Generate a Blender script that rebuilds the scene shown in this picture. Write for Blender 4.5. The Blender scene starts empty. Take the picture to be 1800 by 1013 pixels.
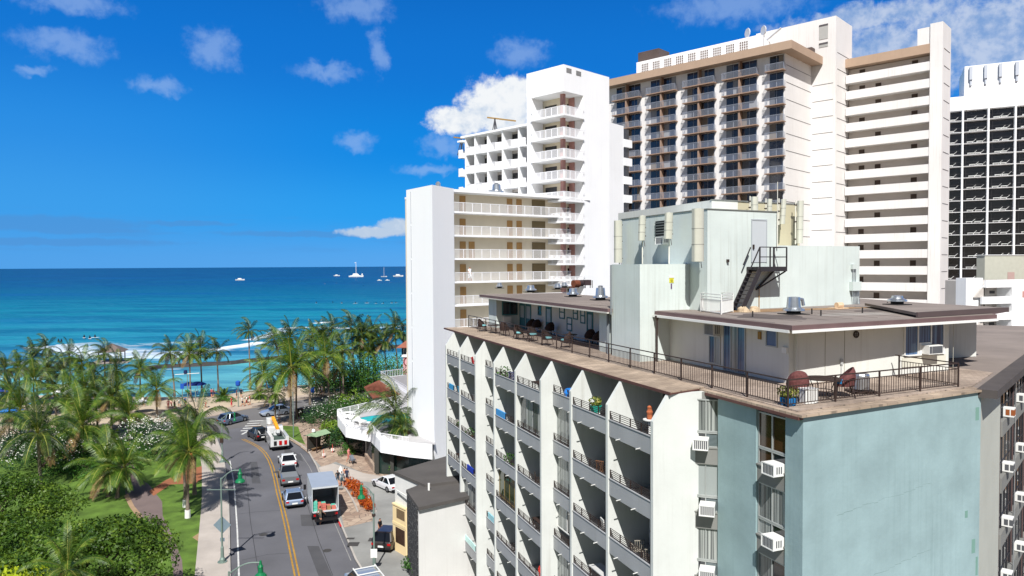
import bpy, math, random
import numpy as np
from mathutils import Vector, Matrix
R = random.Random(7)
sc = bpy.context.scene
col = sc.collection
# ------------------------------------------------------------------ camera
F, CX, CY, H = 1290.0, 900.0, 506.5, 24.0
PITCH = math.atan(39.5 / F); ROLL = math.atan(.0059)
_fw = Vector((0, math.cos(PITCH), -math.sin(PITCH))); _up = Vector((0, math.sin(PITCH), math.cos(PITCH)))
_rt = Vector((1, 0, 0))
CR = math.cos(ROLL) * _rt - math.sin(ROLL) * _up
CU = math.sin(ROLL) * _rt + math.cos(ROLL) * _up
EYE = Vector((0, 0, H))
cam = bpy.data.objects.new('camera', bpy.data.cameras.new('camera'))
col.objects.link(cam)
cam.data.sensor_width = 36.0
cam.data.lens = 36.0 * F / 1800.0
cam.data.clip_start = 0.5; cam.data.clip_end = 120000
cam.matrix_world = Matrix(((CR.x, CU.x, -_fw.x, 0), (CR.y, CU.y, -_fw.y, 0), (CR.z, CU.z, -_fw.z, H), (0, 0, 0, 1)))
sc.camera = cam
sc.view_settings.view_transform = 'Standard'
sc.view_settings.look = 'None'
sc.view_settings.exposure = 0.36
sc.view_settings.gamma = 1
try:
    sc.cycles.use_denoising = True
    sc.cycles.max_bounces = 6
    sc.cycles.diffuse_bounces = 3
    sc.cycles.transparent_max_bounces = 8
    sc.cycles.caustics_reflective = False; sc.cycles.caustics_refractive = False
except Exception:
    pass

def lin(r, g, b):
    f = lambda c: ((c / 255 + .055) / 1.055) ** 2.4 if c > 10 else c / 255 / 12.92
    return (f(r), f(g), f(b))
def ray(x, y):
    return _fw + CR * ((x - CX) / F) - CU * ((y - CY) / F)
def onz(x, y, z=0.0):                       # point of the place seen at photo pixel x, y at height z
    d = ray(x, y); return EYE + d * ((z - H) / d.z)
def aty(x, y, Y):
    d = ray(x, y); return EYE + d * (Y / d.y)

# ------------------------------------------------------------------ sun + sky
SUN_AZ, SUN_EL = 183.2, 47.4                # azimuth from +Y towards +X
d = Vector((math.sin(math.radians(SUN_AZ)) * math.cos(math.radians(SUN_EL)), math.cos(math.radians(SUN_AZ)) * math.cos(math.radians(SUN_EL)), math.sin(math.radians(SUN_EL))))
sl = bpy.data.lights.new('sun', 'SUN'); sl.energy = 5.0; sl.angle = math.radians(.53); sl.color = (1, .972, .935)
so = bpy.data.objects.new('sun', sl); col.objects.link(so)
so.rotation_euler = d.to_track_quat('Z', 'Y').to_euler(); so.location = (0, -40, 120)

world = bpy.data.worlds.new('World'); sc.world = world; world.use_nodes = True
nt = world.node_tree; N = nt.nodes; LK = nt.links
bg = N['Background']; bg.inputs['Strength'].default_value = 0.06
sky = N.new('ShaderNodeTexSky'); sky.sky_type = 'NISHITA'; sky.sun_disc = False
sky.sun_elevation = math.radians(SUN_EL); sky.sun_rotation = math.radians(SUN_AZ)
sky.altitude = 20; sky.air_density = 1.0; sky.dust_density = 0.25; sky.ozone_density = 4.0
def wm(op, a, b=None, c=None, clamp=False):
    n = N.new('ShaderNodeMath'); n.operation = op; n.use_clamp = clamp
    for i, v in enumerate((a, b, c)):
        if v is None: continue
        if isinstance(v, (int, float)): n.inputs[i].default_value = v
        else: LK.new(v, n.inputs[i])
    return n.outputs[0]
def wnoise(vec, scale, detail, rough=.55, dist=0.0):
    n = N.new('ShaderNodeTexNoise'); n.inputs['Scale'].default_value = scale; n.inputs['Detail'].default_value = detail
    n.inputs['Roughness'].default_value = rough; n.inputs['Distortion'].default_value = dist
    LK.new(vec, n.inputs['Vector']); return n.outputs['Fac']
def wramp(v, a, b, lo=0.0, hi=1.0):
    n = N.new('ShaderNodeMapRange'); n.interpolation_type = 'SMOOTHSTEP'
    LK.new(v, n.inputs['Value'])
    for k, x in zip(('From Min', 'From Max', 'To Min', 'To Max'), (a, b, lo, hi)): n.inputs[k].default_value = x
    return n.outputs[0]
tc = N.new('ShaderNodeTexCoord')
sep = N.new('ShaderNodeSeparateXYZ'); LK.new(tc.outputs['Generated'], sep.inputs[0])
AZ = wm('ARCTAN2', sep.outputs[0], sep.outputs[1]); EL = wm('ARCSINE', sep.outputs[2])
cmb = N.new('ShaderNodeCombineXYZ'); LK.new(AZ, cmb.inputs[0]); LK.new(EL, cmb.inputs[1])
P2 = cmb.outputs[0]
big = wnoise(P2, 22, 4, .6); big2 = wnoise(P2, 34, 3, .6, .4); fine = wnoise(P2, 70, 7, .62)
hz = N.new('ShaderNodeMapping'); hz.inputs['Scale'].default_value = (1, 9, 1); LK.new(P2, hz.inputs[0])
strat = wnoise(hz.outputs[0], 9, 6, .6)
du = wm('MULTIPLY', wm('SUBTRACT', big, .5), .05); dv = wm('MULTIPLY', wm('SUBTRACT', big2, .5), .035)
AZn = wm('ADD', AZ, du); ELn = wm('ADD', EL, dv)
AZs = wm('ADD', AZ, wm('MULTIPLY', du, .3)); ELs = wm('ADD', EL, wm('MULTIPLY', dv, .22))
def puff(px, py, rx, ry, A=None, E_=None):
    AZn_, ELn_ = A or AZn, E_ or ELn
    v = ray(px, py).normalized(); a = math.atan2(v.x, v.y); e = math.asin(v.z)
    x = wm('MULTIPLY', wm('SUBTRACT', AZn_, a), F / rx); y = wm('MULTIPLY', wm('SUBTRACT', ELn_, e), F / ry)
    dd = wm('SQRT', wm('ADD', wm('MULTIPLY', x, x), wm('MULTIPLY', y, y)))
    return wm('SUBTRACT', 1.0, dd, clamp=True)
def maxall(L):
    o = L[0]
    for q in L[1:]: o = wm('MAXIMUM', o, q)
    return o
fz = wm('SUBTRACT', fine, .5)
# crisp heaps (behind the white tower, small one by the horizon)
heap = maxall([puff(880, 190, 100, 66, AZs, ELs), puff(815, 212, 88, 32, AZs, ELs), puff(905, 160, 66, 34, AZs, ELs), puff(960, 190, 80, 60, AZs, ELs), puff(660, 408, 80, 13, AZs, ELs), puff(700, 398, 50, 18, AZs, ELs)])
dens_h = wm('MULTIPLY', wramp(heap, .0, .12), wramp(wm('ADD', heap, wm('MULTIPLY', fz, .75)), .1, .5))
# soft scraps high in the blue
soft = maxall([puff(375, 88, 60, 46), puff(570, 126, 84, 24), puff(628, 250, 52, 28), puff(912, 96, 70, 38), puff(272, 150, 60, 22),
               puff(110, 78, 95, 34), puff(130, 4, 100, 26), puff(625, 12, 95, 36), puff(666, 92, 22, 55), puff(780, 256, 66, 30), puff(750, 300, 80, 16),
               puff(60, 125, 40, 14), puff(1290, 8, 180, 42)])
dens_s = wm('MULTIPLY', wm('MULTIPLY', wramp(wm('ADD', soft, wm('MULTIPLY', fz, 1.0)), .12, .9), wramp(soft, .0, .35)), .42)
bank = maxall([puff(1560, 100, 150, 80), puff(1700, 60, 190, 75), puff(1790, 95, 160, 70), puff(1560, 25, 220, 26), puff(1900, 40, 200, 140)])
dens_b = wm('MULTIPLY', wm('MULTIPLY', wramp(wm('ADD', bank, wm('MULTIPLY', fz, 1.0)), .0, .7), wramp(bank, .0, .22)), .8)
# thin grey layers low over the sea
lowm = wm('MULTIPLY', wramp(EL, .012, .03), wramp(EL, .075, .055))
streaks = maxall([puff(70, 392, 190, 15, AZs, ELs), puff(150, 405, 120, 8, AZs, ELs), puff(330, 393, 90, 6, AZs, ELs), puff(560, 412, 220, 7, AZs, ELs), puff(60, 425, 260, 8, AZs, ELs)])
dens_l = wm('MAXIMUM', wm('MULTIPLY', wm('MULTIPLY', wramp(strat, .5, .68), lowm), .3), wm('MULTIPLY', wramp(wm('ADD', streaks, wm('MULTIPLY', fz, .5)), .05, .5), .5))
# sky colour: deeper and more saturated blue, a polarised look
KS = 2 ** -.36 / .06                        # picture value -> sky radiance
hs = N.new('ShaderNodeHueSaturation'); hs.inputs['Saturation'].default_value = .8; hs.inputs['Value'].default_value = .62
LK.new(sky.outputs[0], hs.inputs['Color'])
def mixc(fac, a, b):
    n = N.new('ShaderNodeMix'); n.data_type = 'RGBA'; n.clamp_factor = True
    if isinstance(fac, (int, float)): n.inputs[0].default_value = fac
    else: LK.new(fac, n.inputs[0])
    for i, v in ((6, a), (7, b)):
        if isinstance(v, tuple): n.inputs[i].default_value = (*v, 1)
        else: LK.new(v, n.inputs[i])
    return n.outputs[2]
def pic(r, g, b_): return tuple(x * KS for x in lin(r, g, b_))
# clean trade-wind blue below 40 degrees: paler towards the sea, deep above
cur = pic(90, 168, 238)
for e0, e1, c in ((.0, .07, pic(44, 160, 241)), (.06, .16, pic(20, 138, 229)), (.14, .27, pic(20, 119, 213)), (.25, .42, pic(14, 101, 192)), (.5, .9, pic(16, 66, 140))):
    cur = mixc(wramp(EL, e0, e1), cur, c)
bright = mixc(wm('MULTIPLY', wramp(AZ, -.1, -.62), wramp(EL, .3, .05, 0., .5)), cur, pic(78, 158, 230))
c0_ = mixc(wramp(EL, .45, .8), bright, hs.outputs[0])
back = mixc(wramp(sep.outputs[1], -.05, -.45), c0_, hs.outputs[0])
c0 = mixc(dens_l, back, pic(84, 144, 208))
c1 = mixc(dens_s, c0, pic(168, 198, 240))
lit = wramp(wm('ADD', wm('SUBTRACT', big2, .5), wm('MULTIPLY', fz, .8)), -.25, .2)
c2 = mixc(dens_b, c1, mixc(lit, pic(140, 172, 216), pic(206, 218, 236)))
lit2 = wramp(wm('ADD', wm('ADD', wm('MULTIPLY', wm('SUBTRACT', big, .5), 1.0), fz), wm('MULTIPLY', wm('SUBTRACT', EL, .2), 3.5)), -.5, .15)
c3 = mixc(dens_h, c2, mixc(lit2, pic(186, 206, 230), pic(244, 247, 250)))
LK.new(c3, bg.inputs['Color'])

# ------------------------------------------------------------------ helpers
_M = {}
def mat(name, rgb, rough=.8, var=.1, scale=.6, streak=0.0, bump=0.0, bscale=8.0, spec=.3, metal=0.0, fine=0.0, trans=0.0, dirt=(.25, .22, .18), coat=0.0, linear=False, div=1.0):
    """painted / rendered surface: low contrast blotches, fine grain, optional vertical rain streaks"""
    if name in _M: return _M[name]
    m = bpy.data.materials.new(name); m.use_nodes = True; _M[name] = m
    n = m.node_tree.nodes; l = m.node_tree.links; b = n['Principled BSDF']
    c = rgb if linear else lin(*rgb)
    c = tuple(x / div for x in c)      # div: how much brighter than its paint a sunlit face of this kind shows
    b.inputs['Roughness'].default_value = rough; b.inputs['Metallic'].default_value = metal
    b.inputs['Specular IOR Level'].default_value = spec
    if coat: b.inputs['Coat Weight'].default_value = coat; b.inputs['Coat Roughness'].default_value = .05
    if trans: b.inputs['Transmission Weight'].default_value = trans
    b.inputs['Base Color'].default_value = (*c, 1)
    if var or streak or bump or fine:
        t = n.new('ShaderNodeTexCoord'); cur = None
        def mixn(fac, A, B, blend='MIX'):
            x = n.new('ShaderNodeMix'); x.data_type = 'RGBA'; x.blend_type = blend
            if isinstance(fac, float): x.inputs[0].default_value = fac
            else: l.new(fac, x.inputs[0])
            for i, v in ((6, A), (7, B)):
                if isinstance(v, tuple): x.inputs[i].default_value = (*v, 1)
                else: l.new(v, x.inputs[i])
            return x.outputs[2]
        def noise(sv, sc_, det=4.0, r=.55):
            mp = n.new('ShaderNodeMapping'); mp.inputs['Scale'].default_value = sv; l.new(t.outputs['Object'], mp.inputs[0])
            q = n.new('ShaderNodeTexNoise'); q.inputs['Scale'].default_value = sc_; q.inputs['Detail'].default_value = det
            q.inputs['Roughness'].default_value = r; l.new(mp.outputs[0], q.inputs['Vector']); return q.outputs['Fac']
        def rng(v, a, bb, lo=0., hi=1.):
            q = n.new('ShaderNodeMapRange'); l.new(v, q.inputs[0])
            for i, x in enumerate((a, bb, lo, hi)): q.inputs[i + 1].default_value = x
            return q.outputs[0]
        cur = mixn(rng(noise((1, 1, 1), scale), .3, .7), tuple(max(0, x * (1 - var)) for x in c), tuple(min(.95, x * (1 + var * .6)) for x in c))
        if fine:
            cur = mixn(rng(noise((1, 1, 1), 30., 2.), .35, .75, 0., fine), cur, tuple(x * .45 for x in c))
        if streak:
            s = rng(noise((5, 5, .12), 1.0, 5., .65), .5, .78, 0., streak)
            s2 = n.new('ShaderNodeMath'); s2.operation = 'MULTIPLY'; l.new(s, s2.inputs[0]); l.new(rng(noise((.5, .5, .25), 1.), .35, .65), s2.inputs[1])
            cur = mixn(s2.outputs[0], cur, tuple(x * y * 1.6 for x, y in zip(c, dirt)))
        l.new(cur, b.inputs['Base Color'])
        if bump:
            bp = n.new('ShaderNodeBump'); bp.inputs['Strength'].default_value = bump; bp.inputs['Distance'].default_value = .03
            l.new(noise((1, 1, 1), bscale, 5.), bp.inputs['Height']); l.new(bp.outputs[0], b.inputs['Normal'])
    return m

class MB:
    def __init__(s): s.v = []; s.f = []; s.mi = []; s.cur = 0
    def face(s, pts):
        i = len(s.v); s.v += [tuple(p) for p in pts]; s.f.append(tuple(range(i, i + len(pts)))); s.mi.append(s.cur); return s
    def raw(s, vs, fs):
        i = len(s.v); s.v += [tuple(p) for p in vs]; s.f += [tuple(a + i for a in f) for f in fs]; s.mi += [s.cur] * len(fs); return s
    def box(s, x0, x1, y0, y1, z0, z1):
        if x0 > x1: x0, x1 = x1, x0
        if y0 > y1: y0, y1 = y1, y0
        if z0 > z1: z0, z1 = z1, z0
        return s.raw([(x0, y0, z0), (x1, y0, z0), (x1, y1, z0), (x0, y1, z0), (x0, y0, z1), (x1, y0, z1), (x1, y1, z1), (x0, y1, z1)],
                     [(3, 2, 1, 0), (4, 5, 6, 7), (0, 1, 5, 4), (1, 2, 6, 5), (2, 3, 7, 6), (3, 0, 4, 7)])
    def prism(s, poly, z0, z1, sx=1.0, c=None):
        """vertical prism over a plan polygon; z0/z1 numbers; sx scales the top about c"""
        a = sum(poly[i][0] * poly[(i + 1) % len(poly)][1] - poly[(i + 1) % len(poly)][0] * poly[i][1] for i in range(len(poly)))
        if a < 0: poly = poly[::-1]
        n = len(poly); c = c or (sum(p[0] for p in poly) / n, sum(p[1] for p in poly) / n)
        top = [(c[0] + (p[0] - c[0]) * sx, c[1] + (p[1] - c[1]) * sx) for p in poly]
        return s.raw([(p[0], p[1], z0) for p in poly] + [(p[0], p[1], z1) for p in top],
                     [tuple(range(n - 1, -1, -1)), tuple(range(n, 2 * n))] + [(i, (i + 1) % n, n + (i + 1) % n, n + i) for i in range(n)])
    def slab(s, poly, axis, a, b):
        """extrude a polygon given in the two other axes along axis (0,1,2) from a to b"""
        n = len(poly)
        def mk(p, q):
            if axis == 0: return (q, p[0], p[1])
            if axis == 1: return (p[0], q, p[1])
            return (p[0], p[1], q)
        return s.raw([mk(p, a) for p in poly] + [mk(p, b) for p in poly],
                     [tuple(range(n - 1, -1, -1)), tuple(range(n, 2 * n))] + [(i, (i + 1) % n, n + (i + 1) % n, n + i) for i in range(n)])
    def cyl(s, c, r0, z0, z1, n=12, r1=None, caps=True):
        r1 = r0 if r1 is None else r1
        vs = [(c[0] + r0 * math.cos(2 * math.pi * i / n), c[1] + r0 * math.sin(2 * math.pi * i / n), z0) for i in range(n)] + \
             [(c[0] + r1 * math.cos(2 * math.pi * i / n), c[1] + r1 * math.sin(2 * math.pi * i / n), z1) for i in range(n)]
        fs = [(i, (i + 1) % n, n + (i + 1) % n, n + i) for i in range(n)]
        if caps: fs += [tuple(range(n - 1, -1, -1)), tuple(range(n, 2 * n))]
        return s.raw(vs, fs)
    def lathe(s, c, prof, n=16):
        k = len(prof); vs = []
        for r, z in prof:
            vs += [(c[0] + r * math.cos(2 * math.pi * i / n), c[1] + r * math.sin(2 * math.pi * i / n), z) for i in range(n)]
        fs = [(j * n + i, j * n + (i + 1) % n, (j + 1) * n + (i + 1) % n, (j + 1) * n + i) for j in range(k - 1) for i in range(n)]
        fs += [tuple(range(n - 1, -1, -1)), tuple(range((k - 1) * n, k * n))]
        return s.raw(vs, fs)
    def tube(s, path, r, n=6, r1=None):
        path = [Vector(p) for p in path]; m = len(path); r1 = r if r1 is None else r1; vs = []
        for j, p in enumerate(path):
            t = (path[min(j + 1, m - 1)] - path[max(j - 1, 0)]).normalized()
            a = t.cross(Vector((0, 0, 1)) if abs(t.z) < .9 else Vector((1, 0, 0))).normalized(); b = t.cross(a)
            rr = r + (r1 - r) * j / max(1, m - 1)
            vs += [tuple(p + a * rr * math.cos(2 * math.pi * i / n) + b * rr * math.sin(2 * math.pi * i / n)) for i in range(n)]
        fs = [(j * n + i, j * n + (i + 1) % n, (j + 1) * n + (i + 1) % n, (j + 1) * n + i) for j in range(m - 1) for i in range(n)]
        fs += [tuple(range(n - 1, -1, -1)), tuple(range((m - 1) * n, m * n))]
        return s.raw(vs, fs)
    def beam(s, a, b, w, h):
        """square bar from a to b"""
        a, b = Vector(a), Vector(b); t = (b - a).normalized()
        x = t.cross(Vector((0, 0, 1)) if abs(t.z) < .95 else Vector((1, 0, 0))).normalized() * w / 2; y = t.cross(x).normalized() * h / 2
        return s.raw([a - x - y, a + x - y, a + x + y, a - x + y, b - x - y, b + x - y, b + x + y, b - x + y],
                     [(3, 2, 1, 0), (4, 5, 6, 7), (0, 1, 5, 4), (1, 2, 6, 5), (2, 3, 7, 6), (3, 0, 4, 7)])
    def build(s, name, mats, parent=None, label=None, smooth=False, kind=None):
        me = bpy.data.meshes.new(name); me.from_pydata(s.v, [], s.f)
        if not isinstance(mats, (list, tuple)): mats = [mats]
        for m in mats: me.materials.append(m)
        if len(mats) > 1: me.polygons.foreach_set('material_index', s.mi)
        if smooth: me.polygons.foreach_set('use_smooth', [True] * len(s.f))
        me.update(); o = bpy.data.objects.new(name, me); col.objects.link(o)
        if parent: o.parent = parent
        if label: o['label'] = label
        if kind: o['kind'] = kind
        return o
def empty(name, label, cat, loc=(0, 0, 0), rz=0.0, group=None):
    o = bpy.data.objects.new(name, None); col.objects.link(o); o.empty_display_size = .3
    o.location = loc; o.rotation_euler = (0, 0, rz); o['label'] = label; o['category'] = cat
    if group: o['group'] = group
    return o
def tag(o, label, cat, group=None):
    o['label'] = label; o['category'] = cat
    if group: o['group'] = group
    return o
def kids(o): return [c for c in bpy.data.objects if c.parent is o]
_kc = {}
def copy_tree(o, label=None, loc=None, rz=None, group=None, parent=None, scale=None):
    c = o.copy(); col.objects.link(c); c.parent = parent
    if label: c['label'] = label
    if loc is not None: c.location = loc
    if rz is not None: c.rotation_euler = (0, 0, rz)
    if group: c['group'] = group
    if scale: c.scale = (scale,) * 3 if not isinstance(scale, tuple) else scale
    if o.name not in _kc: _kc[o.name] = kids(o)
    for ch in _kc[o.name]: copy_tree(ch, parent=c)
    return c
def struct(o): o['kind'] = 'structure'; return o

WHITE = mat('white_paint', (243, 242, 236), .75, .05, .35, streak=.12, bump=.15, bscale=3, linear=False)
# ------------------------------------------------------------------ the ground
def sheet(name, pts, z, m, kind='structure'):
    mb = MB(); mb.face([(p[0], p[1], z) for p in (pts if area2(pts) > 0 else pts[::-1])]); o = mb.build(name, m); o['kind'] = kind; return o
def area2(p): return sum(p[i][0] * p[(i + 1) % len(p)][1] - p[(i + 1) % len(p)][0] * p[i][1] for i in range(len(p)))
def W(L, z=0.0): return [tuple(onz(x, y, z)[:2]) for x, y in L]
SOIL = mat('soil', (150, 120, 90), .95, .25, .15, fine=.3, div=1.22)
ASPH = mat('asphalt', (114, 114, 119), .9, .22, .16, fine=.35, bump=.2, bscale=40, div=1.22)
ASPH2 = mat('avenue_asphalt', (124, 122, 122), .9, .14, .1, fine=.3, div=1.22)
CONC = mat('concrete_walk', (200, 190, 180), .9, .16, .35, fine=.25, div=1.22)
CONC2 = mat('driveway_concrete', (160, 160, 156), .9, .26, .25, fine=.25, div=1.22)
SANDM = mat('sand', (238, 218, 190), .95, .12, .3, fine=.15, bump=.5, bscale=1.5, div=1.7)
GRASS = mat('grass_blades', (120, 156, 62), .95, .5, .5, fine=.45, bump=.6, bscale=12, div=1.7)
DIRT = mat('red_dirt', (168, 108, 76), .95, .2, .6, fine=.2, div=1.22)
PATHM = mat('park_path', (132, 116, 112), .9, .14, .5, fine=.2, div=1.22)

def flag_mat():
    m = bpy.data.materials.new('flagstone'); m.use_nodes = True; n = m.node_tree.nodes; l = m.node_tree.links; b = n['Principled BSDF']
    t = n.new('ShaderNodeTexCoord'); v = n.new('ShaderNodeTexVoronoi'); v.inputs['Scale'].default_value = 1.3; l.new(t.outputs['Object'], v.inputs['Vector'])
    e = n.new('ShaderNodeTexVoronoi'); e.feature = 'DISTANCE_TO_EDGE'; e.inputs['Scale'].default_value = 1.3; l.new(t.outputs['Object'], e.inputs['Vector'])
    cr = n.new('ShaderNodeValToRGB'); l.new(v.outputs['Color'], cr.inputs[0])
    cr.color_ramp.elements[0].color = (*lin(140, 118, 102), 1); cr.color_ramp.elements[1].color = (*lin(184, 164, 144), 1)
    x = n.new('ShaderNodeMix'); x.data_type = 'RGBA'; mr = n.new('ShaderNodeMapRange'); mr.inputs[1].default_value = .01; mr.inputs[2].default_value = .05
    l.new(e.outputs['Distance'], mr.inputs[0]); l.new(mr.outputs[0], x.inputs[0]); x.inputs[6].default_value = (*lin(116, 102, 92), 1); l.new(cr.outputs[0], x.inputs[7])
    l.new(x.outputs[2], b.inputs['Base Color']); b.inputs['Roughness'].default_value = .9
    return m
FLAG = flag_mat()

shore = [(-900, 170), (-300, 150), (-140, 143), (-99, 142), (-90, 144.5), (-73.6, 141.5), (-62.4, 141), (-55.9, 143.4), (-51.1, 151), (-41, 156), (-20, 166), (40, 190), (160, 250), (900, 620)]
aveF = [(-900, -330), (-160, 22), (-100, 74), (-75, 95.5)] + W([(230, 748), (300, 741), (380, 731), (433, 720), (513, 705.6), (558, 699), (620, 690)]) + [(0, 166), (120, 225), (900, 580)]
_ground_edge = [(p[0] - 1.5, p[1] + 3.5) for p in aveF]
struct(sheet('ground', [(-900, -900)] + _ground_edge + [(900, -900)], -.02, SOIL))
# beach: from the promenade down under the water
mb = MB()
def resample(L, n):
    d = [0]
    for a, b in zip(L, L[1:]): d.append(d[-1] + math.dist(a, b))
    out = []
    for i in range(n):
        s = d[-1] * i / (n - 1); k = max(j for j in range(len(d)) if d[j] <= s + 1e-9); k = min(k, len(L) - 2)
        f = (s - d[k]) / (d[k + 1] - d[k]); out.append((L[k][0] + f * (L[k + 1][0] - L[k][0]), L[k][1] + f * (L[k + 1][1] - L[k][1])))
    return out
def byx(L, X):
    for a, b in zip(L, L[1:]):
        if a[0] <= X <= b[0]: return a[1] + (X - a[0]) / (b[0] - a[0]) * (b[1] - a[1])
    return L[-1][1]
xs = [-880, -500, -300, -200] + [-160 + 4 * i for i in range(50)] + [60, 120, 300, 880]
rows = []
for X in xs:
    a = byx(_ground_edge, X) - 1.5; s = byx(shore, X); r = []
    for f, z in ((0, .0), (.2, .25), (.45, .2), (.75, -.3), (1, -1.0), (1.25, -1.9), (1.6, -2.6)):
        y = a + (s - a) * f
        zz = z + (.12 * math.sin(X * .37 + f * 9) * math.sin(y * .31) if 0 < f < .8 else 0)
        r.append((X, y, zz))
    rows.append(r)
k = 7
mb.raw([p for r in rows for p in r], [(i * k + j, (i + 1) * k + j, (i + 1) * k + j + 1, i * k + j + 1) for i in range(len(rows) - 1) for j in range(k - 1)])
struct(mb.build('beach_sand', SANDM, smooth=True))

# roads
kL = [(14, -60), (2.5, -8), (-10, 25)] + W([(405.6, 1012), (404, 930), (403, 886), (401, 861), (396, 820), (389, 792), (380, 768)]) + [(-47.5, 106.5), (-56, 102)]
kR = [(27, -60), (15.5, -8), (1.5, 24)] + W([(640, 1012), (624, 986), (599, 926), (562, 838), (555.6, 821), (540, 793), (524, 780), (504, 768), (480, 758), (462, 751)])
aveN_l = [(-75, 86), (-100, 64), (-160, 10), (-900, -345)]
aveN_r = W([(456, 745), (462, 741), (480, 736), (530, 727), (573, 722), (600, 716)]) + [(-10, 146), (0, 152), (120, 212), (900, 560)]
struct(sheet('side_road', kL[:-1] + [(-50, 112)] + kR[::-1], .0, ASPH))
struct(sheet('beach_avenue', aveF + aveN_r[::-1] + [(-38, 112), (-46, 104)] + aveN_l, .004, ASPH2))
def walkband(name, line, w, m, z=.12, side=1):
    out = []
    for i, p in enumerate(line):
        a = Vector(line[max(0, i - 1)]); b = Vector(line[min(len(line) - 1, i + 1)]); t = (b - a).normalized(); out.append((p[0] - t.y * w * side, p[1] + t.x * w * side))
    mb = MB()
    for i in range(len(line) - 1):
        mb.prism([line[i], line[i + 1], out[i + 1], out[i]], -.1, z)
    return struct(mb.build(name, m))
walkband('beach_promenade', aveF[1:], 5.5, mat('promenade_paving', (222, 204, 186), .9, .12, .4, div=1.7))
walkband('left_sidewalk', kL[:-1], 2.6, CONC, .121)
kb = mat('kerb_concrete', (190, 184, 176), .9, .15, .5, div=1.22)
walkband('left_kerb', kL[:-1], .16, kb, .135)
walkband('right_kerb', kR, .16, kb, .135, side=-1)
# park lawn left of the sidewalk, path and bare earth on it
swL = [(9, -60), (-2.5, -8), (-14, 25)] + [(p[0] - 2.55, p[1] - .6) for p in kL[3:-2]]
mb = MB(); mb.prism(swL + [(-48, 104), (-58, 98), (-100, 60), (-160, 5), (-200, -60)], -.1, .09); struct(mb.build('park_lawn', GRASS))
struct(sheet('park_path', W([(196, 806), (222, 840), (220, 867), (232, 890), (246, 907), (282, 932), (300, 975), (305, 1013), (322, 1013), (320, 985), (300, 935), (286, 907), (285, 882), (262, 852), (240, 838), (232, 806)], .09), .096, PATHM))
struct(sheet('bare_earth', W([(262, 864), (290, 845), (330, 826), (372, 815), (374, 826), (345, 850), (300, 852), (270, 872)], .09), .1, DIRT))
struct(sheet('worn_turf', W([(338, 945), (350, 937), (364, 938), (364, 955), (350, 953)], .09), .1, mat('worn_turf', (196, 166, 124), .95, .15, 1, div=1.7)))
struct(sheet('sandy_edge', W([(218, 872), (225, 868), (236, 890), (250, 906), (245, 915), (228, 892)], .09), .1, mat('sandy_edge', (205, 172, 138), .95, .15, 1, div=1.7)))
# pavement on the right of the side road
right_edge = kR
mb = MB(); mb.prism([(p[0], p[1]) for p in kR] + W([(456, 745)]) + [(p[0], p[1]) for p in aveN_r[1:8]] + [(60, 150), (60, -60)], -.1, .12); struct(mb.build('pavement', CONC2))
struct(sheet('flagstone_walk', W([(541, 796), (526, 784), (505, 771), (483, 761), (466, 752), (475, 742), (530, 732), (585, 724), (600, 750), (640, 770), (700, 842), (640, 832), (590, 812), (566, 822)], .12), .125, FLAG))
struct(sheet('flagstone_strip', W([(566, 836), (590, 845), (620, 846), (700, 850), (700, 842), (640, 832), (585, 815), (560, 822)], .12), .13, CONC))
struct(sheet('flagstone_apron', W([(592, 862), (612, 858), (622, 862), (655, 905), (655, 916), (605, 928), (600, 905)], .12), .126, FLAG))
struct(sheet('corner_lawn', W([(474, 753), (486, 748), (524, 750), (530, 768), (537, 782), (524, 777), (500, 768), (484, 758)], .12), .131, GRASS))
# paint on the road
PW = mat('road_paint_white', (222, 222, 218), .8, .25, 2, div=1.22)
PY = mat('road_paint_yellow', (218, 166, 62), .8, .25, 2, div=1.7)
def stripe(name, line, w, m, z=.006, off=0.):
    mb = MB(); L = [Vector(p) for p in line]; A = []; B = []
    for i, p in enumerate(L):
        t = (L[min(i + 1, len(L) - 1)] - L[max(i - 1, 0)]).normalized(); nrm = Vector((-t.y, t.x)); A.append(p + nrm * (off + w / 2)); B.append(p + nrm * (off - w / 2))
    for i in range(len(L) - 1): mb.face([(*B[i], z), (*B[i + 1], z), (*A[i + 1], z), (*A[i], z)])
    return struct(mb.build(name, m))
yl = W([(522, 1012), (512, 964), (503, 921), (496, 892), (489, 866), (484, 842), (478, 820), (473, 808), (466, 797), (455.5, 786.7), (442, 779), (426.7, 772)])
yl = [(10, -30), (-5, 22)] + yl
for o_ in (-.16, .16): stripe('centre_line', yl, .13, PY, .006, o_)
stripe('edge_line', [(-12.5, 30)] + W([(420, 1012), (417, 930), (414, 885), (411, 847), (404, 810)]), .13, PW)
stripe('edge_line', W([(617, 986), (591, 926), (552, 838), (544, 821), (528, 797)]), .06, mat('worn_paint', (176, 174, 170), .85, .3, 3, div=1.4))
for i in range(5):
    a = onz(437 + 3.6 * i, 757 - 4.2 * i); stripe('crosswalk_bar', [(a.x - 1.1, a.y - .2), (a.x + 1.3, a.y + .3)], .55, PW, .009)
stripe('stop_line', W([(425, 764), (438, 757)]), .35, PW, .009)
stripe('stop_line', W([(455, 726), (512, 744 - 8)]), .3, PW, .012)
for y0 in (0, 1, 2): stripe('lane_line', W([(500 + 34 * y0, 716.5 - 5.2 * y0), (520 + 34 * y0, 713.6 - 5.2 * y0)]), .14, PW, .012)
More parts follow.
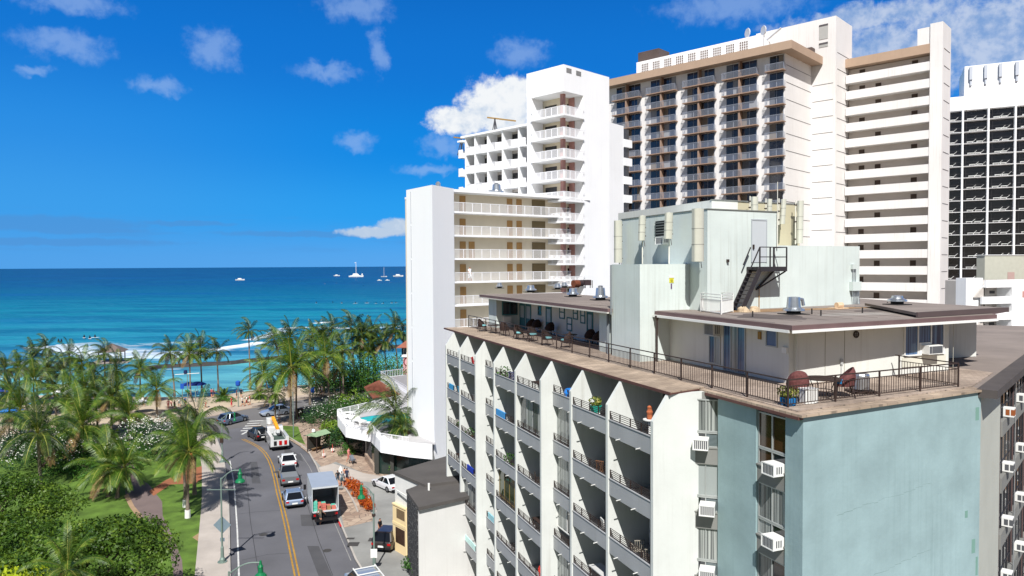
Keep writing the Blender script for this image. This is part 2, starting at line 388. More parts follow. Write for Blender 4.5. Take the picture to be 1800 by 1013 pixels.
# asphalt repairs
PATCH = mat('asphalt_patch', (92, 92, 95), .9, .15, .5, fine=.3, div=1.22)
for L_ in ([(560, 1013), (540, 960), (560, 960), (584, 1013)], [(440, 812), (452, 812), (458, 850), (443, 850)], [(528, 905), (552, 905), (556, 925), (530, 925)], [(500, 786), (528, 800), (534, 812), (500, 800)]):
    struct(sheet('asphalt_repair', W(L_), .0045, PATCH))
SEAMM = mat('sealed_crack', (60, 60, 62), .8, .1, 2)
for L_ in ([(455, 1012), (447, 960), (440, 915), (436, 870), (430, 830)], [(585, 1012), (560, 950), (538, 880), (520, 830)], [(410, 905), (450, 900), (500, 897)], [(425, 985), (470, 975), (515, 972)]): stripe('crack_seal', W(L_), .05, SEAMM, .0052)
for x, y in ((463, 940), (486, 830), (575, 968)):
    c = onz(x, y); mb = MB(); mb.cyl((c.x, c.y), .38, .0, .0065, 18); struct(mb.build('manhole_cover', mat('cover_iron', (70, 68, 66), .7, .2, 3)))
# bicycle symbol on the lane
c = onz(533, 877); mb = MB()
for dx, dy, r in ((-.35, -.6, .32), (.35, .6, .32), (0, .0, .25)):
    n = 14
    for i in range(n):
        a0, a1 = 2 * math.pi * i / n, 2 * math.pi * (i + 1) / n
        mb.face([(c.x + dx + q * math.cos(a), c.y + dy + 1.4 * q * math.sin(a), .007) for q, a in ((r, a0), (r, a1), (r - .1, a1), (r - .1, a0))][::-1])
struct(mb.build('bicycle_marking', PW))
stripe('red_kerb_paint', W([(597, 917), (601, 926)], .13), .16, mat('red_paint', (190, 40, 40), .7, .1, 2), .14, -.08)
for (x, y, w, h) in ((616, 947, .7, .4), (621, 957, .95, .9), (657, 949, .9, .8), (596, 860, .9, .5), (537, 766, .6, .5)):
    c = onz(x, y, .12); struct(sheet('utility_cover', [(c.x - w / 2, c.y - h / 2), (c.x + w / 2, c.y - h / 2), (c.x + w / 2, c.y + h / 2), (c.x - w / 2, c.y + h / 2)], .136, mat('cover_iron', (70, 68, 66), .7, .2, 3)))

# ------------------------------------------------------------------ the sea
def sea_colour(Y, side):
    st = [(120, (142, 208, 198)), (165, (118, 198, 196)), (190, (92, 180, 188)), (220, (60, 130, 165)), (260, (40, 134, 154)), (420, (24, 124, 142)), (700, (8, 92, 120)), (1100, (5, 64, 106)), (2200, (4, 38, 88)), (9000, (4, 28, 74)), (90000, (4, 26, 72))]
    for (a, ca), (b, cb) in zip(st, st[1:]):
        if Y <= b:
            f = max(0, (math.log(Y) - math.log(a)) / (math.log(b) - math.log(a))); la, lb = lin(*ca), lin(*cb); return tuple(p + (q - p) * f for p, q in zip(la, lb))
    return lin(16, 60, 124)
FO = []   # foam bands: world polyline, half widths seaward / landward, strength
def foam(px, hw_far, hw_near, s): FO.append(([tuple(onz(x, y, -1)[:2]) for x, y in px], hw_far, hw_near, s))
foam([(85, 613), (130, 622), (200, 629), (292, 631)], 26, 8, .85)
foam([(150, 606), (230, 610), (300, 602), (345, 600)], 9, 7, .5)
foam([(383, 616), (420, 610), (455, 605)], 5, 5, 1.2)
foam([(330, 622), (383, 617)], 12, 6, .7)
foam([(440, 600), (470, 590), (510, 578), (560, 577), (640, 578), (720, 572)], 5, 5, .9)
foam([(560, 586), (600, 590), (660, 586), (700, 580)], 9, 7, .6)
foam([(561, 568), (581, 566.5)], 4, 3, 1.3)
foam([(20, 640), (70, 642), (112, 640)], 6, 5, .8)
foam([(130, 672), (170, 676), (190, 670)], 6, 6, .55)
foam([(450, 617), (480, 612), (500, 600)], 7, 6, .5)
foam([(275, 652), (310, 650)], 3, 3, .5)
foam([(655, 498), (717, 496)], 9, 9, .5)
foam([(0, 664), (60, 666), (110, 668)], 5, 5, .5)
def foam_at(x, y):
    f = 0
    for L, hf, hn, s in FO:
        for a, b in zip(L, L[1:]):
            dx, dy = b[0] - a[0], b[1] - a[1]; t = ((x - a[0]) * dx + (y - a[1]) * dy) / (dx * dx + dy * dy)
            if t < -.3 or t > 1.3: continue
            tt = min(1, max(0, t)); px_, py_ = a[0] + tt * dx, a[1] + tt * dy; side = y - py_; d = math.hypot(x - px_, y - py_) / (hf if side > 0 else hn)
            if d < 1: f = max(f, s * (1 - d) ** .6)
    return f
Ys = []
y = 100.0
while y < 60000:
    Ys.append(y); y += 1.05 if y < 262 else (y * .012 if y < 1500 else y * .06)
NC = 320
vs = []; cols = []; fm = []
for y in Ys:
    hw = y * 1.15 + 60
    for j in range(NC + 1):
        u = j / NC * 2 - 1; x = hw * (.72 * u + .28 * u ** 3)
        f = foam_at(x, y) if 130 < y < 330 and -.78 * y < x < 0 or 900 < y < 1300 and -.3 * y < x < 0 else 0
        q = y - .86 * x
        z = -1 + (.28 * math.sin(q / 9.5 + .6 * math.sin(x / 31)) + .1 * math.sin(q / 3.4 + x / 17) if 235 < y < 1500 else 0) + min(1, f) * .45
        vs.append((x, y, z)); fm.append(f); cols.append(sea_colour(max(101, y - (x + 60) * .12), 0))
nR = len(Ys); C1 = NC + 1
fs = [(i * C1 + j, i * C1 + j + 1, (i + 1) * C1 + j + 1, (i + 1) * C1 + j) for i in range(nR - 1) for j in range(NC)]
me = bpy.data.meshes.new('sea'); me.from_pydata(vs, [], fs)
ca = me.color_attributes.new('water', 'FLOAT_COLOR', 'POINT')
ca.data.foreach_set('color', np.array([(c[0], c[1], c[2], f) for c, f in zip(cols, fm)], dtype=np.float32).ravel())
me.polygons.foreach_set('use_smooth', [True] * len(fs)); me.update()
sea = bpy.data.objects.new('sea', me); col.objects.link(sea); struct(sea)
m = bpy.data.materials.new('sea_water'); m.use_nodes = True; n = m.node_tree.nodes; l = m.node_tree.links; b = n['Principled BSDF']; me.materials.append(m)
at = n.new('ShaderNodeVertexColor'); at.layer_name = 'water'; g = n.new('ShaderNodeNewGeometry')
def nz(sv, s, det, rough=.6, dist=0):
    mp = n.new('ShaderNodeMapping'); mp.inputs['Scale'].default_value = sv; mp.inputs['Rotation'].default_value = (0, 0, -.35); l.new(g.outputs['Position'], mp.inputs[0]); q = n.new('ShaderNodeTexNoise')
    q.inputs['Scale'].default_value = s; q.inputs['Detail'].default_value = det; q.inputs['Roughness'].default_value = rough; q.inputs['Distortion'].default_value = dist; l.new(mp.outputs[0], q.inputs['Vector']); return q.outputs['Fac']
def rg(v, a, bb, lo=0., hi=1.):
    q = n.new('ShaderNodeMapRange'); l.new(v, q.inputs[0])
    for i, x in enumerate((a, bb, lo, hi)): q.inputs[i + 1].default_value = x
    return q.outputs[0]
def mm(op, a, bb):
    q = n.new('ShaderNodeMath'); q.operation = op
    for i, v in enumerate((a, bb)):
        if isinstance(v, (int, float)): q.inputs[i].default_value = v
        else: l.new(v, q.inputs[i])
    return q.outputs[0]
def mx(fac, a, bb, blend='MIX'):
    q = n.new('ShaderNodeMix'); q.data_type = 'RGBA'; q.blend_type = blend
    if isinstance(fac, float): q.inputs[0].default_value = fac
    else: l.new(fac, q.inputs[0])
    for i, v in ((6, a), (7, bb)):
        if isinstance(v, tuple): q.inputs[i].default_value = (*v, 1)
        else: l.new(v, q.inputs[i])
    return q.outputs[2]
sw = nz((.16, 1, 1), .045, 5, .62)          # long swell lines along the shore; bump, plus shading put into the colour
reef = nz((.35, 1, 1), .008, 4, .5)
chop = nz((.45, 1, 1), .5, 4, .7)
base = mx(rg(sw, .42, .6), at.outputs['Color'], mx(.78, at.outputs['Color'], lin(8, 84, 116)))
base = mx(rg(reef, .5, .68, 0., .5), base, lin(8, 70, 136))
base = mx(rg(chop, .5, .85, 0., .2), base, lin(120, 195, 225))  # pale glint of the chop put into the water colour
fo = nz((.5, 1, 1), .16, 8, .72, .4)
fmask = rg(mm('ADD', at.outputs['Alpha'], mm('MULTIPLY', mm('SUBTRACT', fo, .5), 1.8)), .36, 1.05)
base = mx(fmask, base, (.84, .88, .92))
l.new(base, b.inputs['Base Color']); l.new(rg(fmask, 0, 1, .32, .9), b.inputs['Roughness']); b.inputs['Specular IOR Level'].default_value = .06
bp = n.new('ShaderNodeBump'); bp.inputs['Strength'].default_value = .5; bp.inputs['Distance'].default_value = .6
l.new(mm('ADD', chop, mm('MULTIPLY', sw, 2.)), bp.inputs['Height']); l.new(bp.outputs[0], b.inputs['Normal'])

# breakwater walls
BW = mat('wet_rock', (66, 62, 60), .8, .3, .8, bump=.6, bscale=2)
for lab, L in (('long low dark breakwater wall between the calm lagoon and the surf', [(252, 648), (275, 643), (310, 641), (355, 639), (405, 636), (450, 631), (485, 627.5), (560, 621), (620, 615), (660, 611), (717, 606)]),
               ('short dark breakwater wall in the surf at the left beyond the palms', [(18, 648), (60, 648), (112, 644)])):
    pts = [onz(x, y, -.4) for x, y in L]; mb = MB()
    pts = [Vector((p[0], p[1], 0)) for p in resample([tuple(p[:2]) for p in pts], 40)]
    vs = []
    for i, p in enumerate(pts):
        t = (pts[min(i + 1, 39)] - pts[max(0, i - 1)]).normalized(); nn = Vector((-t.y, t.x, 0)); w = 1.1 + R.uniform(-.15, .15); h = R.uniform(-.1, .05)
        vs += [p - nn * (w + .9) + Vector((0, 0, -2.2)), p - nn * w + Vector((0, 0, -.25 + h)), p + nn * w + Vector((0, 0, -.25 + h)), p + nn * (w + .9) + Vector((0, 0, -2.2))]
    mb.raw(vs, [(i * 4 + j, (i + 1) * 4 + j, (i + 1) * 4 + j + 1, i * 4 + j + 1)[::-1] for i in range(39) for j in range(3)] + [(0, 1, 2, 3), (156 + 3, 156 + 2, 156 + 1, 156)])
    tag(mb.build('breakwater', BW), lab, 'breakwater', 'breakwaters off the beach')
# ------------------------------------------------------------------ the near apartment block
UAZ = -20.8
BC = aty(1412, 731, 26.0)
_u = Vector((math.sin(math.radians(UAZ)), math.cos(math.radians(UAZ)), 0)); _w = Vector((math.cos(math.radians(UAZ)), -math.sin(math.radians(UAZ)), 0))
def loc(P): q = Vector(P) - BC; return Vector((q.dot(_w), q.dot(_u), P[2]))          # (s, t, z) in the block's own frame
def lz(x, y, z): return loc(onz(x, y, z))
def lplane(x, y, P, az):                                                             # on a vertical plane through local P
    Pw = Vector((BC.x, BC.y, 0)) + _w * P[0] + _u * P[1]; d = ray(x, y); nn = Vector((math.cos(math.radians(az)), -math.sin(math.radians(az)), 0))
    t = (Pw - EYE).dot(nn) / d.dot(nn); return loc(EYE + d * t)
def tS(x, s, y=560): return lplane(x, y, (s, 0), UAZ).y
APT = empty('apartment_building', 'nearest apartment block with cream piers, stacked balconies and a turquoise end wall', 'apartment building', (BC.x, BC.y, 0), math.radians(-UAZ))
fin_m = mat('cream_render', (236, 239, 234), .8, .07, .4, streak=.3, bump=.25, bscale=4, fine=.05, div=1.3)
grey_m = mat('grey_parapet_paint', (178, 180, 182), .8, .08, .6, streak=.28, bump=.15, div=1.22)
blue_m = mat('turquoise_render', (162, 188, 191), .8, .17, .45, streak=.4, bump=.3, bscale=5, fine=.08, div=1.24, dirt=(.34, .37, .36))
wall_m = mat('shaded_wall_paint', (222, 222, 214), .85, .08, .5, streak=.2, div=1.1)
pent_m = mat('penthouse_render', (232, 233, 226), .8, .07, .4, streak=.3, bump=.12, div=1.22)
mint_m = mat('mint_render', (216, 226, 222), .8, .09, .4, streak=.45, bump=.2, div=1.14)
roof_m = mat('roofing_felt', (158, 146, 138), .95, .2, .35, fine=.25, div=1.35, streak=0)
tan_m = mat('tan_screen', (206, 198, 168), .8, .06, .5, div=1.25)
dark_m = mat('dark_bronze', (58, 46, 42), .5, .1, 2)
brown_m = mat('brown_fascia', (92, 62, 56), .6, .15, 2)
maroon_m = mat('maroon_fascia', (128, 104, 104), .7, .15, 1, div=1.45)
whitem = mat('white_trim', (240, 240, 236), .6, .05, 1, div=1.15)
alum_m = mat('aluminium_frame', (168, 172, 170), .45, .06, 2, metal=.3)
galv_m = mat('galvanised_steel', (196, 200, 204), .32, .15, 3, metal=.85)
black_m = mat('black_rubber', (24, 24, 26), .7, 0)
teal_m = mat('teal_paint', (70, 128, 134), .6, .08, 2, div=1.2)
def glassmat(name, rgb, rough=.06, spec=.9):
    return mat(name, rgb, rough, .35, 1.2, spec=spec)
glass_m = glassmat('dark_window_glass', (30, 36, 42)); glass_b = glassmat('brown_lit_glass', (62, 40, 26)); glass_g = glassmat('green_tinted_glass', (52, 66, 34))
def curtain_mat(name, a, b, sx=14):
    m = bpy.data.materials.new(name); m.use_nodes = True; n = m.node_tree.nodes; l = m.node_tree.links; bb = n['Principled BSDF']
    t = n.new('ShaderNodeTexCoord'); mp = n.new('ShaderNodeMapping'); mp.inputs['Scale'].default_value = (sx, sx, .15); l.new(t.outputs['Object'], mp.inputs[0])
    q = n.new('ShaderNodeTexNoise'); q.inputs['Scale'].default_value = 1; q.inputs['Detail'].default_value = 2; l.new(mp.outputs[0], q.inputs[0])
    cr = n.new('ShaderNodeValToRGB'); cr.color_ramp.elements[0].position = .38; cr.color_ramp.elements[1].position = .62
    cr.color_ramp.elements[0].color = (*lin(*a), 1); cr.color_ramp.elements[1].color = (*lin(*b), 1); l.new(q.outputs['Fac'], cr.inputs[0]); l.new(cr.outputs[0], bb.inputs['Base Color'])
    bb.inputs['Roughness'].default_value = .12; bb.inputs['Specular IOR Level'].default_value = .6; return m
curt_w = curtain_mat('pale_curtain', (88, 92, 92), (170, 174, 170)); curt_b = curtain_mat('blue_curtain', (40, 62, 96), (92, 124, 160), 9); curt_g = curtain_mat('grey_curtain', (60, 64, 66), (128, 132, 130))
def blind_mat(name, a, b, freq=18):
    m = bpy.data.materials.new(name); m.use_nodes = True; n = m.node_tree.nodes; l = m.node_tree.links; bb = n['Principled BSDF']
    t = n.new('ShaderNodeTexCoord'); w = n.new('ShaderNodeTexWave'); w.bands_direction = 'Z'; w.inputs['Scale'].default_value = freq / 2; l.new(t.outputs['Object'], w.inputs[0])
    cr = n.new('ShaderNodeValToRGB'); cr.color_ramp.elements[0].color = (*lin(*a), 1); cr.color_ramp.elements[1].color = (*lin(*b), 1); l.new(w.outputs['Fac'], cr.inputs[0]); l.new(cr.outputs[0], bb.inputs['Base Color'])
    bb.inputs['Roughness'].default_value = .3; return m
blind_m = blind_mat('slatted_blind', (96, 104, 104), (182, 188, 186)); louv_m = blind_mat('jalousie_glass', (40, 50, 54), (120, 132, 134), 12)

ZT = 18.62
D3 = (math.sin(math.radians(61.8)), math.cos(math.radians(61.8)))
VE = (10.6, 1.38)
E3 = (VE[0] + D3[0] * 46, VE[1] + D3[1] * 46)
FB1 = lz(1716, 571.5, ZT); FB2 = lz(1835, 574, ZT)
foot = [(.15, .15), (VE[0], VE[1]), E3, (FB2.x, FB2.y), (FB1.x, FB1.y), (FB1.x - 8, FB1.y + 2), (16, 38), (.15, 37.4)]
mb = MB(); mb.prism(foot, 0, ZT - .32); mb.build('body', wall_m, APT)
mb = MB(); mb.prism([(.17, .17)] + foot[1:], ZT - .32, ZT); mb.build('roof_slab', roof_m, APT)
# turquoise skin: end wall and the flush panels on the long side
mb = MB()
k7 = (VE[1]) / VE[0]
mb.prism([(-.0, -.0), (VE[0] + .02, VE[1] - .14), (VE[0] + .02, VE[1]), (.0, .14)], 0, ZT - .065)
mb.build('end_wall', blue_m, APT)
mb = MB(); mb.box(0, .148, .145, .90, 0, ZT - .08); mb.box(0, .148, 2.52, 4.92, 0, ZT - .08); mb.build('side_panel', blue_m, APT)
# patches and a long crack on the end wall
ew = lambda s_: k7 * s_ - .138 * s_ / VE[0]
patch_m = mat('repair_patch', (128, 168, 156), .85, .1, 1, div=1.25)
for (sa, sb, za, zb_) in ((10.25, 10.5, 17.35, 17.9), (10.1, 10.35, 11.7, 12.3), (9.6, 9.8, 13.3, 13.6), (10.4, 10.55, 10.7, 11.5)):
    g = MB(); g.prism([(sa, ew(sa) - .006), (sb, ew(sb) - .006), (sb, ew(sb) + .01), (sa, ew(sa) + .01)], za, zb_); g.build('repair_patch', patch_m, APT)
crk = random.Random(5)
for z0c, s0c, s1c in ((14.7, 1.8, 9.8), (11.9, 1.2, 9.5), (9.1, 2.5, 8.8)):
    g = MB(); z_ = z0c; s_ = s0c
    while s_ < s1c:
        s2 = s_ + crk.uniform(.15, .5); z2 = z_ + crk.uniform(-.03, .07)
        g.prism([(s_, ew(s_) - .003), (s2, ew(s2) - .003), (s2, ew(s2) + .01), (s_, ew(s_) + .01)], z_, z_ + crk.uniform(.008, .02))
        s_, z_ = s2, z2
    g.build('hairline_crack', mat('crack_shade', (120, 142, 140), .9, .1, 2), APT)
# coping strips
tile_m = None
def pave_mat(name, c1, c2, c3, sc=1.6, rot=0):
    m = bpy.data.materials.new(name); m.use_nodes = True; n = m.node_tree.nodes; l = m.node_tree.links; b = n['Principled BSDF']
    t = n.new('ShaderNodeTexCoord'); mp = n.new('ShaderNodeMapping'); mp.inputs['Rotation'].default_value = (0, 0, rot); l.new(t.outputs['Object'], mp.inputs[0])
    br = n.new('ShaderNodeTexBrick'); br.inputs['Scale'].default_value = sc; br.inputs['Mortar Size'].default_value = .012; br.inputs['Bias'].default_value = 0
    for i, c in ((1, c1), (2, c2), (3, c3)): br.inputs[i].default_value = (*lin(*c), 1)
    l.new(mp.outputs[0], br.inputs[0]); q = n.new('ShaderNodeTexNoise'); q.inputs['Scale'].default_value = .5; q.inputs['Detail'].default_value = 5; l.new(t.outputs['Object'], q.inputs[0])
    x = n.new('ShaderNodeMix'); x.data_type = 'RGBA'; x.blend_type = 'MULTIPLY'; x.inputs[0].default_value = .7; l.new(br.outputs[0], x.inputs[6])
    cr = n.new('ShaderNodeValToRGB'); cr.color_ramp.elements[0].position = .3; cr.color_ramp.elements[0].color = (.5, .48, .46, 1); cr.color_ramp.elements[1].position = .65; l.new(q.outputs['Fac'], cr.inputs[0]); l.new(cr.outputs[0], x.inputs[7])
    l.new(x.outputs[2], b.inputs['Base Color']); b.inputs['Roughness'].default_value = .85; return m
tile_m = pave_mat('terrace_paving', (184, 166, 150), (160, 144, 130), (118, 106, 98), 1.5)
cope_m = pave_mat('stone_coping', (192, 172, 150), (164, 146, 128), (134, 120, 106), .8)
mb = MB()
mb.prism([(-2.0, 5.45), (.06, 6.0), (.06, 40.3), (-2.0, 40.3)], ZT + .03, ZT + .075)
mb.prism([(-.24, -.2), (VE[0] + .15, VE[1] - .25), (VE[0] + .2, VE[1] + .35), (.06, .32), (.06, 6.02), (-.24, 5.92)], ZT - .06, ZT + .03)
mb.build('terrace_coping', cope_m, APT)
mb = MB()
mb.prism([(-2.04, 5.40), (.04, 5.95), (.04, 40.34), (-2.04, 40.34)], ZT - .03, ZT + .03)
mb.prism([(-2.05, 5.39), (-2.0, 5.39), (-2.0, 40.35), (-2.05, 40.35)], ZT - .05, ZT + .07)
mb.prism([(-.28, -.06), (-.02, -.03), (-.02, 5.9), (-.28, 5.86)], ZT - .17, ZT - .06)
mb.build('eave_fascia', brown_m, APT)
mb = MB(); mb.prism([(.08, .34), (VE[0] + .1, VE[1] + .36), (15.4, 4.2), (15.0, 9.4), (4.2, 9.4), (4.2, 17), (4.2, 40.2), (.08, 40.2)], ZT + .002, ZT + .07); mb.build('terrace_floor', tile_m, APT)
FZ = ZT + .07
# piers (fins) with their slanted tops
FT = [5.55, 9.5, 13.45, 17.4, 21.4, 25.4, 29.4, 33.4, 37.2]
for i, t in enumerate(FT):
    mb = MB(); mb.slab([(.14, 0), (-2.75, 0), (-2.75, 17.5), (-2.0, ZT - .035), (.14, ZT - .035)], 1, t, t + .2); mb.build('pier', fin_m, APT)
# balconies
bays = [(0, 'W'), (1, 'W'), (2, 'N'), (3, 'W'), (4, 'W'), (5, 'N'), (6, 'W'), (7, 'W')]
enclosed = {(2, 1): 'curt', (2, 2): 'curt', (2, 3): 'white', (2, 4): 'curt', (2, 5): 'curt', (3, 1): 'curt', (4, 3): 'green', (6, 4): 'curt', (0, 6): 'curt'}
rail_m = dark_m
pipe_m = mat('drain_pipe', (200, 200, 196), .5, .05)
def window(parent, s, t0, t1, z0, z1, frame, panes, cols=2, split=None, fr=.06, dpt=.05, face=-1, fname='window'):
    """framed window on the plane x=s, looking to -x; panes: list of materials"""
    f = MB(); a = s - dpt
    f.box(a, s - .004, t0, t1, z0, z0 + fr); f.box(a, s - .004, t0, t1, z1 - fr, z1)
    f.box(a, s - .004, t0, t0 + fr, z0 + fr, z1 - fr); f.box(a, s - .004, t1 - fr, t1, z0 + fr, z1 - fr)
    ws = (t1 - t0 - 2 * fr) / cols
    for c in range(1, cols): f.box(a + .004, s - .004, t0 + fr + ws * c - fr / 2, t0 + fr + ws * c + fr / 2, z0 + fr, z1 - fr)
    if split: f.box(a + .008, s - .004, t0 + fr, t1 - fr, split - fr / 2, split + fr / 2)
    fo_ = f.build(fname, frame, parent)
    if isinstance(panes, list):
        for c in range(cols):
            g = MB(); g.box(s - .02, s - .003, t0 + fr + ws * c, t0 + fr + ws * (c + 1), z0 + fr, z1 - fr); g.build('pane', panes[c % len(panes)], fo_)
    else:
        g = MB(); g.box(s - .02, s - .003, t0 + fr, t1 - fr, z0 + fr, z1 - fr); g.build('pane', panes, fo_)
    return fo_
rnd = random.Random(3)
for b, kind in bays:
    t0 = FT[b] + .2; t1 = FT[b + 1]; sf = -2.68 if kind == 'W' else -2.02
    for k in range(6):
        zb = 16.04 - 2.75 * k; zt = zb + .75; zf = zb + .16
        if zb < .5: continue
        mb = MB(); mb.box(sf + .12, .14, t0, t1, zb, zf); mb.box(sf, sf + .12, t0, t1, zb, zt)
        mb.box(sf - .03, sf + .15, t0, t1, zt, zt + .035)
        bo = mb.build('balcony', grey_m, APT)
        for q in (.3, .72):
            tt = t0 + (t1 - t0) * (q + rnd.uniform(-.08, .08)); p = MB(); p.tube([(sf + .02, tt, zb + .08), (sf - .22, tt, zb + .05)], .025, 6); p.build('drain_spout', pipe_m, bo)
        en = enclosed.get((b, k))
        rl = MB(); np_ = 4 if kind == 'W' else 4
        for j in range(np_ + 1):
            tt = t0 + .03 + (t1 - t0 - .06) * j / np_; rl.box(sf + .03, sf + .07, tt - .022, tt + .022, zt, zt + .42)
        for zz in ((.07, .16, .25, .34, .42) if not (b == 7) else (.1, .2, .3, .42)): rl.box(sf + .04, sf + .06, t0, t1, zt + zz - .012, zt + zz + .012)
        rl.build('railing', rail_m, bo)
        ceil = zb + 2.75
        if en:
            pm = {'curt': [curt_w, curt_g], 'white': [curt_w, glass_m], 'green': [glass_g, glass_g]}[en]; fm_ = {'curt': alum_m, 'white': whitem, 'green': mat('brass_frame', (130, 112, 70), .5, .1)}[en]
            nb = 4 if en == 'green' or kind == 'W' else 3
            z0e = zt + .02 if en != 'white' else zt + .5
            window(bo, sf + .3, t0, t1, z0e, ceil - (0 if k else .3), fm_, [pm[j % 2] for j in range(nb)], nb, fr=.06)
            continue
        # wall behind: sliding door and a small window, all in shade
        sw_ = .15; side = (b + k) % 2; a0 = t0 + .25 + side * .7; ok_ = zf + 2.15
        dm = rnd.choice([[glass_m, curt_w], [curt_w, curt_g], [glass_m, glass_m], [curt_g, glass_m]])
        if k == 0: dm = [[glass_m, curt_g, curt_w], [curt_g, glass_m, glass_m], [glass_m, curt_w, glass_m]][b % 3]
        window(bo, sw_ - .005, a0, min(a0 + 2.5, t1 - .1), zf, min(ok_, ceil - .1) if k else zf + 2.1, alum_m, dm, 3, fname='sliding_door')
        window(bo, sw_ - .005, t0 + (3.0 if side == 0 else .2), t0 + (3.6 if side == 0 else .8), zf + .9, zf + 1.9, alum_m, [glass_m], 1)
# plain ceiling light under the eave
mb = MB(); mb.lathe((-.5, 27.0), [(.09, ZT - .2), (.11, ZT - .12), (.09, ZT - .035)], 10); mb.build('ceiling_lamp', mat('warm_lamp_glass', (255, 226, 150), .3, 0), APT)
# window columns beside the turquoise panels
def ac_unit(parent, s, t0, z0, w=.66, h=.44, dpt=.5, panes=True, m=None):
    a = MB(); a.box(s - dpt, s, t0, t0 + w, z0, z0 + h); a.box(s - dpt - .015, s - dpt, t0 - .01, t0 + w + .01, z0 - .01, z0 + .03); a.box(s - dpt - .015, s - dpt, t0 - .01, t0 + w + .01, z0 + h - .03, z0 + h + .01)
    a.box(s - dpt - .015, s - dpt, t0 - .01, t0 + .03, z0 + .03, z0 + h - .03); a.box(s - dpt - .015, s - dpt, t0 + w - .03, t0 + w + .01, z0 + .03, z0 + h - .03)
    o = a.build('air_conditioner', m or whitem, parent)
    g = MB(); n = 7
    for i in range(n): g.box(s - dpt - .008, s - dpt - .002, t0 + .05 + (w - .1) * i / n, t0 + .05 + (w - .1) * (i + .62) / n, z0 + .05, z0 + h - .05)
    for i in range(3): g.box(s - dpt + .12 + i * .1, s - dpt + .17 + i * .1, t0 - .006, t0 - .001, z0 + .1, z0 + h - .08)
    g.build('grille', mat('grille_shadow', (86, 88, 92), .6, .1), o)
    return o
span_m = mat('grey_spandrel', (128, 128, 124), .85, .08, .6, streak=.2)
colA = [(.92, 2.5, [[glass_b, glass_b], [curt_w, curt_g], [glass_m, curt_g], [curt_w, curt_w], [glass_m, glass_m], [curt_g, curt_g]], [.98] * 6),
        (4.94, 6.5, [[curt_w, curt_g], [blind_m, blind_m], [curt_w, curt_w], [glass_m, curt_w], [curt_g, curt_w], [glass_m, glass_m]], [5.5, 5.1, 5.1, 5.2, 5.2, 5.2])]
diag = []
for t0, t1, pn, act in colA:
    before = set(bpy.data.objects)
    for k in range(6):
        zt = 18.3 - 2.75 * k; z0 = zt - 2.05
        sp = MB(); sp.box(.02 if t0 > 3 else .05, .147, t0 - .015, t1 + .015, z0 - .70, z0); sp.box(-.01, .147, t0, t1, z0 - .03, z0 + .02); sp.build('spandrel', span_m, APT)
        if z0 < 0: continue
        w_ = window(APT, .147, t0, t1, z0 + .66, zt, alum_m, pn[k], 2, fr=.055, dpt=.07)
        window(w_, .147, t0, t1, z0 + .02, z0 + .65, alum_m, [louv_m, glass_m] if t0 > 3 else [glass_m, pn[k][0]], 2, fr=.05, dpt=.07, fname='vent_window')
        ac_unit(APT, .1, act[k], z0 + .02 - (.12 if t0 < 3 else 0), w=.66 if t0 < 3 else .95, dpt=.55)
    if t0 > 3: diag = [o for o in bpy.data.objects if o not in before]
# this column stands on the slant between the turquoise panel and the big pier
dv = Vector((-.78, .66)); dL = dv.length; dv.normalize(); dn = Vector((dv.y, -dv.x)) * 1.0
for o in diag:
    for v in o.data.vertices:
        k_ = (v.co.y - 4.94) / 1.56 * dL; q_ = Vector((.02, 4.93)) + dv * k_ + dn * (v.co.x - .0) * (1.25 if v.co.x < -.1 else 1)
        v.co.x, v.co.y = q_.x, q_.y
mb = MB(); mb.prism([(.145, 5.12), (.145, 5.54), (-.36, 5.54)], 0, ZT - .04); mb.build('slant_wall', span_m, APT)
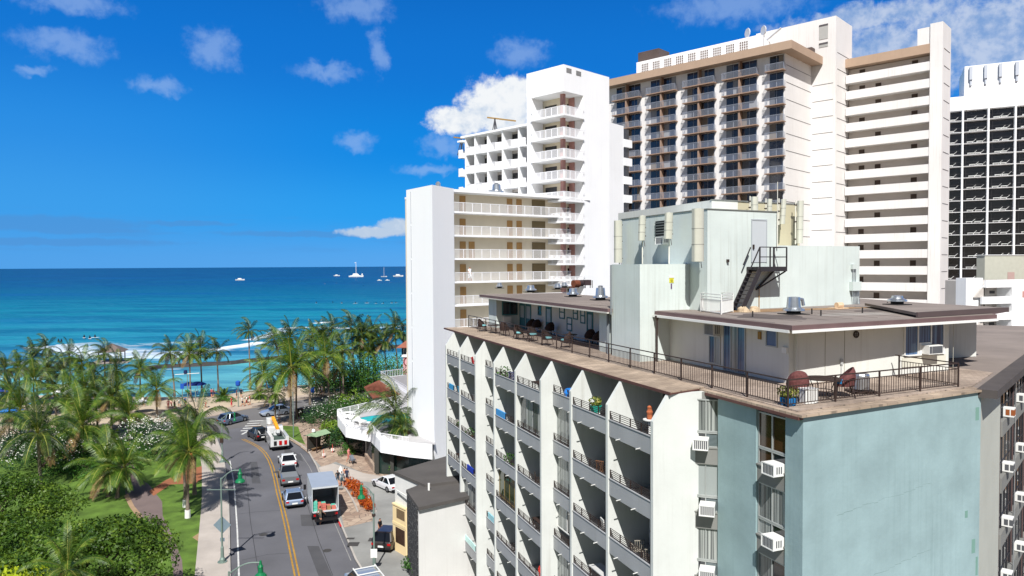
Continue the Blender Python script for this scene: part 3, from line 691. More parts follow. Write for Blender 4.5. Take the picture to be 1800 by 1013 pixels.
# the side facing the back street: plain strip, brown post, then dark glazing with air conditioners
R3 = empty('dummy', '', '') if False else None
ang3 = -math.radians(61.8)
def P3(a, d):          # a along the back facade from the end-wall corner, d outwards
    return (VE[0] + D3[0] * a + D3[1] * d, VE[1] + D3[1] * a - D3[0] * d)
def q3(mb, a0, a1, d0, d1, z0, z1): return mb.prism([P3(a0, d0), P3(a1, d0), P3(a1, d1), P3(a0, d1)], z0, z1)
plain_m = mat('grey_end_render', (200, 202, 192), .85, .07, .4, streak=.25, bump=.2, div=1.25)
mb = MB(); q3(mb, .0, 5.5, .01, .12, 0, ZT - .35); mb.build('plain_wall', plain_m, APT)
mb = MB(); q3(mb, -.25, 46, .0, .75, ZT - .3, ZT + .05); mb.build('rear_eave', mat('weathered_eave', (92, 86, 84), .9, .15, 1, div=1.3), APT)
for i, a in enumerate((5.5, 10.1, 14.7, 19.3)):
    mb = MB(); q3(mb, a, a + .14, .0, .12, 0, ZT - .3); mb.build('brown_post', mat('dull_brown_post', (92, 74, 72), .7, .1, 1), APT)
    for k in range(6):
        zt = 18.25 - 2.75 * k; z0 = zt - 1.95
        if a > 17: continue
        mb = MB(); q3(mb, a + .14, a + 4.58, .01, .2, z0 - .72, z0); mb.build('rear_spandrel', span_m, APT)
        f = MB(); q3(f, a + .14, a + 4.58, .01, .06, zt - .06, zt); q3(f, a + .14, a + 4.58, .01, .06, z0 + .55, z0 + .6)
        for j in range(5): q3(f, a + .14 + j * 1.1, a + .2 + j * 1.1, .01, .07, z0, zt - .06)
        fo_ = f.build('rear_window', mat('charcoal_frame', (48, 48, 52), .4, .1, 2), APT); g = MB(); q3(g, a + .14, a + 4.58, .012, .03, z0, zt); g.build('pane', curt_g if (i + k) % 3 == 1 else glass_m, fo_)
        a0 = a + (1.5 if i == 0 else 1.9)
        u_ = MB(); q3(u_, a0, a0 + .6, .02, .5, z0 + .05, z0 + .48); u_ = u_.build('air_conditioner', whitem, APT)
        g = MB()
        for j in range(2): q3(g, a0 + .06 + j * .26, a0 + .27 + j * .26, .5, .507, z0 + .12, z0 + .41)
        for j in range(2): g.prism([P3(a0 - .006, .15 + j * .22), P3(a0 - .002, .15 + j * .22), P3(a0 - .002, .32 + j * .22), P3(a0 - .006, .32 + j * .22)], z0 + .13, z0 + .42)
        g.build('grille', mat('rust_grille', (150, 84, 44), .8, .2) if (i == 0 and k == 0) else mat('grille_shadow', (86, 88, 92), .6, .1), u_)
mb = MB(); mb.tube([(*P3(9.7, .25), 0), (*P3(9.7, .25), ZT - .3)], .03, 6); mb.build('conduit', galv_m, APT)
# terrace railing
def railing_run(mb, a, b, n_post, bal=.14, z=FZ, h=1.02, first=True):
    a, b = Vector(a), Vector(b); L = (b - a).length
    mb.beam((*a, z + h), (*b, z + h), .05, .045); mb.beam((*a, z + h - .24), (*b, z + h - .24), .035, .03); mb.beam((*a, z + .12), (*b, z + .12), .035, .03)
    for i in range(0 if first else 1, n_post + 1):
        p = a + (b - a) * i / n_post; mb.beam((*p, z - .02), (*p, z + h), .055, .055)
    nb = int(L / bal)
    for i in range(1, nb):
        p = a + (b - a) * i / nb; mb.beam((*p, z + .12), (*p, z + h - .24), .018, .018)
mb = MB(); railing_run(mb, (.12, 40.1), (.2, 1.0), 17); railing_run(mb, (.2, 1.0), (10.05, 1.85), 4, first=False); railing_run(mb, (10.05, 1.85), (9.95, 4.75), 1, first=False)
mb.beam((9.95, 4.75, FZ + 1.02), (9.95, 4.95, FZ + 1.02), .05, .05)
mb.build('terrace_railing', dark_m, APT)

# ---- near penthouse
PW1 = lz(1692, 626, FZ)
pent = [(4.3, 5.1), (14.0, 5.45), (14.0, PW1.y if PW1.y > 6 else 8.6), (20.8, 9.1), (22.5, 20), (3.8, 20), (3.8, 14.2)]
mb = MB(); mb.prism(pent, ZT + .02, 21.22); mb.build('penthouse_wall', pent_m, APT)
mb = MB()
for t in (7.6,): mb.box(4.1 - .0, 4.16, t, t + .02, FZ, 21.2)
rz0, rz1 = 21.2, 21.45
rp = [(2.6, 3.5), (16.2, 4.6), (17.6, 6.2), (21.0, 7.6), (24, 22), (2.7, 22), (2.9, 14.6), (2.75, 14.3)]
mb = MB(); mb.prism(rp, rz0 + .05, rz1 - .004); mb.build('penthouse_roof_slab', maroon_m, APT)
mb = MB(); mb.prism([(2.64, 3.56), (16.15, 4.66), (17.5, 6.3), (20.9, 7.7), (24, 22), (2.74, 22), (2.94, 14.55)], rz1 - .004, rz1 + .012); mb.build('penthouse_roofing', roof_m, APT)
mb = MB(); mb.prism([(2.57, 3.46), (16.25, 4.56), (16.3, 4.75), (2.75, 3.7)], rz0 - .07, rz0 + .05); mb.prism([(2.57, 3.66), (2.7, 3.7), (2.75, 14.3), (2.62, 14.3)], rz0 - .07, rz0 + .05); mb.build('eave_trim', whitem, APT)
mb = MB(); mb.prism([(2.85, 3.8), (16.1, 4.85), (17.3, 6.4), (20.7, 7.9), (23, 21), (3.0, 21), (3.0, 14.3)], rz0 - .02, rz0 + .046); mb.build('soffit', mat('soffit_paint', (190, 188, 176), .9, .05), APT)
# stains and felt seams on the roof
sr = random.Random(9)
def puddle(cx, cy, rx, ry, z, m, nm='roof_stain'):
    n = 26; ph = sr.uniform(0, 6); g = MB(); g.face([(cx + rx * math.cos(2 * math.pi * i / n) * (1 + .22 * math.sin(3 * i / 2 + ph) + .1 * math.sin(i * 2.2)), cy + ry * math.sin(2 * math.pi * i / n) * (1 + .2 * math.sin(i * 1.3 + ph)), z) for i in range(n)]); g.build(nm, m, APT)
st1 = mat('ochre_stain', (176, 142, 106), .95, .25, 1.2, div=1.4); st2 = mat('pale_stain', (176, 168, 160), .95, .25, 1, div=1.35); st3 = mat('dark_stain', (112, 102, 98), .95, .2, 1, div=1.4)
puddle(8.2, 11.9, 3.4, 1.0, rz1 + .015, st1); puddle(12.6, 11.6, 2.8, .7, rz1 + .017, st1); puddle(5.2, 8.0, 1.5, 1.9, rz1 + .015, st3); puddle(10.2, 7.6, 2.4, .9, rz1 + .016, st2); puddle(13.5, 9.2, 1.6, .8, rz1 + .0155, st3)
g = MB()
for i in range(9): g.box(2.9 + i * 1.55, 2.93 + i * 1.55, 4.9 + .08 * i, 12.6, rz1 + .012, rz1 + .02)
g.build('felt_seams', mat('felt_seam', (96, 88, 84), .95, .1, 1), APT)
g = MB()
for i in range(12): g.box(1.7, 9.0, 18.6 + i * 1.9, 18.63 + i * 1.9, 21.45, 21.458)
g.build('far_felt_seams', mat('felt_seam', (96, 88, 84), .95, .1, 1), APT)
for i, (x0, x1) in enumerate(((16, 24), (20, 34), (14, 28))): puddle(x0, 14 + i * 5, 3.5, 1.6, ZT + .006 + i * .002, (st3, st2, st3)[i])
# second wing roof beyond, at the right
a1, a2, a3, a4 = lz(1772, 541, 21.7), lz(1612, 550, 21.7), lz(1520, 533, 21.7), lz(1600, 531.5, 21.7)
mb = MB(); mb.prism([(a1.x, a1.y), (a2.x, a2.y), (a3.x, a3.y), (a4.x, a4.y)], 21.56, 21.7); mb.build('wing_roof', roof_m, APT)
mb = MB(); mb.beam((a2.x, a2.y, 21.6), (a1.x, a1.y, 21.6), .1, .24); mb.build('wing_fascia', mat('dark_fascia', (84, 72, 72), .8, .1), APT)
# penthouse openings on the long side (plane s about 4.25)
def pline(t): return 4.3 - .5 * (t - 5.1) / 9.1
def pl(x0, x1, y0, y1, s=4.2):
    a = lplane(x0, (y0 + y1) / 2, (s, 0), UAZ); b = lplane(x1, (y0 + y1) / 2, (s, 0), UAZ); zt_ = lplane((x0 + x1) / 2, y0, (s, 0), UAZ).z; zb_ = lplane((x0 + x1) / 2, y1, (s, 0), UAZ).z
    return min(a.y, b.y), max(a.y, b.y), zb_, zt_
S1 = 3.99
mb = MB(); mb.box(S1, 4.6, 5.25, 13.95, FZ, 21.2); mb.build('long_wall_skin', pent_m, APT)
t0, t1, z0, z1 = pl(1272, 1311, 570, 655, S1); window(APT, S1, t0, t1, max(z0, FZ + .02), z1, alum_m, [curt_b, curt_w, curt_b], 3, fname='sliding_door')
t0, t1, z0, z1 = pl(1247, 1267, 590, 640, S1); window(APT, S1, t0, t1, z0, z1, alum_m, [blind_m, curt_b], 2)
t0, t1, z0, z1 = pl(1347, 1367, 580, 610, S1); window(APT, S1, t0, t1, z0, z1, alum_m, [mat('blue_blind', (96, 118, 156), .4, .2)], 1)
t0, t1, z0, z1 = pl(1237, 1256, 569, 590, S1 - .5); ac_unit(APT, S1, t0 + .1, z0, t1 - t0 - .1, z1 - z0, .5, m=mat('old_white_metal', (200, 202, 198), .6, .08))
mb = MB(); mb.box(S1 - .06, S1 - .003, 7.05, 7.25, 20.5, 20.86); mb.build('wall_lantern', mat('brass', (150, 110, 50), .4, .1, metal=.6), APT)
# curtained window with its air conditioner on the near face (plane from (4.3,5.1) to (14,5.45))
def nface(s): return 5.1 + (s - 4.3) * .36
def nf(x, y): p = lplane(x, y, (4.3, 5.1), 67.1); return p
w0, w1 = nf(1588, 600), nf(1658, 600); zt_, zb_ = nf(1622, 570).z, nf(1622, 622).z
k_ = .35 / 9.7
def nprism(mb, s0, s1, d0, d1, z0, z1): return mb.prism([(s0, 5.1 + (s0 - 4.3) * k_ - d0), (s1, 5.1 + (s1 - 4.3) * k_ - d0), (s1, 5.1 + (s1 - 4.3) * k_ - d1), (s0, 5.1 + (s0 - 4.3) * k_ - d1)], z0, z1)
f = MB(); s0, s1 = w0.x, w1.x
nprism(f, s0, s1, .003, .07, zt_ - .06, zt_); nprism(f, s0, s1, .003, .1, zb_ - .06, zb_)
for q in (0, .335, .67, 1): nprism(f, s0 + (s1 - s0 - .07) * q, s0 + (s1 - s0 - .07) * q + .07, .003, .07, zb_, zt_ - .06)
fo_ = f.build('window', whitem, APT); g = MB(); nprism(g, s0 + .03, s1 - .03, .004, .03, zb_, zt_ - .06); g.build('pane', curt_b, fo_)
g = MB(); nprism(g, s0 + (s1 - s0) * .36, s0 + (s1 - s0) * .66, .004, .09, zb_, zb_ + .55); g.build('infill_board', whitem, fo_)
am, bm_ = nf(1617, 615), nf(1641, 615)
u_ = MB(); nprism(u_, am.x, bm_.x, .004, .5, zb_ + .02, zb_ + .44); u_ = u_.build('air_conditioner', whitem, APT); g = MB(); nprism(g, am.x + .22, bm_.x - .03, .5, .507, zb_ + .06, zb_ + .4); nprism(g, am.x + .03, am.x + .2, .5, .507, zb_ + .06, zb_ + .4); g.build('grille', mat('grille_shadow', (86, 88, 92), .6, .1), u_)
g = MB(); nprism(g, s0 - .1, s1 + .15, .004, .03, FZ + .35, zb_ - .1); g.build('lower_panel', mat('beige_panel', (206, 204, 190), .8, .1), APT)
for x in (1450, 1484, 1675):      # vertical joints
    p = nf(x, 600); g = MB(); nprism(g, p.x, p.x + .03, .003, .012, FZ, 21.2); g.build('wall_joint', mat('joint_shadow', (168, 166, 154), .9, .05), APT)
p = nf(1504, 588); g = MB()
n = 16
for i in range(n):
    a0, a1 = 2 * math.pi * i / n, 2 * math.pi * (i + 1) / n
    g.beam((p.x + .14 * math.cos(a0), p.y - .04, p.z + .14 * math.sin(a0)), (p.x + .14 * math.cos(a1), p.y - .04, p.z + .14 * math.sin(a1)), .04, .05)
g.beam((p.x - .12, p.y - .04, p.z), (p.x + .12, p.y - .04, p.z), .02, .03); g.beam((p.x, p.y - .04, p.z + .12), (p.x, p.y - .04, p.z - .1), .02, .03)
g.build('round_wall_vent', dark_m, APT)
p = nf(1478, 636); g = MB(); nprism(g, p.x - .07, p.x + .07, .003, .08, p.z - .12, p.z + .12); nprism(g, p.x - .02, p.x + .02, .003, .04, FZ, p.z - .12); g.build('meter_box', mat('grey_box', (176, 178, 176), .6, .05), APT)
p = nf(1400, 620); g = MB(); g.box(S1 - .1, S1 - .003, 5.3, 5.6, 20.05, 20.3); g.build('junction_box', whitem, APT)
# dark downspout at the far end of the eave and grey ones by the shaft
mb = MB(); mb.tube([(2.68, 13.95, FZ), (2.68, 13.95, 21.1)], .05, 8); mb.lathe((2.68, 13.95), [(.06, 20.95), (.12, 21.15), (.12, 21.22)], 8); mb.build('downspout', dark_m, APT)
# ---- lift shaft, tower and machine rooms
mb = MB(); mb.prism([(1.82, 14.3), (5.4, 14.5), (5.4, 17.5), (1.82, 17.5)], ZT + .05, 24.03); mb.build('shaft', mint_m, APT)
KV = math.tan(math.radians(7.8))
def vp(s, t0=12.83, s0=5.14, off=0): return (s, t0 + (s - s0) * KV - off)
mb = MB(); mb.prism([vp(5.14), vp(10.48), (10.6, 22.2), (5.14, 22.2)], 21.4, 26.98); mb.build('machine_room', mint_m, APT)
mb = MB(); mb.prism([vp(10.485, off=-.002), vp(17.7, off=-.002), (17.8, 22), (10.485, 22)], 21.4, 25.07); mb.build('machine_room_annex', mint_m, APT)
mb = MB(); mb.prism([(5.10, 12.78), vp(10.52, off=.05), vp(10.52, off=-.1), (5.24, 12.95), (5.24, 22.25), (5.10, 22.25)], 26.98, 27.03); mb.build('parapet_cap', mat('dark_cap', (120, 124, 120), .8, .1), APT)
dz = 28.0
D0 = lplane(1251, 352, vp(5.14, 17.5), 61.4); D1 = lplane(1297, 352, vp(5.14, 17.5), 61.4); D2 = lplane(1406, 356, vp(5.14, 17.5), 61.4); DZ = D0.z
mb = MB(); mb.prism([(D0.x, D0.y), (D1.x, D1.y), (D1.x + .8, 26), (D0.x, 30)], 25.5, DZ); mb.build('upper_block', pent_m, APT)
mb = MB(); mb.prism([(D1.x + .01, D1.y + .02), (D2.x, D2.y), (D2.x, 24), (D1.x + .01, 24)], 24.9, DZ - .02); mb.build('screened_block', tan_m, APT)
mb = MB(); mb.prism([(D0.x - .05, D0.y - .05), (D2.x + .05, D2.y - .05), (D2.x + .05, D2.y + .1), (D0.x - .05, D0.y + .1)], DZ, DZ + .06); mb.build('block_cap', mat('dark_cap', (120, 124, 120), .8, .1), APT)
# steel door in the tower, louvre, small conditioner
dA, dB = lplane(1320, 420, vp(5.14), 61.4), lplane(1347.5, 420, vp(5.14), 61.4)
def vpris(mb, s0, s1, d0, d1, z0, z1): return mb.prism([vp(s0, off=d0), vp(s1, off=d0), vp(s1, off=d1), vp(s0, off=d1)], z0, z1)
f = MB(); vpris(f, dA.x, dB.x, .003, .05, 26.46, 26.54); vpris(f, dA.x, dA.x + .06, .003, .05, 24.1, 26.46); vpris(f, dB.x - .06, dB.x, .003, .05, 24.1, 26.46); fo_ = f.build('door_frame', mat('door_frame_grey', (170, 176, 180), .6, .05), APT)
g = MB(); vpris(g, dA.x + .06, dB.x - .06, .004, .03, 24.1, 26.46); g.build('door', mat('door_pale_grey', (206, 212, 216), .6, .04, div=1.2), fo_)
g = MB(); vpris(g, dA.x + .1, dA.x + .2, .03, .1, 24.85, 25.1); g.build('handle', dark_m, fo_)
t0, t1, z0, z1 = pl(1152.5, 1170, 388.5, 417, 5.12); g = MB(); g.box(5.1, 5.137, t0, t1, z0, z1)
lo = g.build('louvre', mat('louvre_dark', (22, 22, 24), .6, 0), APT); g = MB()
for i in range(6): g.box(5.05, 5.098, t0, t1, z0 + (z1 - z0) * (i + .1) / 6, z0 + (z1 - z0) * (i + .45) / 6)
g.build('blade', mat('louvre_blade', (112, 118, 118), .6, .05), lo)
t0, t1, z0, z1 = pl(1150, 1163, 417, 430, 4.7); ac_unit(APT, 5.13, t0 - .1, z0, t1 - t0, z1 - z0, .42)
g = MB(); p = lplane(1278, 458, vp(5.14), 61.4); vpris(g, p.x - .06, p.x + .06, .003, .14, p.z - .1, p.z + .06); g.build('bulkhead_lamp', dark_m, APT)
p = lplane(1180, 497, (1.82, 14.3), 69.2 - 3.2); g = MB(); g.box(p.x - .14, p.x + .14, p.y - .03, p.y - .01, p.z - .0, p.z + .24); o = g.build('warning_sign', mat('sign_yellow', (226, 220, 60), .6, .05, div=1.2), APT)
g = MB(); g.box(p.x - .08, p.x + .08, p.y - .034, p.y - .031, p.z + .13, p.z + .16); g.box(p.x - .05, p.x + .07, p.y - .034, p.y - .031, p.z + .06, p.z + .09); g.build('sign_text', dark_m, o)
g = MB(); g.box(p.x - .16, p.x + .16, p.y - .03, p.y - .01, p.z + .27, p.z + .36); g.build('sign_plate', whitem, APT); g = MB(); g.box(p.x - .04, p.x + .03, p.y - .03, p.y - .01, p.z - .34, p.z - .06); g.build('sign_tag', mat('tag_purple', (96, 70, 110), .6, .1), APT)
# phone antennas: tall pale panels on poles with brackets and cables
ant_m = mat('antenna_plastic', (206, 206, 192), .55, .06, 1.5, div=1.2)
def antenna(x0, x1, y0, y1, s, tilt=0.0, pole=True, plane=None, depth=.28, side=1):
    c0 = lplane((x0 + x1) / 2, (y0 + y1) / 2, plane[0] if plane else (s, 0), plane[1] if plane else UAZ)
    zt_ = (lplane((x0 + x1) / 2, y0, (c0.x, c0.y), UAZ + 90 - 6)).z; zb_ = (lplane((x0 + x1) / 2, y1, (c0.x, c0.y), UAZ + 90 - 6)).z
    wpx = (x1 - x0) / F * ((BC + _u * c0.y + _w * c0.x).y); r = max(.15, wpx / 2 * 1.05)
    mb = MB(); n = 10; prof = [(r * math.cos(math.pi * i / n + math.pi) * 1.0, -r * .55 * math.sin(math.pi * i / n)) for i in range(n + 1)] + [(r, r * .7), (-r, r * .7)]
    pr = [(c0.x + a, c0.y + b) for a, b in prof]
    mb.prism(pr, zb_, zt_)
    if tilt:
        mb.v = [(v[0], v[1], v[2]) if False else (v[0] + (v[2] - zb_) * tilt, v[1], v[2]) for v in mb.v]
    o = mb.build('antenna_panel', ant_m, APT)
    g = MB()
    for z in (zb_ + (zt_ - zb_) * .32, zb_ + (zt_ - zb_) * .62):
        sc_ = 1.04; g.prism([(c0.x + (a) * sc_ + (z - zb_) * tilt, c0.y + b * sc_) for a, b in prof], z, z + .03)
    g.build('band', mat('band_grey', (150, 150, 142), .6, .05), o)
    if pole:
        g = MB(); px_ = c0.x + r * .9 * side; py_ = c0.y + r + .05; zl = min(zb_, 24.1 if c0.y > 13.5 and c0.x < 6 else zb_) - .05
        g.tube([(px_, py_, zl), (px_, py_, zt_ + .05)], .04, 7); g.build('pole', mat('pale_pole', (216, 214, 202), .5, .1), o)
        g = MB()
        for z in (zb_ + .25, zb_ + (zt_ - zb_) * .5, zt_ - .3):
            g.box(px_ - .1, px_ + .22, py_ - .05, py_ + .05, z, z + .07); g.tube([(px_ + .1, py_, z), (px_ + .16, py_ + .08, z - .25), (px_ + .2, py_ + .05, z - .6)], .018, 5)
        g.build('bracket', dark_m, o)
    return o
antenna(1081, 1094, 388, 462, 4.5)
antenna(1123, 1134, 379, 423, 4.3, .04); antenna(1169, 1182, 374, 420, 4.3, .04); antenna(1219, 1238, 367, 460, 4.35)
for x0, x1, y0, y1, tl in ((1322, 1333, 346, 385, 0), (1350, 1356, 350, 385, .03), (1372, 1380, 350, 394, .08), (1402, 1412, 353, 428, .02)):
    antenna(x0, x1, y0, y1, 0, tl, plane=((D1.x, D1.y - .9), 61.4), side=-1)
mb = MB(); p = lplane(1366.5, 400, (vp(10.48)[0], vp(10.48)[1] - .1), 61.4)
mb.tube([(p.x, p.y, 24.9), (p.x, p.y, 26.9)], .035, 6); mb.tube([(p.x, p.y, 26.9), (p.x, p.y, lplane(1368, 320, (p.x, p.y), 61.4).z)], .02, 6); mb.build('whip_antenna', mat('pale_pole', (216, 214, 202), .5, .1), APT)
# black steel stair with landing
st = MB(); f_z = 23.85
L0, L1 = lplane(1333, 469, (vp(8.9)[0], vp(8.9, off=1.0)[1]), 61.4).x, lplane(1380, 469, (vp(11)[0], vp(11, off=1.0)[1]), 61.4).x
def vq(s, off, z): a = vp(s, off=off); return (a[0], a[1], z)
st.prism([vp(L0, off=1.15), vp(L1, off=1.15), vp(L1, off=.02), vp(L0, off=.02)], f_z - .05, f_z)
for o_ in (1.15, .06): st.beam(vq(L0, o_, f_z - .13), vq(L1, o_, f_z - .13), .05, .26)
for s_ in (L0, L1): st.beam(vq(s_, .06, f_z - .13), vq(s_, 1.15, f_z - .13), .05, .26)
for s_ in (L0, (L0 + L1) / 2 - .25, (L0 + L1) / 2 + .02, L1): st.beam(vq(s_, 1.12, f_z), vq(s_, 1.12, f_z + 1.08), .06, .06)
st.beam(vq(L1, .1, f_z), vq(L1, .1, f_z + 1.08), .06, .06)
for z_ in (.54, 1.08): st.beam(vq(L0, 1.12, f_z + z_), vq(L1, 1.12, f_z + z_), .05, .05); st.beam(vq(L1, 1.12, f_z + z_), vq(L1, .1, f_z + z_), .05, .05)
for o_ in (1.1, .12): st.beam(vq(L1 - .05, o_, f_z - .25), vq(L1 - 1.35, .04, f_z - 1.3), .08, .08)
sx0 = L0 - 1.35
for o_ in (1.12, .35): st.beam(vq(L0 + .05, o_, f_z - .08), vq(sx0, o_, rz1 + .02), .06, .28)
for i in range(10):
    f_ = (i + .6) / 10.5; s_ = L0 + (sx0 - L0) * f_; z_ = f_z + (rz1 - f_z) * f_; st.prism([vp(s_ - .12, off=1.12), vp(s_ + .12, off=1.12), vp(s_ + .12, off=.35), vp(s_ - .12, off=.35)], z_ - .02, z_ + .02)
st.beam(vq(L0, 1.12, f_z + 1.08), vq(L0 - .7, 1.12, f_z - .1), .05, .05)
st.beam(vq(L0, .35, f_z + 1.08), vq(L0 - .55, .35, f_z + .1), .05, .05)
st.build('metal_stair', mat('black_steel', (52, 48, 50), .5, .08, 2), APT)
g = MB(); g.tube([vq(L0 + .95, .05, rz1), vq(L0 + .95, .05, f_z - 1.0)], .025, 6); g.build('rusty_pipe', mat('rust_pipe', (170, 130, 70), .8, .2), APT)
# white guard cage round the roof hatch
ca_ = [lz(1232, 548, rz1), lz(1268, 553.5, rz1), lz(1288, 549, rz1)]; c3_ = ca_[0] + ca_[2] - ca_[1]
g = MB()
cs = [ca_[0], ca_[1], ca_[2], c3_]
hh = 1.0
for i in range(4):
    a, b_ = cs[i], cs[(i + 1) % 4]
    for z_ in (.08, .72, .85, hh): g.beam((a.x, a.y, rz1 + z_), (b_.x, b_.y, rz1 + z_), .04, .04)
    g.beam((a.x, a.y, rz1), (a.x, a.y, rz1 + hh), .05, .05)
    n = max(3, int((b_ - a).length / .13))
    for j in range(1, n):
        p = a + (b_ - a) * j / n; g.beam((p.x, p.y, rz1 + .08), (p.x, p.y, rz1 + .72), .025, .025)
g.build('hatch_guard', whitem, APT)
# electrical boxes on the annex
p = lplane(1500, 503, vp(5.14), 61.4); g = MB(); vpris(g, p.x - .38, p.x + .42, .01, .3, p.z - .28, p.z + .27); o = g.build('electrical_box', mint_m, APT)
g = MB()
for i in range(5): g.tube([vq(p.x - .25 + i * .13, .15, p.z - .28), vq(p.x - .2 + i * .13 + .05, .2, rz1)], .025, 6)
for i in (0, 1): g.tube([vq(p.x - .15 + i * .22, .12, p.z + .27), vq(p.x - .15 + i * .22, .12, p.z + 1.1)], .025, 6)
g.build('conduit', galv_m, o); g = MB(); vpris(g, p.x - .26, p.x + .1, .01, .16, p.z + 1.05, p.z + 1.35); g.build('junction_box', mint_m, o)
# roof vents (turned metal)
def roof_vent(x, y, r, h, z=rz1, cap=True, hood=False, parent=APT):
    c_ = lz(x, y, z); g = MB(); g.box(c_.x - r * 1.15, c_.x + r * 1.15, c_.y - r * 1.15, c_.y + r * 1.15, z, z + .05); g.cyl((c_.x, c_.y), r * .72, z + .05, z + .18, 14)
    b_ = g.build('vent_curb', mat('vent_curb_dark', (48, 46, 46), .8, .1), parent)
    g = MB(); g.lathe((c_.x, c_.y), [(r * .6, z + .16), (r * 1.12, z + .2), (r * 1.1, z + .28), (r * .72, z + .36), (r * .66, z + h * .8), (r * .62, z + h), (r * .3, z + h + .02)], 20)
    if hood: g.tube([(c_.x + r * .5, c_.y, z + h * .9), (c_.x + r * 1.1, c_.y - .02, z + h * .85), (c_.x + r * 1.25, c_.y - .02, z + h * .5)], r * .18, 8)
    if cap: g.lathe((c_.x, c_.y), [(r * .34, z + h), (r * .36, z + h + .14), (r * .2, z + h + .17)], 14)
    g.build('vent_hood', galv_m, b_); return b_
for x, y, r, h in ((878, 507, .36, .62), (933, 514, .5, .66), (980, 509, .4, .62), (992, 506, .4, .6), (1007, 522, .46, .68), (1055.5, 528, .5, .9)): roof_vent(x, y, r, h, cap=(x > 1050))
roof_vent(1395, 553, .48, .88, hood=True, cap=False); roof_vent(1577, 536, .45, .5, z=21.7, cap=False)
c_ = lz(1475, 543, rz1); g = MB(); g.box(c_.x - .55, c_.x + .4, c_.y - .3, c_.y + .3, rz1, rz1 + .07); g.tube([(c_.x - .2, c_.y, rz1 + .2), (c_.x + .2, c_.y, rz1 + .2)], .17, 10); g.build('small_motor', mat('rusty_white', (206, 180, 150), .7, .3, 5), APT)
for x, y in ((1323, 558), (1443, 556), (1427, 553), (1516, 551), (1560, 540)):
    c_ = lz(x, y, rz1); g = MB(); g.cyl((c_.x, c_.y), .035, rz1, rz1 + .3, 8); g.build('vent_pipe', mat('vent_curb_dark', (48, 46, 46), .8, .1), APT)
c_ = lz(1315, 549, rz1); g = MB(); 
for i in range(7):
    a = rnd.uniform(-.5, .6); g.lathe((c_.x + a, c_.y - .1 + rnd.uniform(-.1, .1)), [(.02, rz1), (rnd.uniform(.15, .25), rz1 + .02), (rnd.uniform(.08, .2), rz1 + rnd.uniform(.12, .3)), (.02, rz1 + .32)], 7)
g.build('sandbag', mat('sack_beige', (188, 168, 140), .9, .15, 5), APT)

# ---- far penthouse with the row of doors
SD = 4.0
mb = MB(); mb.box(SD, 9.0, 17.52, 40.3, ZT + .02, 21.2); mb.build('far_penthouse_wall', wall_m, APT)
mb = MB(); mb.box(2.15, SD + .1, 18.35, 19.7, ZT + .05, 21.2); mb.build('wing_wall', mint_m, APT)
mb = MB(); mb.box(2.0, SD + .1, 38.2, 40.2, ZT + .05, 21.2); mb.build('far_room_wall', mint_m, APT)
mb = MB(); mb.prism([(1.5, 17.4), (9.2, 17.4), (9.2, 41.3), (1.5, 41.3)], 21.24, 21.43); mb.build('far_roof_slab', maroon_m, APT)
mb = MB(); mb.prism([(1.54, 17.45), (9.15, 17.45), (9.15, 41.25), (1.54, 41.25)], 21.43, 21.45); mb.build('far_roofing', roof_m, APT)
mb = MB(); mb.box(1.45, 1.6, 17.4, 41.3, 21.16, 21.24); mb.build('far_eave_trim', mat('dull_trim', (196, 194, 186), .7, .1), APT)
mb = MB(); mb.tube([(1.72, 17.4, 21.1), (1.72, 17.4, 24.0)], .05, 8); mb.build('rain_pipe', mat('grey_pipe', (120, 126, 130), .6, .1), APT)
mb = MB(); mb.tube([(1.9, 18.1, FZ), (1.9, 18.1, 21.1)], .09, 8); mb.build('downspout', mat('grey_pipe', (120, 126, 130), .6, .1), APT)
def dT(x): return tS(x, SD, 565)
for x0, x1 in ((914, 923), (924.5, 934), (960, 970), (1032, 1043)):
    a, b_ = sorted((dT(x0), dT(x1))); b_ = max(b_, a + .85); fo_ = window(APT, SD, a, b_, FZ, 20.85, teal_m, [teal_m], 1, fr=.14, fname='door'); g = MB(); g.box(SD - .04, SD - .02, a + .2, b_ - .2, FZ + .9, 20.6); g.build('door_pane', mat('net_curtain', (166, 176, 178), .3, .1, 3), fo_)
for x0, x1, z0, z1, w in ((899, 905, 20.1, 20.85, 1), (946, 952, 20.0, 20.75, 1), (984, 993, 20.0, 21.0, 1), (1008, 1016, 20.1, 21.0, 1), (1021, 1029, 19.9, 21.0, 1), (997, 1006, 19.2, 20.2, 1)):
    a, b_ = sorted((dT(x0), dT(x1))); b_ = max(b_, a + .6); window(APT, SD, a, b_, z0, z1, teal_m, [whitem if x0 > 980 else glass_m], 1, fr=.09, split=(z0 + z1) / 2)
w_ = MB(); w_.box(2.5, 3.9, 38.12, 38.2, 19.75, 20.95); o = w_.build('window', teal_m, APT); g = MB(); g.box(2.58, 3.18, 38.1, 38.12, 19.85, 20.85); g.box(3.24, 3.82, 38.1, 38.12, 19.85, 20.85); g.build('pane', glass_m, o)
mb = MB(); mb.box(2.55, 3.3, 38.0, 38.15, FZ, FZ + .95); mb.build('white_locker', whitem, APT)
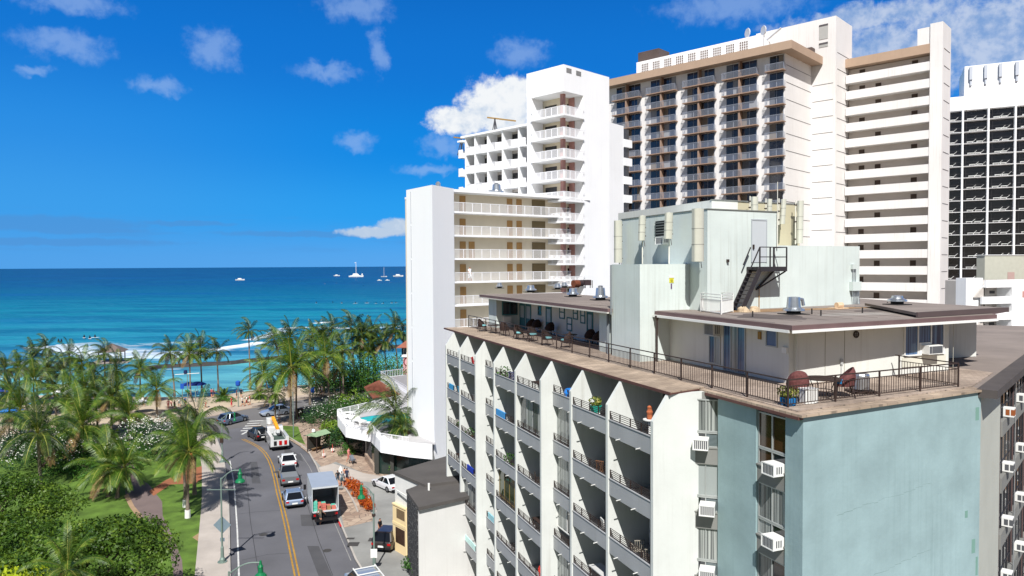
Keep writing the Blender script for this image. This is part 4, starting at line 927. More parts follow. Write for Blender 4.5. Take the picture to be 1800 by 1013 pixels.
# rusty blower on the far roof
c_ = lz(1008, 507, rz1); g = MB(); g.tube([(c_.x + .0, c_.y, 21.95), (c_.x + .7, c_.y + .2, 21.95)], .42, 14); o = g.build('rusty_drum', mat('rust', (110, 62, 44), .9, .35, 4), APT)
g = MB(); g.tube([(c_.x + .75, c_.y + .2, 22.0), (c_.x + 1.25, c_.y + .35, 22.0)], .36, 14); g.box(c_.x + 1.4, c_.x + 2.2, c_.y, c_.y + .8, 21.75, 22.35); g.box(c_.x + 2.3, c_.x + 2.36, c_.y, c_.y + .06, 21.45, 22.3); g.build('motor', mat('dark_motor', (60, 48, 50), .7, .2), o)
g = MB()
for dx in (0, .6, 1.5, 2.1): g.box(c_.x + dx, c_.x + dx + .06, c_.y + .1, c_.y + .16, 21.45, 21.8)
g.build('motor_stand', dark_m, o)
# ------------------------------------------------------------------ the hotels behind
def root_at(name, label, P, az): return empty(name, label, 'hotel', (P[0], P[1], 0), math.radians(-az))
class FR:
    """frame of a building: x inwards, y along its facade, both in metres"""
    def __init__(s, P, az):
        s.P = Vector((P[0], P[1], 0)); a = math.radians(az); s.az = az; s.u = Vector((math.sin(a), math.cos(a), 0)); s.w = Vector((math.cos(a), -math.sin(a), 0))
    def loc(s, p): q = Vector(p) - s.P; return Vector((q.dot(s.w), q.dot(s.u), p[2]))
    def x(s, px, py, xl):            # point on plane local x = xl
        d = ray(px, py); o = s.P + s.w * xl; t = (o - EYE).dot(s.w) / d.dot(s.w); return s.loc(EYE + d * t)
    def y(s, px, py, yl):
        d = ray(px, py); o = s.P + s.u * yl; t = (o - EYE).dot(s.u) / d.dot(s.u); return s.loc(EYE + d * t)
hw = mat('hotel_white', (244, 241, 238), .8, .06, .15, streak=.34, div=1.16)
hw2 = mat('hotel_bright_white', (246, 247, 248), .75, .04, .15, streak=.16, div=1.04)
hbrown = mat('hotel_tan_fascia', (200, 172, 148), .8, .08, .3, streak=.2, div=1.3)
hslab = mat('hotel_brown_slab', (158, 132, 114), .7, .1, 1)
hglass = mat('hotel_blue_glass', (34, 48, 74), .07, .4, .35, spec=1.0); hglass2 = mat('hotel_dark_glass', (40, 40, 44), .1, .4, .5, spec=.8)
hrail = mat('hotel_rail_grey', (150, 156, 168), .5, .05, 2)
hshade = mat('corridor_wall', (214, 204, 196), .85, .05, .4)
hdoor = mat('corridor_door', (176, 136, 84), .7, .1, 1)
hpink = mat('pink_wall', (186, 140, 132), .85, .05, 1)
seam = mat('panel_seam', (92, 88, 90), .9, 0)
curt_hotel = [mat('hotel_curtain_%s' % n_, c_, .8, .1, 3) for n_, c_ in (('grey', (104, 108, 116)), ('pale', (150, 152, 156)), ('beige', (128, 118, 106)))]
# ---- brown-roofed hotel
K1 = aty(1379.5, 125, 119.0); B = FR(K1, -46.9)
HB = root_at('hotel_tower', 'tall white hotel with a tan roof edge and columns of dark glazed balconies', K1, -46.9)
yA = B.x(1062, 151, 0).y
ZR0, ZR1 = 57.85, 59.15
mb = MB(); mb.box(0.01, 13, 0, yA + 6, 10, ZR0); mb.build('wall', hw, HB)
mb = MB(); mb.box(-2.0, 11.1, -1.9, yA + 7, ZR0, ZR1); mb.build('roof_fascia', hbrown, HB)
mb = MB(); mb.box(11.21, 19, -4.0, 10, 10, 65.6); mb.build('stair_shaft', hw, HB)
mb = MB(); mb.box(11.3, 18, 10, 20, ZR1, 64.4); mb.build('plant_room', hw, HB)
g = MB()
for k in range(17):
    z = 56.1 - 2.75 * k
    g.box(.6, 10.9, -.03, .0 - .001, z, z + .07)
    if k < 15: g.box(11.175, 11.21, -3.6, -.15, z + 1.1 - 2.75, z + 1.17 - 2.75); g.box(11.9, 17.6, -4.035, -4.0, z + 3.5, z + 3.57)
g.build('panel_seams', seam, HB)
for (x0, x1, y0, y1) in ((1440, 1455.6, 43, 69), (1440, 1455.6, 75, 83)):
    a, b_ = B.x(x0, 60, 11.2), B.x(x1, 60, 11.2); z1_, z0_ = B.x(1448, y0, 11.2).z, B.x(1448, y1, 11.2).z
    g = MB(); g.box(11.15, 11.2, a.y, b_.y, z0_, z1_); o = g.build('shaft_louvre', mat('louvre_grey', (176, 176, 172), .8, .1), HB); g = MB(); g.box(11.12, 11.15, a.y, b_.y, z1_ - .3, z1_); g.build('louvre_shadow_gap', seam, o)
# roof house with pierced grilles
yr0, yr1 = B.x(1118.8, 120, 3.5).y, B.x(1330, 90, 3.5).y; zr_ = B.x(1327, 62.8, 3.5).z
mb = MB(); mb.box(3.5, 9, yr1, yr0, ZR1 - .1, zr_); mb.build('roof_house', hw2, HB)
for cx in (300, 380, 464, 549, 636, 725, 817, 911, 1008):
    px = 1060 + cx / 4.084; c_ = B.x(px, 90, 3.45); g = MB()
    for i in range(4):
        for j in range(7): g.box(3.44, 3.497, c_.y - .75 + i * .4, c_.y - .75 + i * .4 + .24, ZR1 + .35 + j * .42, ZR1 + .35 + j * .42 + .26)
    g.build('pierced_grille', mat('grille_opening', (128, 120, 116), .9, 0), HB)
p = B.x(1135, 95, 5); g = MB(); g.box(4.2, 8, p.y - 3.4, p.y + 1.2, zr_ - .1, zr_ + 2.0); g.build('cooling_house', mat('dark_brown_metal', (90, 78, 74), .7, .15), HB)
for px, h in ((1315, 2.4), (1343, 2.2)):
    p = B.x(px, 62, 6); g = MB(); g.tube([(6, p.y, zr_ - 2), (6, p.y, zr_ + h)], .07, 6); g.tube([(5.8, p.y + .1, zr_ + h - .9), (5.95, p.y, zr_ + h - .9)], .8, 12); g.build('satellite_dish', mat('dish_grey', (196, 200, 206), .6, .05), HB)
p = B.x(1358, 66, 8); g = MB(); g.tube([(8, p.y + 2.2, 62.4), (8, p.y - 1.5, 64.6)], .16, 6); g.build('davit_arm', mat('dish_grey', (196, 200, 206), .6, .05), HB)
p = B.x(1420, 77, 11); g = MB(); g.box(9.6, 11.1, p.y - 1.2, p.y + 1.6, ZR1, ZR1 + 1.6); g.build('roof_unit', mat('dark_brown_metal', (90, 78, 74), .7, .15), HB)
bay_px = [(1082, 1126), (1142, 1188.5), (1206, 1256.6), (1274.7, 1331), (1350.6, 1379.3)]
nfl = 17
Z0F = 55.2
for bi, (x0, x1) in enumerate(bay_px):
    ya, yb = B.x(x1, 200, -.2).y, B.x(x0, 200, -.2).y
    if bi == 4: ya = .02
    halves = [(ya, (ya + yb) / 2), ((ya + yb) / 2, yb)] if bi < 4 else [(ya, yb)]
    if bi < 4:
        g = MB(); g.box(-.95, .0, (ya + yb) / 2 - .13, (ya + yb) / 2 + .13, 12, ZR0 - .02); g.build('party_fin', hslab, HB)
    for k in range(nfl):
        z = Z0F - 2.745 * k; yc = (ya + yb) / 2
        if onz and B and False: pass
        s = MB(); s.box(-1.15, .0, ya - .25, yb + .25, z - .16, z); bo = s.build('balcony', hslab, HB)
        r = MB(); r.box(-1.14, -1.1, ya - .22, yb + .22, z + 1.02, z + 1.07)
        nb = int((yb - ya) / .16)
        for j in range(nb + 1):
            yy = ya - .2 + (yb - ya + .4) * j / nb; r.box(-1.135, -1.115, yy - .022, yy + .022, z, z + 1.02)
        r.box(-1.14, -.05, yb + .19, yb + .22, z + 1.02, z + 1.07)
        for j in range(7): r.box(-1.1 + j * .15, -1.08 + j * .15, yb + .2, yb + .22, z, z + 1.02); r.box(-1.1 + j * .15, -1.08 + j * .15, ya - .22, ya - .2, z, z + 1.02)
        r.build('railing', hrail, bo)
        gl = MB()
        for (a, b_) in halves: gl.box(-.03, .0, a + .14, b_ - .14, z, z + 2.5)
        gl.build('glass_doors', hglass if (k * 3 + bi) % 4 else hglass2, bo)
        fm = MB()
        for (a, b_) in halves: fm.box(-.06, -.03, (a + b_) / 2 - .03, (a + b_) / 2 + .03, z, z + 2.5); fm.box(-.05, -.03, a + .14, a + .2, z, z + 2.5)
        fm.build('door_frame', hrail, bo)
        for (a, b_) in halves:
            if rnd.random() < .45:
                cu = MB(); f_ = rnd.uniform(.18, .5); s_ = rnd.random() < .5; y0c = a + .2 if s_ else b_ - .16 - (b_ - a) * f_; cu.box(-.034, -.031, y0c, y0c + (b_ - a) * f_, z + .05, z + 2.45); cu.build('curtain', curt_hotel[rnd.randrange(3)], bo)
# corridor wing
yq0, yq1 = -4.1, -17.1
XW = 15.85
mb = MB(); mb.box(XW + 1.5, XW + 9, yq1, yq0, 8, ZR0 - .2); mb.build('corridor_back_wall', hshade, HB)
mb = MB(); mb.box(XW - .15, XW + 9, yq1 - .1, yq0 + 2, 57.75, 59.2); mb.build('wing_fascia', hbrown, HB)
mb = MB(); mb.box(XW - .2, XW + 5.0, -18.9, yq1, 8, 62.3); mb.build('wing_shaft', hw, HB)
p = B.x(1622, 78, XW); g = MB(); g.box(XW, XW + 2.5, yq1, yq1 + 1.9, 59.2, 61.9); g.build('shaft_annex', hw, HB)
g = MB()
for k in range(17): g.box(XW + .6, XW + 4.2, -18.94, -18.9, 58.2 - 2.74 * k, 58.27 - 2.74 * k)
g.build('wing_seams', seam, HB)
for k in range(17):
    zt_ = 57.75 - 1.35 - 2.74 * k
    g = MB(); g.box(XW - .1, XW + .12, yq1, yq0, zt_ - 1.4, zt_); g.box(XW + .12, XW + 1.5, yq1, yq0, zt_ - 1.4, zt_ - 1.15); o = g.build('corridor_parapet', hw, HB)
    for j, yy in enumerate((-6.3, -8.9, -14.5)):
        if (k * 7 + j * 3) % 5 < 3: d_ = MB(); d_.box(XW + 1.45, XW + 1.498, yy - .45, yy + .45, zt_ - 1.14, zt_ + .95); d_.build('door', mat('door_shadow_brown', (84, 70, 62), .8, .1), o)
# ---- middle white tower with the open corner
T0 = aty(991.2, 250, 95.0); T = FR(T0, -44.8)
HT = root_at('corner_tower', 'bright white hotel tower with an open balcony corner and pink inner walls', T0, -44.8)
zt_ = T.x(991, 113, 0).z; zs_ = T.x(991, 160, 0).z
yl_, yo_ = T.x(925.6, 150, 0).y, T.x(934.5, 200, 0).y
xr_, xo_ = T.y(1071, 200, 0).x, T.y(1025.5, 250, 0).x
mb = MB(); mb.box(0, xr_, 0, yl_, zs_, zt_); mb.build('top_block', hw2, HT)
mb = MB(); mb.box(xo_, xr_, 0, yl_, 0, zs_); mb.build('blank_wall', hw2, HT)
mb = MB(); mb.box(.02, 2.2, yo_, yl_ - .01, 0, zs_); mb.build('corner_pier', hw2, HT)
mb = MB(); mb.box(2.6, xo_, 2.4, yl_, 0, zs_); mb.build('inner_wall', mat('cream_inner_wall', (226, 214, 190), .85, .05), HT)
mb = MB(); mb.box(1.0, 1.5, 1.0, 1.5, 0, zs_); mb.build('pink_column', hpink, HT)
mb = MB(); mb.box(xo_ - .2, xo_ - .004, 1.5, 2.6, 0, zs_); mb.build('pink_end', hpink, HT)
for k in range(15):
    z = zs_ - 3.45 + .55 - 2.75 * k
    if z < 1: break
    g = MB(); g.box(-.2, xo_, -.2, yo_ + .05, z - .22, z); bo = g.build('corner_balcony', hw2, HT)
    r = MB(); r.box(-.2, -.14, -.2, yo_, z + 1.0, z + 1.07); r.box(-.14, xo_, -.2, -.14, z + 1.0, z + 1.07)
    for j in range(int(yo_ / .17)): r.box(-.19, -.15, j * .17 - .18, j * .17 - .12 + (.06 if j % 6 == 0 else 0), z, z + 1.0)
    for j in range(int(xo_ / .17)): r.box(j * .17 - .12, j * .17 - .06 + (.06 if j % 6 == 0 else 0), -.19, -.15, z, z + 1.0)
    r.build('railing', mat('white_rail', (236, 236, 238), .6, .02), bo)
    w_ = MB(); w_.box(2.55, 2.598, yo_ * .62, yo_ - .1, z + .1, z + 2.1); w_.build('window', hglass2, bo)
    
    w_ = MB(); w_.box(3.4, 4.4, 2.35, 2.398, z, z + 2.1); w_.build('door', hglass2, bo)
for px, py in ((1000, 124.5), (1017, 129.5)):
    q_ = T.y(px, py, 0); g = MB(); g.box(q_.x - .5, q_.x + .5, -.03, -.001, q_.z - .3, q_.z + .3); g.build('wall_vent', mat('vent_grey', (130, 130, 130), .8, .1), HT)
# balcony wing behind its left side
yw1 = T.x(817, 260, .8).y; y0_ = yl_; zw = T.x(924, 218.5, .8).z
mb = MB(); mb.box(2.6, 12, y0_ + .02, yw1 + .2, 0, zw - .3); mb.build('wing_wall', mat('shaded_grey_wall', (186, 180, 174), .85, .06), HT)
mb = MB(); mb.prism([(.5, y0_ + .02), (12, y0_ + .02), (12, yw1 + .6), (.5, yw1 + .6)], zw - .28, zw); mb.build('wing_roof', hw2, HT)
fy = [T.x(px, 260, .8).y for px in (925, 912, 883.5, 857.5, 835, 818.5)]
for i in range(5):
    a, b_ = fy[i], fy[i + 1]
    g = MB(); g.box(.75, 2.7, b_ - .12, b_ + .12, 0, zw - .28); g.build('divider_fin', hw2, HT)
    for k in range(13):
        z = zw - 2.85 - 2.75 * k + .1
        if z < 14: break
        g = MB(); g.prism([(.75, a + .1), (.55, (a + b_) / 2 - .3), (.75, b_ - .13), (2.6, b_ - .13), (2.6, a + .1)], z - .2, z); bo = g.build('wing_balcony', hw2, HT)
        r = MB(); mid = (a + b_) / 2 - .3; r.prism([(.75, a + .1), (.55, mid), (.6, mid), (.8, a + .1)], z, z + .95)
        n = 8
        for j in range(n): yy = mid + (b_ - .13 - mid) * j / n; xx = .57 + .2 * j / n; r.box(xx, xx + .04, yy, yy + .07, z, z + .95)
        r.prism([(.55, mid), (.75, b_ - .13), (.8, b_ - .13), (.6, mid)], z + .95, z + 1.02); r.build('railing', mat('white_rail', (236, 236, 238), .6, .02), bo)
        w_ = MB(); w_.box(2.56, 2.598, b_ - 1.5, b_ - .2, z, z + 2.1); w_.build('window', hglass2, bo)
        if (i + k) % 2: w_ = MB(); w_.box(2.55, 2.598, a + .1, b_ - 1.6, z, z + 2.4); w_.build('pink_wall', hpink, bo)
a = fy[5] + .15; e_ = T.x(805.5, 260, .3).y
for k in range(10):
    z = zw - 2.85 - 2.75 * k - .2; g = MB(); g.box(.3, 2.4, a, e_, z - .2, z); g.box(.3, .38, a, e_, z, z + 1.0); g.box(.3, 2.4, e_ - .08, e_, z, z + 1.0); g.build('end_balcony', hw2, HT)
g = MB(); g.box(.2, 4, a, e_ + .1, zw - .9, zw - .65); g.build('end_canopy', hw2, HT)
# annex to the right with small white balconies
xa0, xa1 = xr_ + .3, T.y(1104, 300, 2.6).x; za = T.y(1071, 213.5, 2.6).z
mb = MB(); mb.prism([(xr_ - .2, 2.6), (xa1, 3.4), (xa1 + .6, 12), (xr_ - .2, 12)], 0, za); mb.build('annex_wall', hw2, HT)
for k in range(12):
    z = za - 2.9 - 2.75 * k
    if z < 18: break
    g = MB(); g.box(xa1 + .02, xa1 + 2.0, 3.3, 6, z - .15, z + 1.0); o = g.build('annex_balcony', hw2, HT)
    g = MB(); g.box(xa1 + .05, xa1 + 1.7, 3.7, 6, z + 1.0, z + 2.6); g.build('annex_window', hglass2, o)
    g = MB(); g.box(xr_ + 1.0, xr_ + 1.12, 2.6, 2.66 + .12, z + 1.1, z + 1.7); g.build('slit_window', hglass2, o)
# ---- low corridor wing with the blank white end
L0 = aty(797, 375, 86.0); LW = FR(L0, 53.9 + 180)       # y runs back towards the camera-left; facade normal towards the viewer
HL = root_at('corridor_block', 'white hotel block with long open corridors, wooden doors and a blank end wall', L0, 53.9)
LF = FR(L0, 53.9)                                          # y along the corridor to the right, x to the right-front: inside is -x
Lr = LF.loc(aty(991.5, 384, 96.0)).y + 1.2
zf0 = 30.2; zro = 32.95
mb = MB(); mb.box(-12, -1.9, .05, Lr, 0, zro - .3); mb.build('corridor_wall', mat('cream_inner_wall', (226, 214, 190), .85, .05), HL)
mb = MB(); mb.box(-12, .15, .0, Lr + 3.2, zro - .3, zro); mb.build('roof_slab', hw2, HL)
doors = {0: [1.9, 8.5, 9.9], 1: [1.9, 8.5, 9.9], 2: [1.9, 3.1, 8.5, 9.9], 3: [1.9, 8.5, 9.9], 4: [1.9, 8.5, 9.9]}
for k in range(11):
    z = zf0 - 2.75 * k
    if z < 1: break
    g = MB(); g.box(-1.9, 0, .02, Lr, z, z + .2); bo = g.build('corridor_slab', hw2, HL)
    r = MB(); r.box(-.07, -.02, .02, Lr, z + 1.22, z + 1.28)
    for j in range(int(Lr / .13)): r.box(-.06, -.035, j * .13 + .03, j * .13 + .06, z + .2, z + 1.22)
    for j in range(int(Lr / 1.3)): r.box(-.075, -.015, j * 1.3 + .04, j * 1.3 + .1, z + .2, z + 1.22)
    r.build('railing', mat('white_rail', (236, 236, 238), .6, .02), bo)
    for yy in doors.get(k % 5): d_ = MB(); d_.box(-1.898, -1.86, yy * Lr / 17, yy * Lr / 17 + .85, z + .2, z + 2.25); d_.build('door', hdoor, bo)
    w_ = MB(); w_.box(-1.898, -1.85, Lr * .72, Lr * .84, z + .2, z + 2.3); w_.build('recess', mat('olive_recess', (120, 106, 78), .9, .05), bo)
E0 = aty(759.5, 325.7, 81.7); E1 = aty(714, 335, 87.2)
pe = [LF.loc(p) for p in (E0, L0, E1)]
mb = MB(); mb.prism([(pe[0].x, pe[0].y), (.16, -.02), (-.5, .0), (-9, .0), (pe[2].x, pe[2].y)], 0, 33.0); mb.build('blank_end_wall', mat('lifted_white', (248, 250, 252), .75, .02, .15, streak=.08), HL)  # whiter than the other walls: colour lifted to offset shade on its right half
g = MB(); q_ = pe[2] + (pe[0] - pe[2]) * .18; q2 = pe[2] + (pe[0] - pe[2]) * .2; nv = Vector((-(pe[0] - pe[2]).y, (pe[0] - pe[2]).x, 0)).normalized() * .03
if nv.y > 0: nv = -nv
for k in range(8): g.prism([(q_.x, q_.y), (q2.x, q2.y), (q2.x + nv.x, q2.y + nv.y), (q_.x + nv.x, q_.y + nv.y)], 1 + 4 * k, 4.7 + 4 * k)
g.build('vertical_joint', mat('pale_seam', (186, 190, 196), .9, 0), HL)
g = MB(); c_ = LF.loc(aty(770, 329, 84)); g.lathe((c_.x, c_.y), [(.3, 33), (.3, 33.4), (.15, 33.6)], 10); g.build('roof_turbine', galv_m, HL)
g = MB(); c_ = LF.loc(aty(873, 332, 92)); g.lathe((c_.x, c_.y), [(.9, 33), (.9, 33.3), (.55, 33.4), (.5, 34.1), (.2, 34.3)], 14); g.build('roof_fan', galv_m, HL)
# ---- far dark-glass hotel at the right edge
G0 = aty(1662, 197, 190.0); G = FR(G0, -63.4)
HG = root_at('dark_glass_hotel', 'distant white-framed hotel with dark glass and rows of sun loungers on its balconies', G0, -63.4)
zg = G0.z
def gy(px): return G.x(px, 300, 0).y
yR, yL = gy(1880), gy(1640)
mb = MB(); mb.box(1.6, 16, yR, yL, 0, zg); mb.build('glass_wall', mat('charcoal_glass', (44, 40, 44), .12, .35, .3, spec=.7), HG)
mb = MB(); mb.box(-.2, 16, yR, yL, zg, G.x(1693, 192, 0).z + 3.2); mb.build('roof_band', hw2, HG)
yb0 = gy(1693.5); ztop = G.x(1693.5, 117, 0).z
mb = MB(); mb.box(.3, 14, yR, yb0, zg + 3, ztop); mb.build('upper_block', hw2, HG)
for px in (1707, 1733, 1759, 1788):
    c_ = G.x(px, 125, 0); g = MB(); g.box(-.35, .3, c_.y - .35, c_.y + .35, ztop - 3.6, ztop - .3); g.box(-.1, .3, c_.y - .2, c_.y + .2, ztop - 5, ztop - 3.6); g.build('wall_bracket', mat('bracket_grey', (190, 196, 206), .8, .05), HG)
for px in (1691.5, 1736.5, 1784, 1834):
    c_ = gy(px); g = MB(); g.box(-.25, 1.6, c_ - .2, c_ + .2, 0, zg); g.build('white_column', hw2, HG)
edges = [yL] + [gy(px) for px in (1691.5, 1736.5, 1784, 1834)]
lounger = None
cnt = 0
for k in range(17):
    z = zg - 2.9 * k - 2.6
    for i in range(4):
        a, b_ = edges[i], edges[i + 1]
        g = MB(); n = 6; pts = [(-.1 - .55 * math.sin(math.pi * j / n), a + (b_ - a) * j / n) for j in range(n + 1)] + [(1.6, b_), (1.6, a)]
        g.prism(pts, z - .1, z); bo = g.build('balcony', hw2, HG)
        r = MB()
        for j in range(n): r.beam((pts[j][0], pts[j][1], z + 1.0), (pts[j + 1][0], pts[j + 1][1], z + 1.0), .05, .05)
        r.beam((.1, (a + b_) / 2 + 2, z), (.1, (a + b_) / 2 + 2, z + 2.6), .06, .06); r.build('rail', mat('rail_dull', (50, 48, 50), .6, 0), bo)
        if G.P and k < 16:
            for q in (.38, .66):
                L_ = a + (b_ - a) * (q + rnd.uniform(-.06, .06)); wp = G.P + G.w * .5 + G.u * L_
                pp = (wp - EYE); zz_ = pp.dot(_fw); sx_ = CX + F * pp.dot(CR) / zz_
                if sx_ > 1800 or sx_ < 1664: continue
                if lounger is None:
                    lounger = empty('sun_lounger', 'x', 'sun lounger'); m_ = MB(); m_.box(-.35, .35, -.9, .5, .38, .46); m_.build('seat', whitem, lounger); m_ = MB(); m_.beam((0, .5, .42), (0, 1.1, 1.0), .7, .06); m_.build('backrest', whitem, lounger)
                    m_ = MB(); m_.box(-.3, .3, -.77, .37, .3, .34)
                    for sx in (-.3, .3):
                        for sy in (-.8, .4): m_.box(sx - .03, sx + .03, sy - .03, sy + .03, 0, .38)
                    m_.build('legs', whitem, lounger); c_ = lounger
                else: c_ = copy_tree(lounger)
                c_.location = (wp.x, wp.y, z); c_.rotation_euler = (0, 0, math.radians(63.4) + math.pi)
                c_['label'] = 'pale sun lounger standing on a far dark glass hotel balcony'; c_['group'] = 'sun loungers on the far hotel balconies'; cnt += 1
# ---- beige plant box and white stair building at the right
def facing(name, label, cat, px, py, Y, az, cat2=None): P = aty(px, py, Y); return empty(name, label, cat, (P.x, P.y, 0), math.radians(-az)), FR(P, az)
WB, w_f = facing('white_building', 'low white building with open stair landings and diagonal stair walls', 'building', 1733, 540, 84.0, 75.0)
def wy(px): return w_f.x(px, 520, 0).y
def wz(py, px=1760): return w_f.x(px, py, 0).z
y0, y1, y2 = wy(1706), wy(1779), wy(1880)
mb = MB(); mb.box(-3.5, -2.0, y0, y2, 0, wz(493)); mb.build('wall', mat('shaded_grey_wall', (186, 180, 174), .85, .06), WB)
mb = MB(); mb.box(-2.0, 0, y1, y2, 0, wz(492.5, 1790)); mb.build('front_block', hw2, WB)
mb = MB(); mb.box(-2.0, -.6, y0, wy(1733) + .2, 0, wz(489, 1720)); mb.build('stair_tower', hw2, WB)
ya = wy(1733)
for i, (pt, pb) in enumerate(((493, 505.5), (521.5, 534), (549, 562.5), (576, 590))):
    g = MB(); g.box(-.25, 0, wy(1726.5 if i else 1733), y1, wz(pb), wz(pt)); g.box(-2, -.25, ya, y1, wz(pb), wz(pb) + .2); o = g.build('landing_parapet', hw2, WB)
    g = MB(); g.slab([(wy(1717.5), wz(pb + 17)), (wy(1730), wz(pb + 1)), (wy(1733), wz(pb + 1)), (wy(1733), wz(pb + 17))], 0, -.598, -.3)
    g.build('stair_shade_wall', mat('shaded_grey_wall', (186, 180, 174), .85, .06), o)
    g = MB(); g.box(-1.998, -1.95, wy(1736), wy(1757), wz(pb + 15), wz(pb)); g.box(-1.998, -1.95, wy(1766), wy(1775), wz(pb + 12), wz(pb + 7)); g.build('window', mat('shadow_glass', (70, 70, 72), .2, .1), o)
g = MB(); g.box(.002, .03, wy(1797), wy(1800.5), wz(523, 1798), wz(512, 1798)); g.build('small_window', hpink, WB)
PB, pf = facing('plant_house', 'beige corrugated roof plant house with a brown door', 'building', 1731, 470, 93.0, 75.0)
g = MB(); g.box(-1.2, 0, 0, pf.x(1880, 470, 0).y, 12, pf.x(1740, 449, 0).z); g.build('wall', mat('beige_cladding', (196, 196, 182), .8, .05, 2, div=1.2), PB)
g = MB(); g.box(-1.3, .1, -.1, pf.x(1880, 470, 0).y, pf.x(1740, 449, 0).z, pf.x(1740, 448, 0).z); g.build('roof_edge', hw2, PB)
g = MB(); g.box(.002, .04, pf.x(1771, 480, 0).y, pf.x(1783, 480, 0).y, pf.x(1777, 493, 0).z, pf.x(1777, 478.5, 0).z); g.build('door', mat('mauve_door', (176, 150, 144), .8, .05), PB)
# distant cranes poking over the wing
for px, py, h, lab in ((870, 232, 3.0, 'small yellow-brown roof crane showing above the white balcony wing'), (811, 262, 2.6, 'small grey roof winch at the far left end of the white balcony wing')):
    P_ = aty(px, py, 112.0); o = empty('roof_crane', lab, 'crane', (P_.x, P_.y, P_.z - 1), .3)
    g = MB(); g.tube([(0, 0, 0), (0, 0, h)], .12, 6); g.beam((-.6, 0, 0), (0, 0, h), .1, .1); g.beam((.6, 0, 0), (0, 0, h), .1, .1); g.build('mast', mat('crane_dark', (60, 60, 66), .6, .1), o)
    g = MB(); g.beam((-1.2, 0, h + .1), (3.4, .2, h - .15), .16, .2); g.build('jib', mat('crane_ochre', (150, 120, 70), .6, .1), o)
# ------------------------------------------------------------------ low buildings by the road
def Pz(L, z): return [tuple(onz(x, y, z)[:2]) for x, y in L]
felt = mat('dark_roof_felt', (104, 100, 97), .95, .16, .5, fine=.2, div=1.4)
felt_e = mat('dark_roof_edge', (64, 60, 58), .9, .1, 1)
stucco = mat('white_stucco', (240, 239, 235), .85, .06, .4, streak=.3, bump=.2, div=1.25)
cream = mat('cream_stucco', (246, 220, 170), .85, .05, .5, streak=.1, div=1.15)
SBo = onz(735.5, 889.6, 6.5)
SB = empty('shop_building', 'small white two storey building with dark flat roofs and a black lava rock strip', 'building', (SBo.x, SBo.y, 0))
def rel(L, o): return [(x - o.x, y - o.y) for x, y in L]
A_, B_, C_, D_ = Pz([(694, 829), (746, 850.5), (860, 838), (860, 780)], 6.7)
mb = MB(); mb.prism(rel([A_, B_, C_, D_], SBo), .1, 6.45); mb.build('rear_wing_wall', stucco, SB)
mb = MB(); mb.prism(rel(Pz([(692.5, 829), (746.5, 852), (862, 839), (862, 779)], 6.7), SBo), 6.45, 6.7); mb.build('rear_roof', felt, SB)
E_, F_, G_, H_, I_ = Pz([(715.3, 861.3), (735.5, 889.6), (860, 862), (860, 835), (746, 851)], 6.5)
mb = MB(); mb.prism(rel([E_, F_, G_, H_, I_], SBo), .1, 6.25); mb.build('front_wing_wall', stucco, SB)
mb = MB(); mb.prism(rel(Pz([(713.8, 861), (735.5, 892), (862, 863.5), (862, 833), (745, 849)], 6.5), SBo), 6.25, 6.5); mb.build('front_roof', felt, SB)
def lava_mat():
    m = bpy.data.materials.new('lava_rock'); m.use_nodes = True; n = m.node_tree.nodes; l = m.node_tree.links; b = n['Principled BSDF']
    t = n.new('ShaderNodeTexCoord'); e = n.new('ShaderNodeTexVoronoi'); e.feature = 'DISTANCE_TO_EDGE'; e.inputs['Scale'].default_value = 2.6; l.new(t.outputs['Object'], e.inputs['Vector'])
    mr = n.new('ShaderNodeMapRange'); mr.inputs[1].default_value = .02; mr.inputs[2].default_value = .05; l.new(e.outputs['Distance'], mr.inputs[0])
    x = n.new('ShaderNodeMix'); x.data_type = 'RGBA'; l.new(mr.outputs[0], x.inputs[0]); x.inputs[6].default_value = (*lin(120, 120, 116), 1); x.inputs[7].default_value = (*lin(44, 42, 44), 1)
    l.new(x.outputs[2], b.inputs['Base Color']); b.inputs['Roughness'].default_value = .9; return m
LAVA = lava_mat()
def alongwall(mb, p, q, f0, f1, d0, d1, z0, z1):
    """box on the wall from p to q (plan), between fractions f0..f1, standing out d0..d1 to its right-hand side"""
    p, q = Vector(p), Vector(q); t = (q - p).normalized(); n = Vector((-t.y, t.x)); n = -n
    if n.dot(-(p + q) / 2 - Vector((SBo.x, SBo.y))) < 0: n = -n
    a, b = p + (q - p) * f0, p + (q - p) * f1
    return mb.prism([tuple(a + n * d0), tuple(b + n * d0), tuple(b + n * d1), tuple(a + n * d1)], z0, z1)
e_, f_ = rel([E_, F_], SBo)
g = MB(); alongwall(g, e_, f_, .06, .96, .004, .07, .12, 6.2); g.build('lava_strip', LAVA, SB)
a_, b_ = rel([A_, B_], SBo)
g = MB(); alongwall(g, a_, b_, 0, .46, .004, .25, .12, 4.0); g.build('cream_bay', cream, SB)
g = MB(); alongwall(g, a_, b_, 0, .46, .25, .29, 2.35, 2.6); alongwall(g, a_, b_, 0, .46, .004, .32, 4.0, 4.12); g.build('bay_ledge', cream, SB)
g = MB(); alongwall(g, a_, b_, .14, .42, .251, .262, 3.0, 3.8); g.build('bay_window', mat('cream_grille', (120, 100, 74), .6, .3, 9), SB)
g = MB(); alongwall(g, a_, b_, .1, .42, .251, .262, .9, 2.2); g.build('bay_opening', mat('shop_window_dark', (70, 52, 42), .3, .4, 3), SB)
g = MB(); pts = rel(Pz([(697, 862), (720, 876)], 5.3), SBo); g.beam((*pts[0], 5.3), (*pts[1], 5.3), .08, .1); g.build('white_conduit', whitem, SB)
p_ = onz(754, 862, 6.5); g = MB(); g.cyl((p_.x - SBo.x, p_.y - SBo.y), .09, 6.5, 7.05, 8); g.build('vent_pipe', whitem, SB)
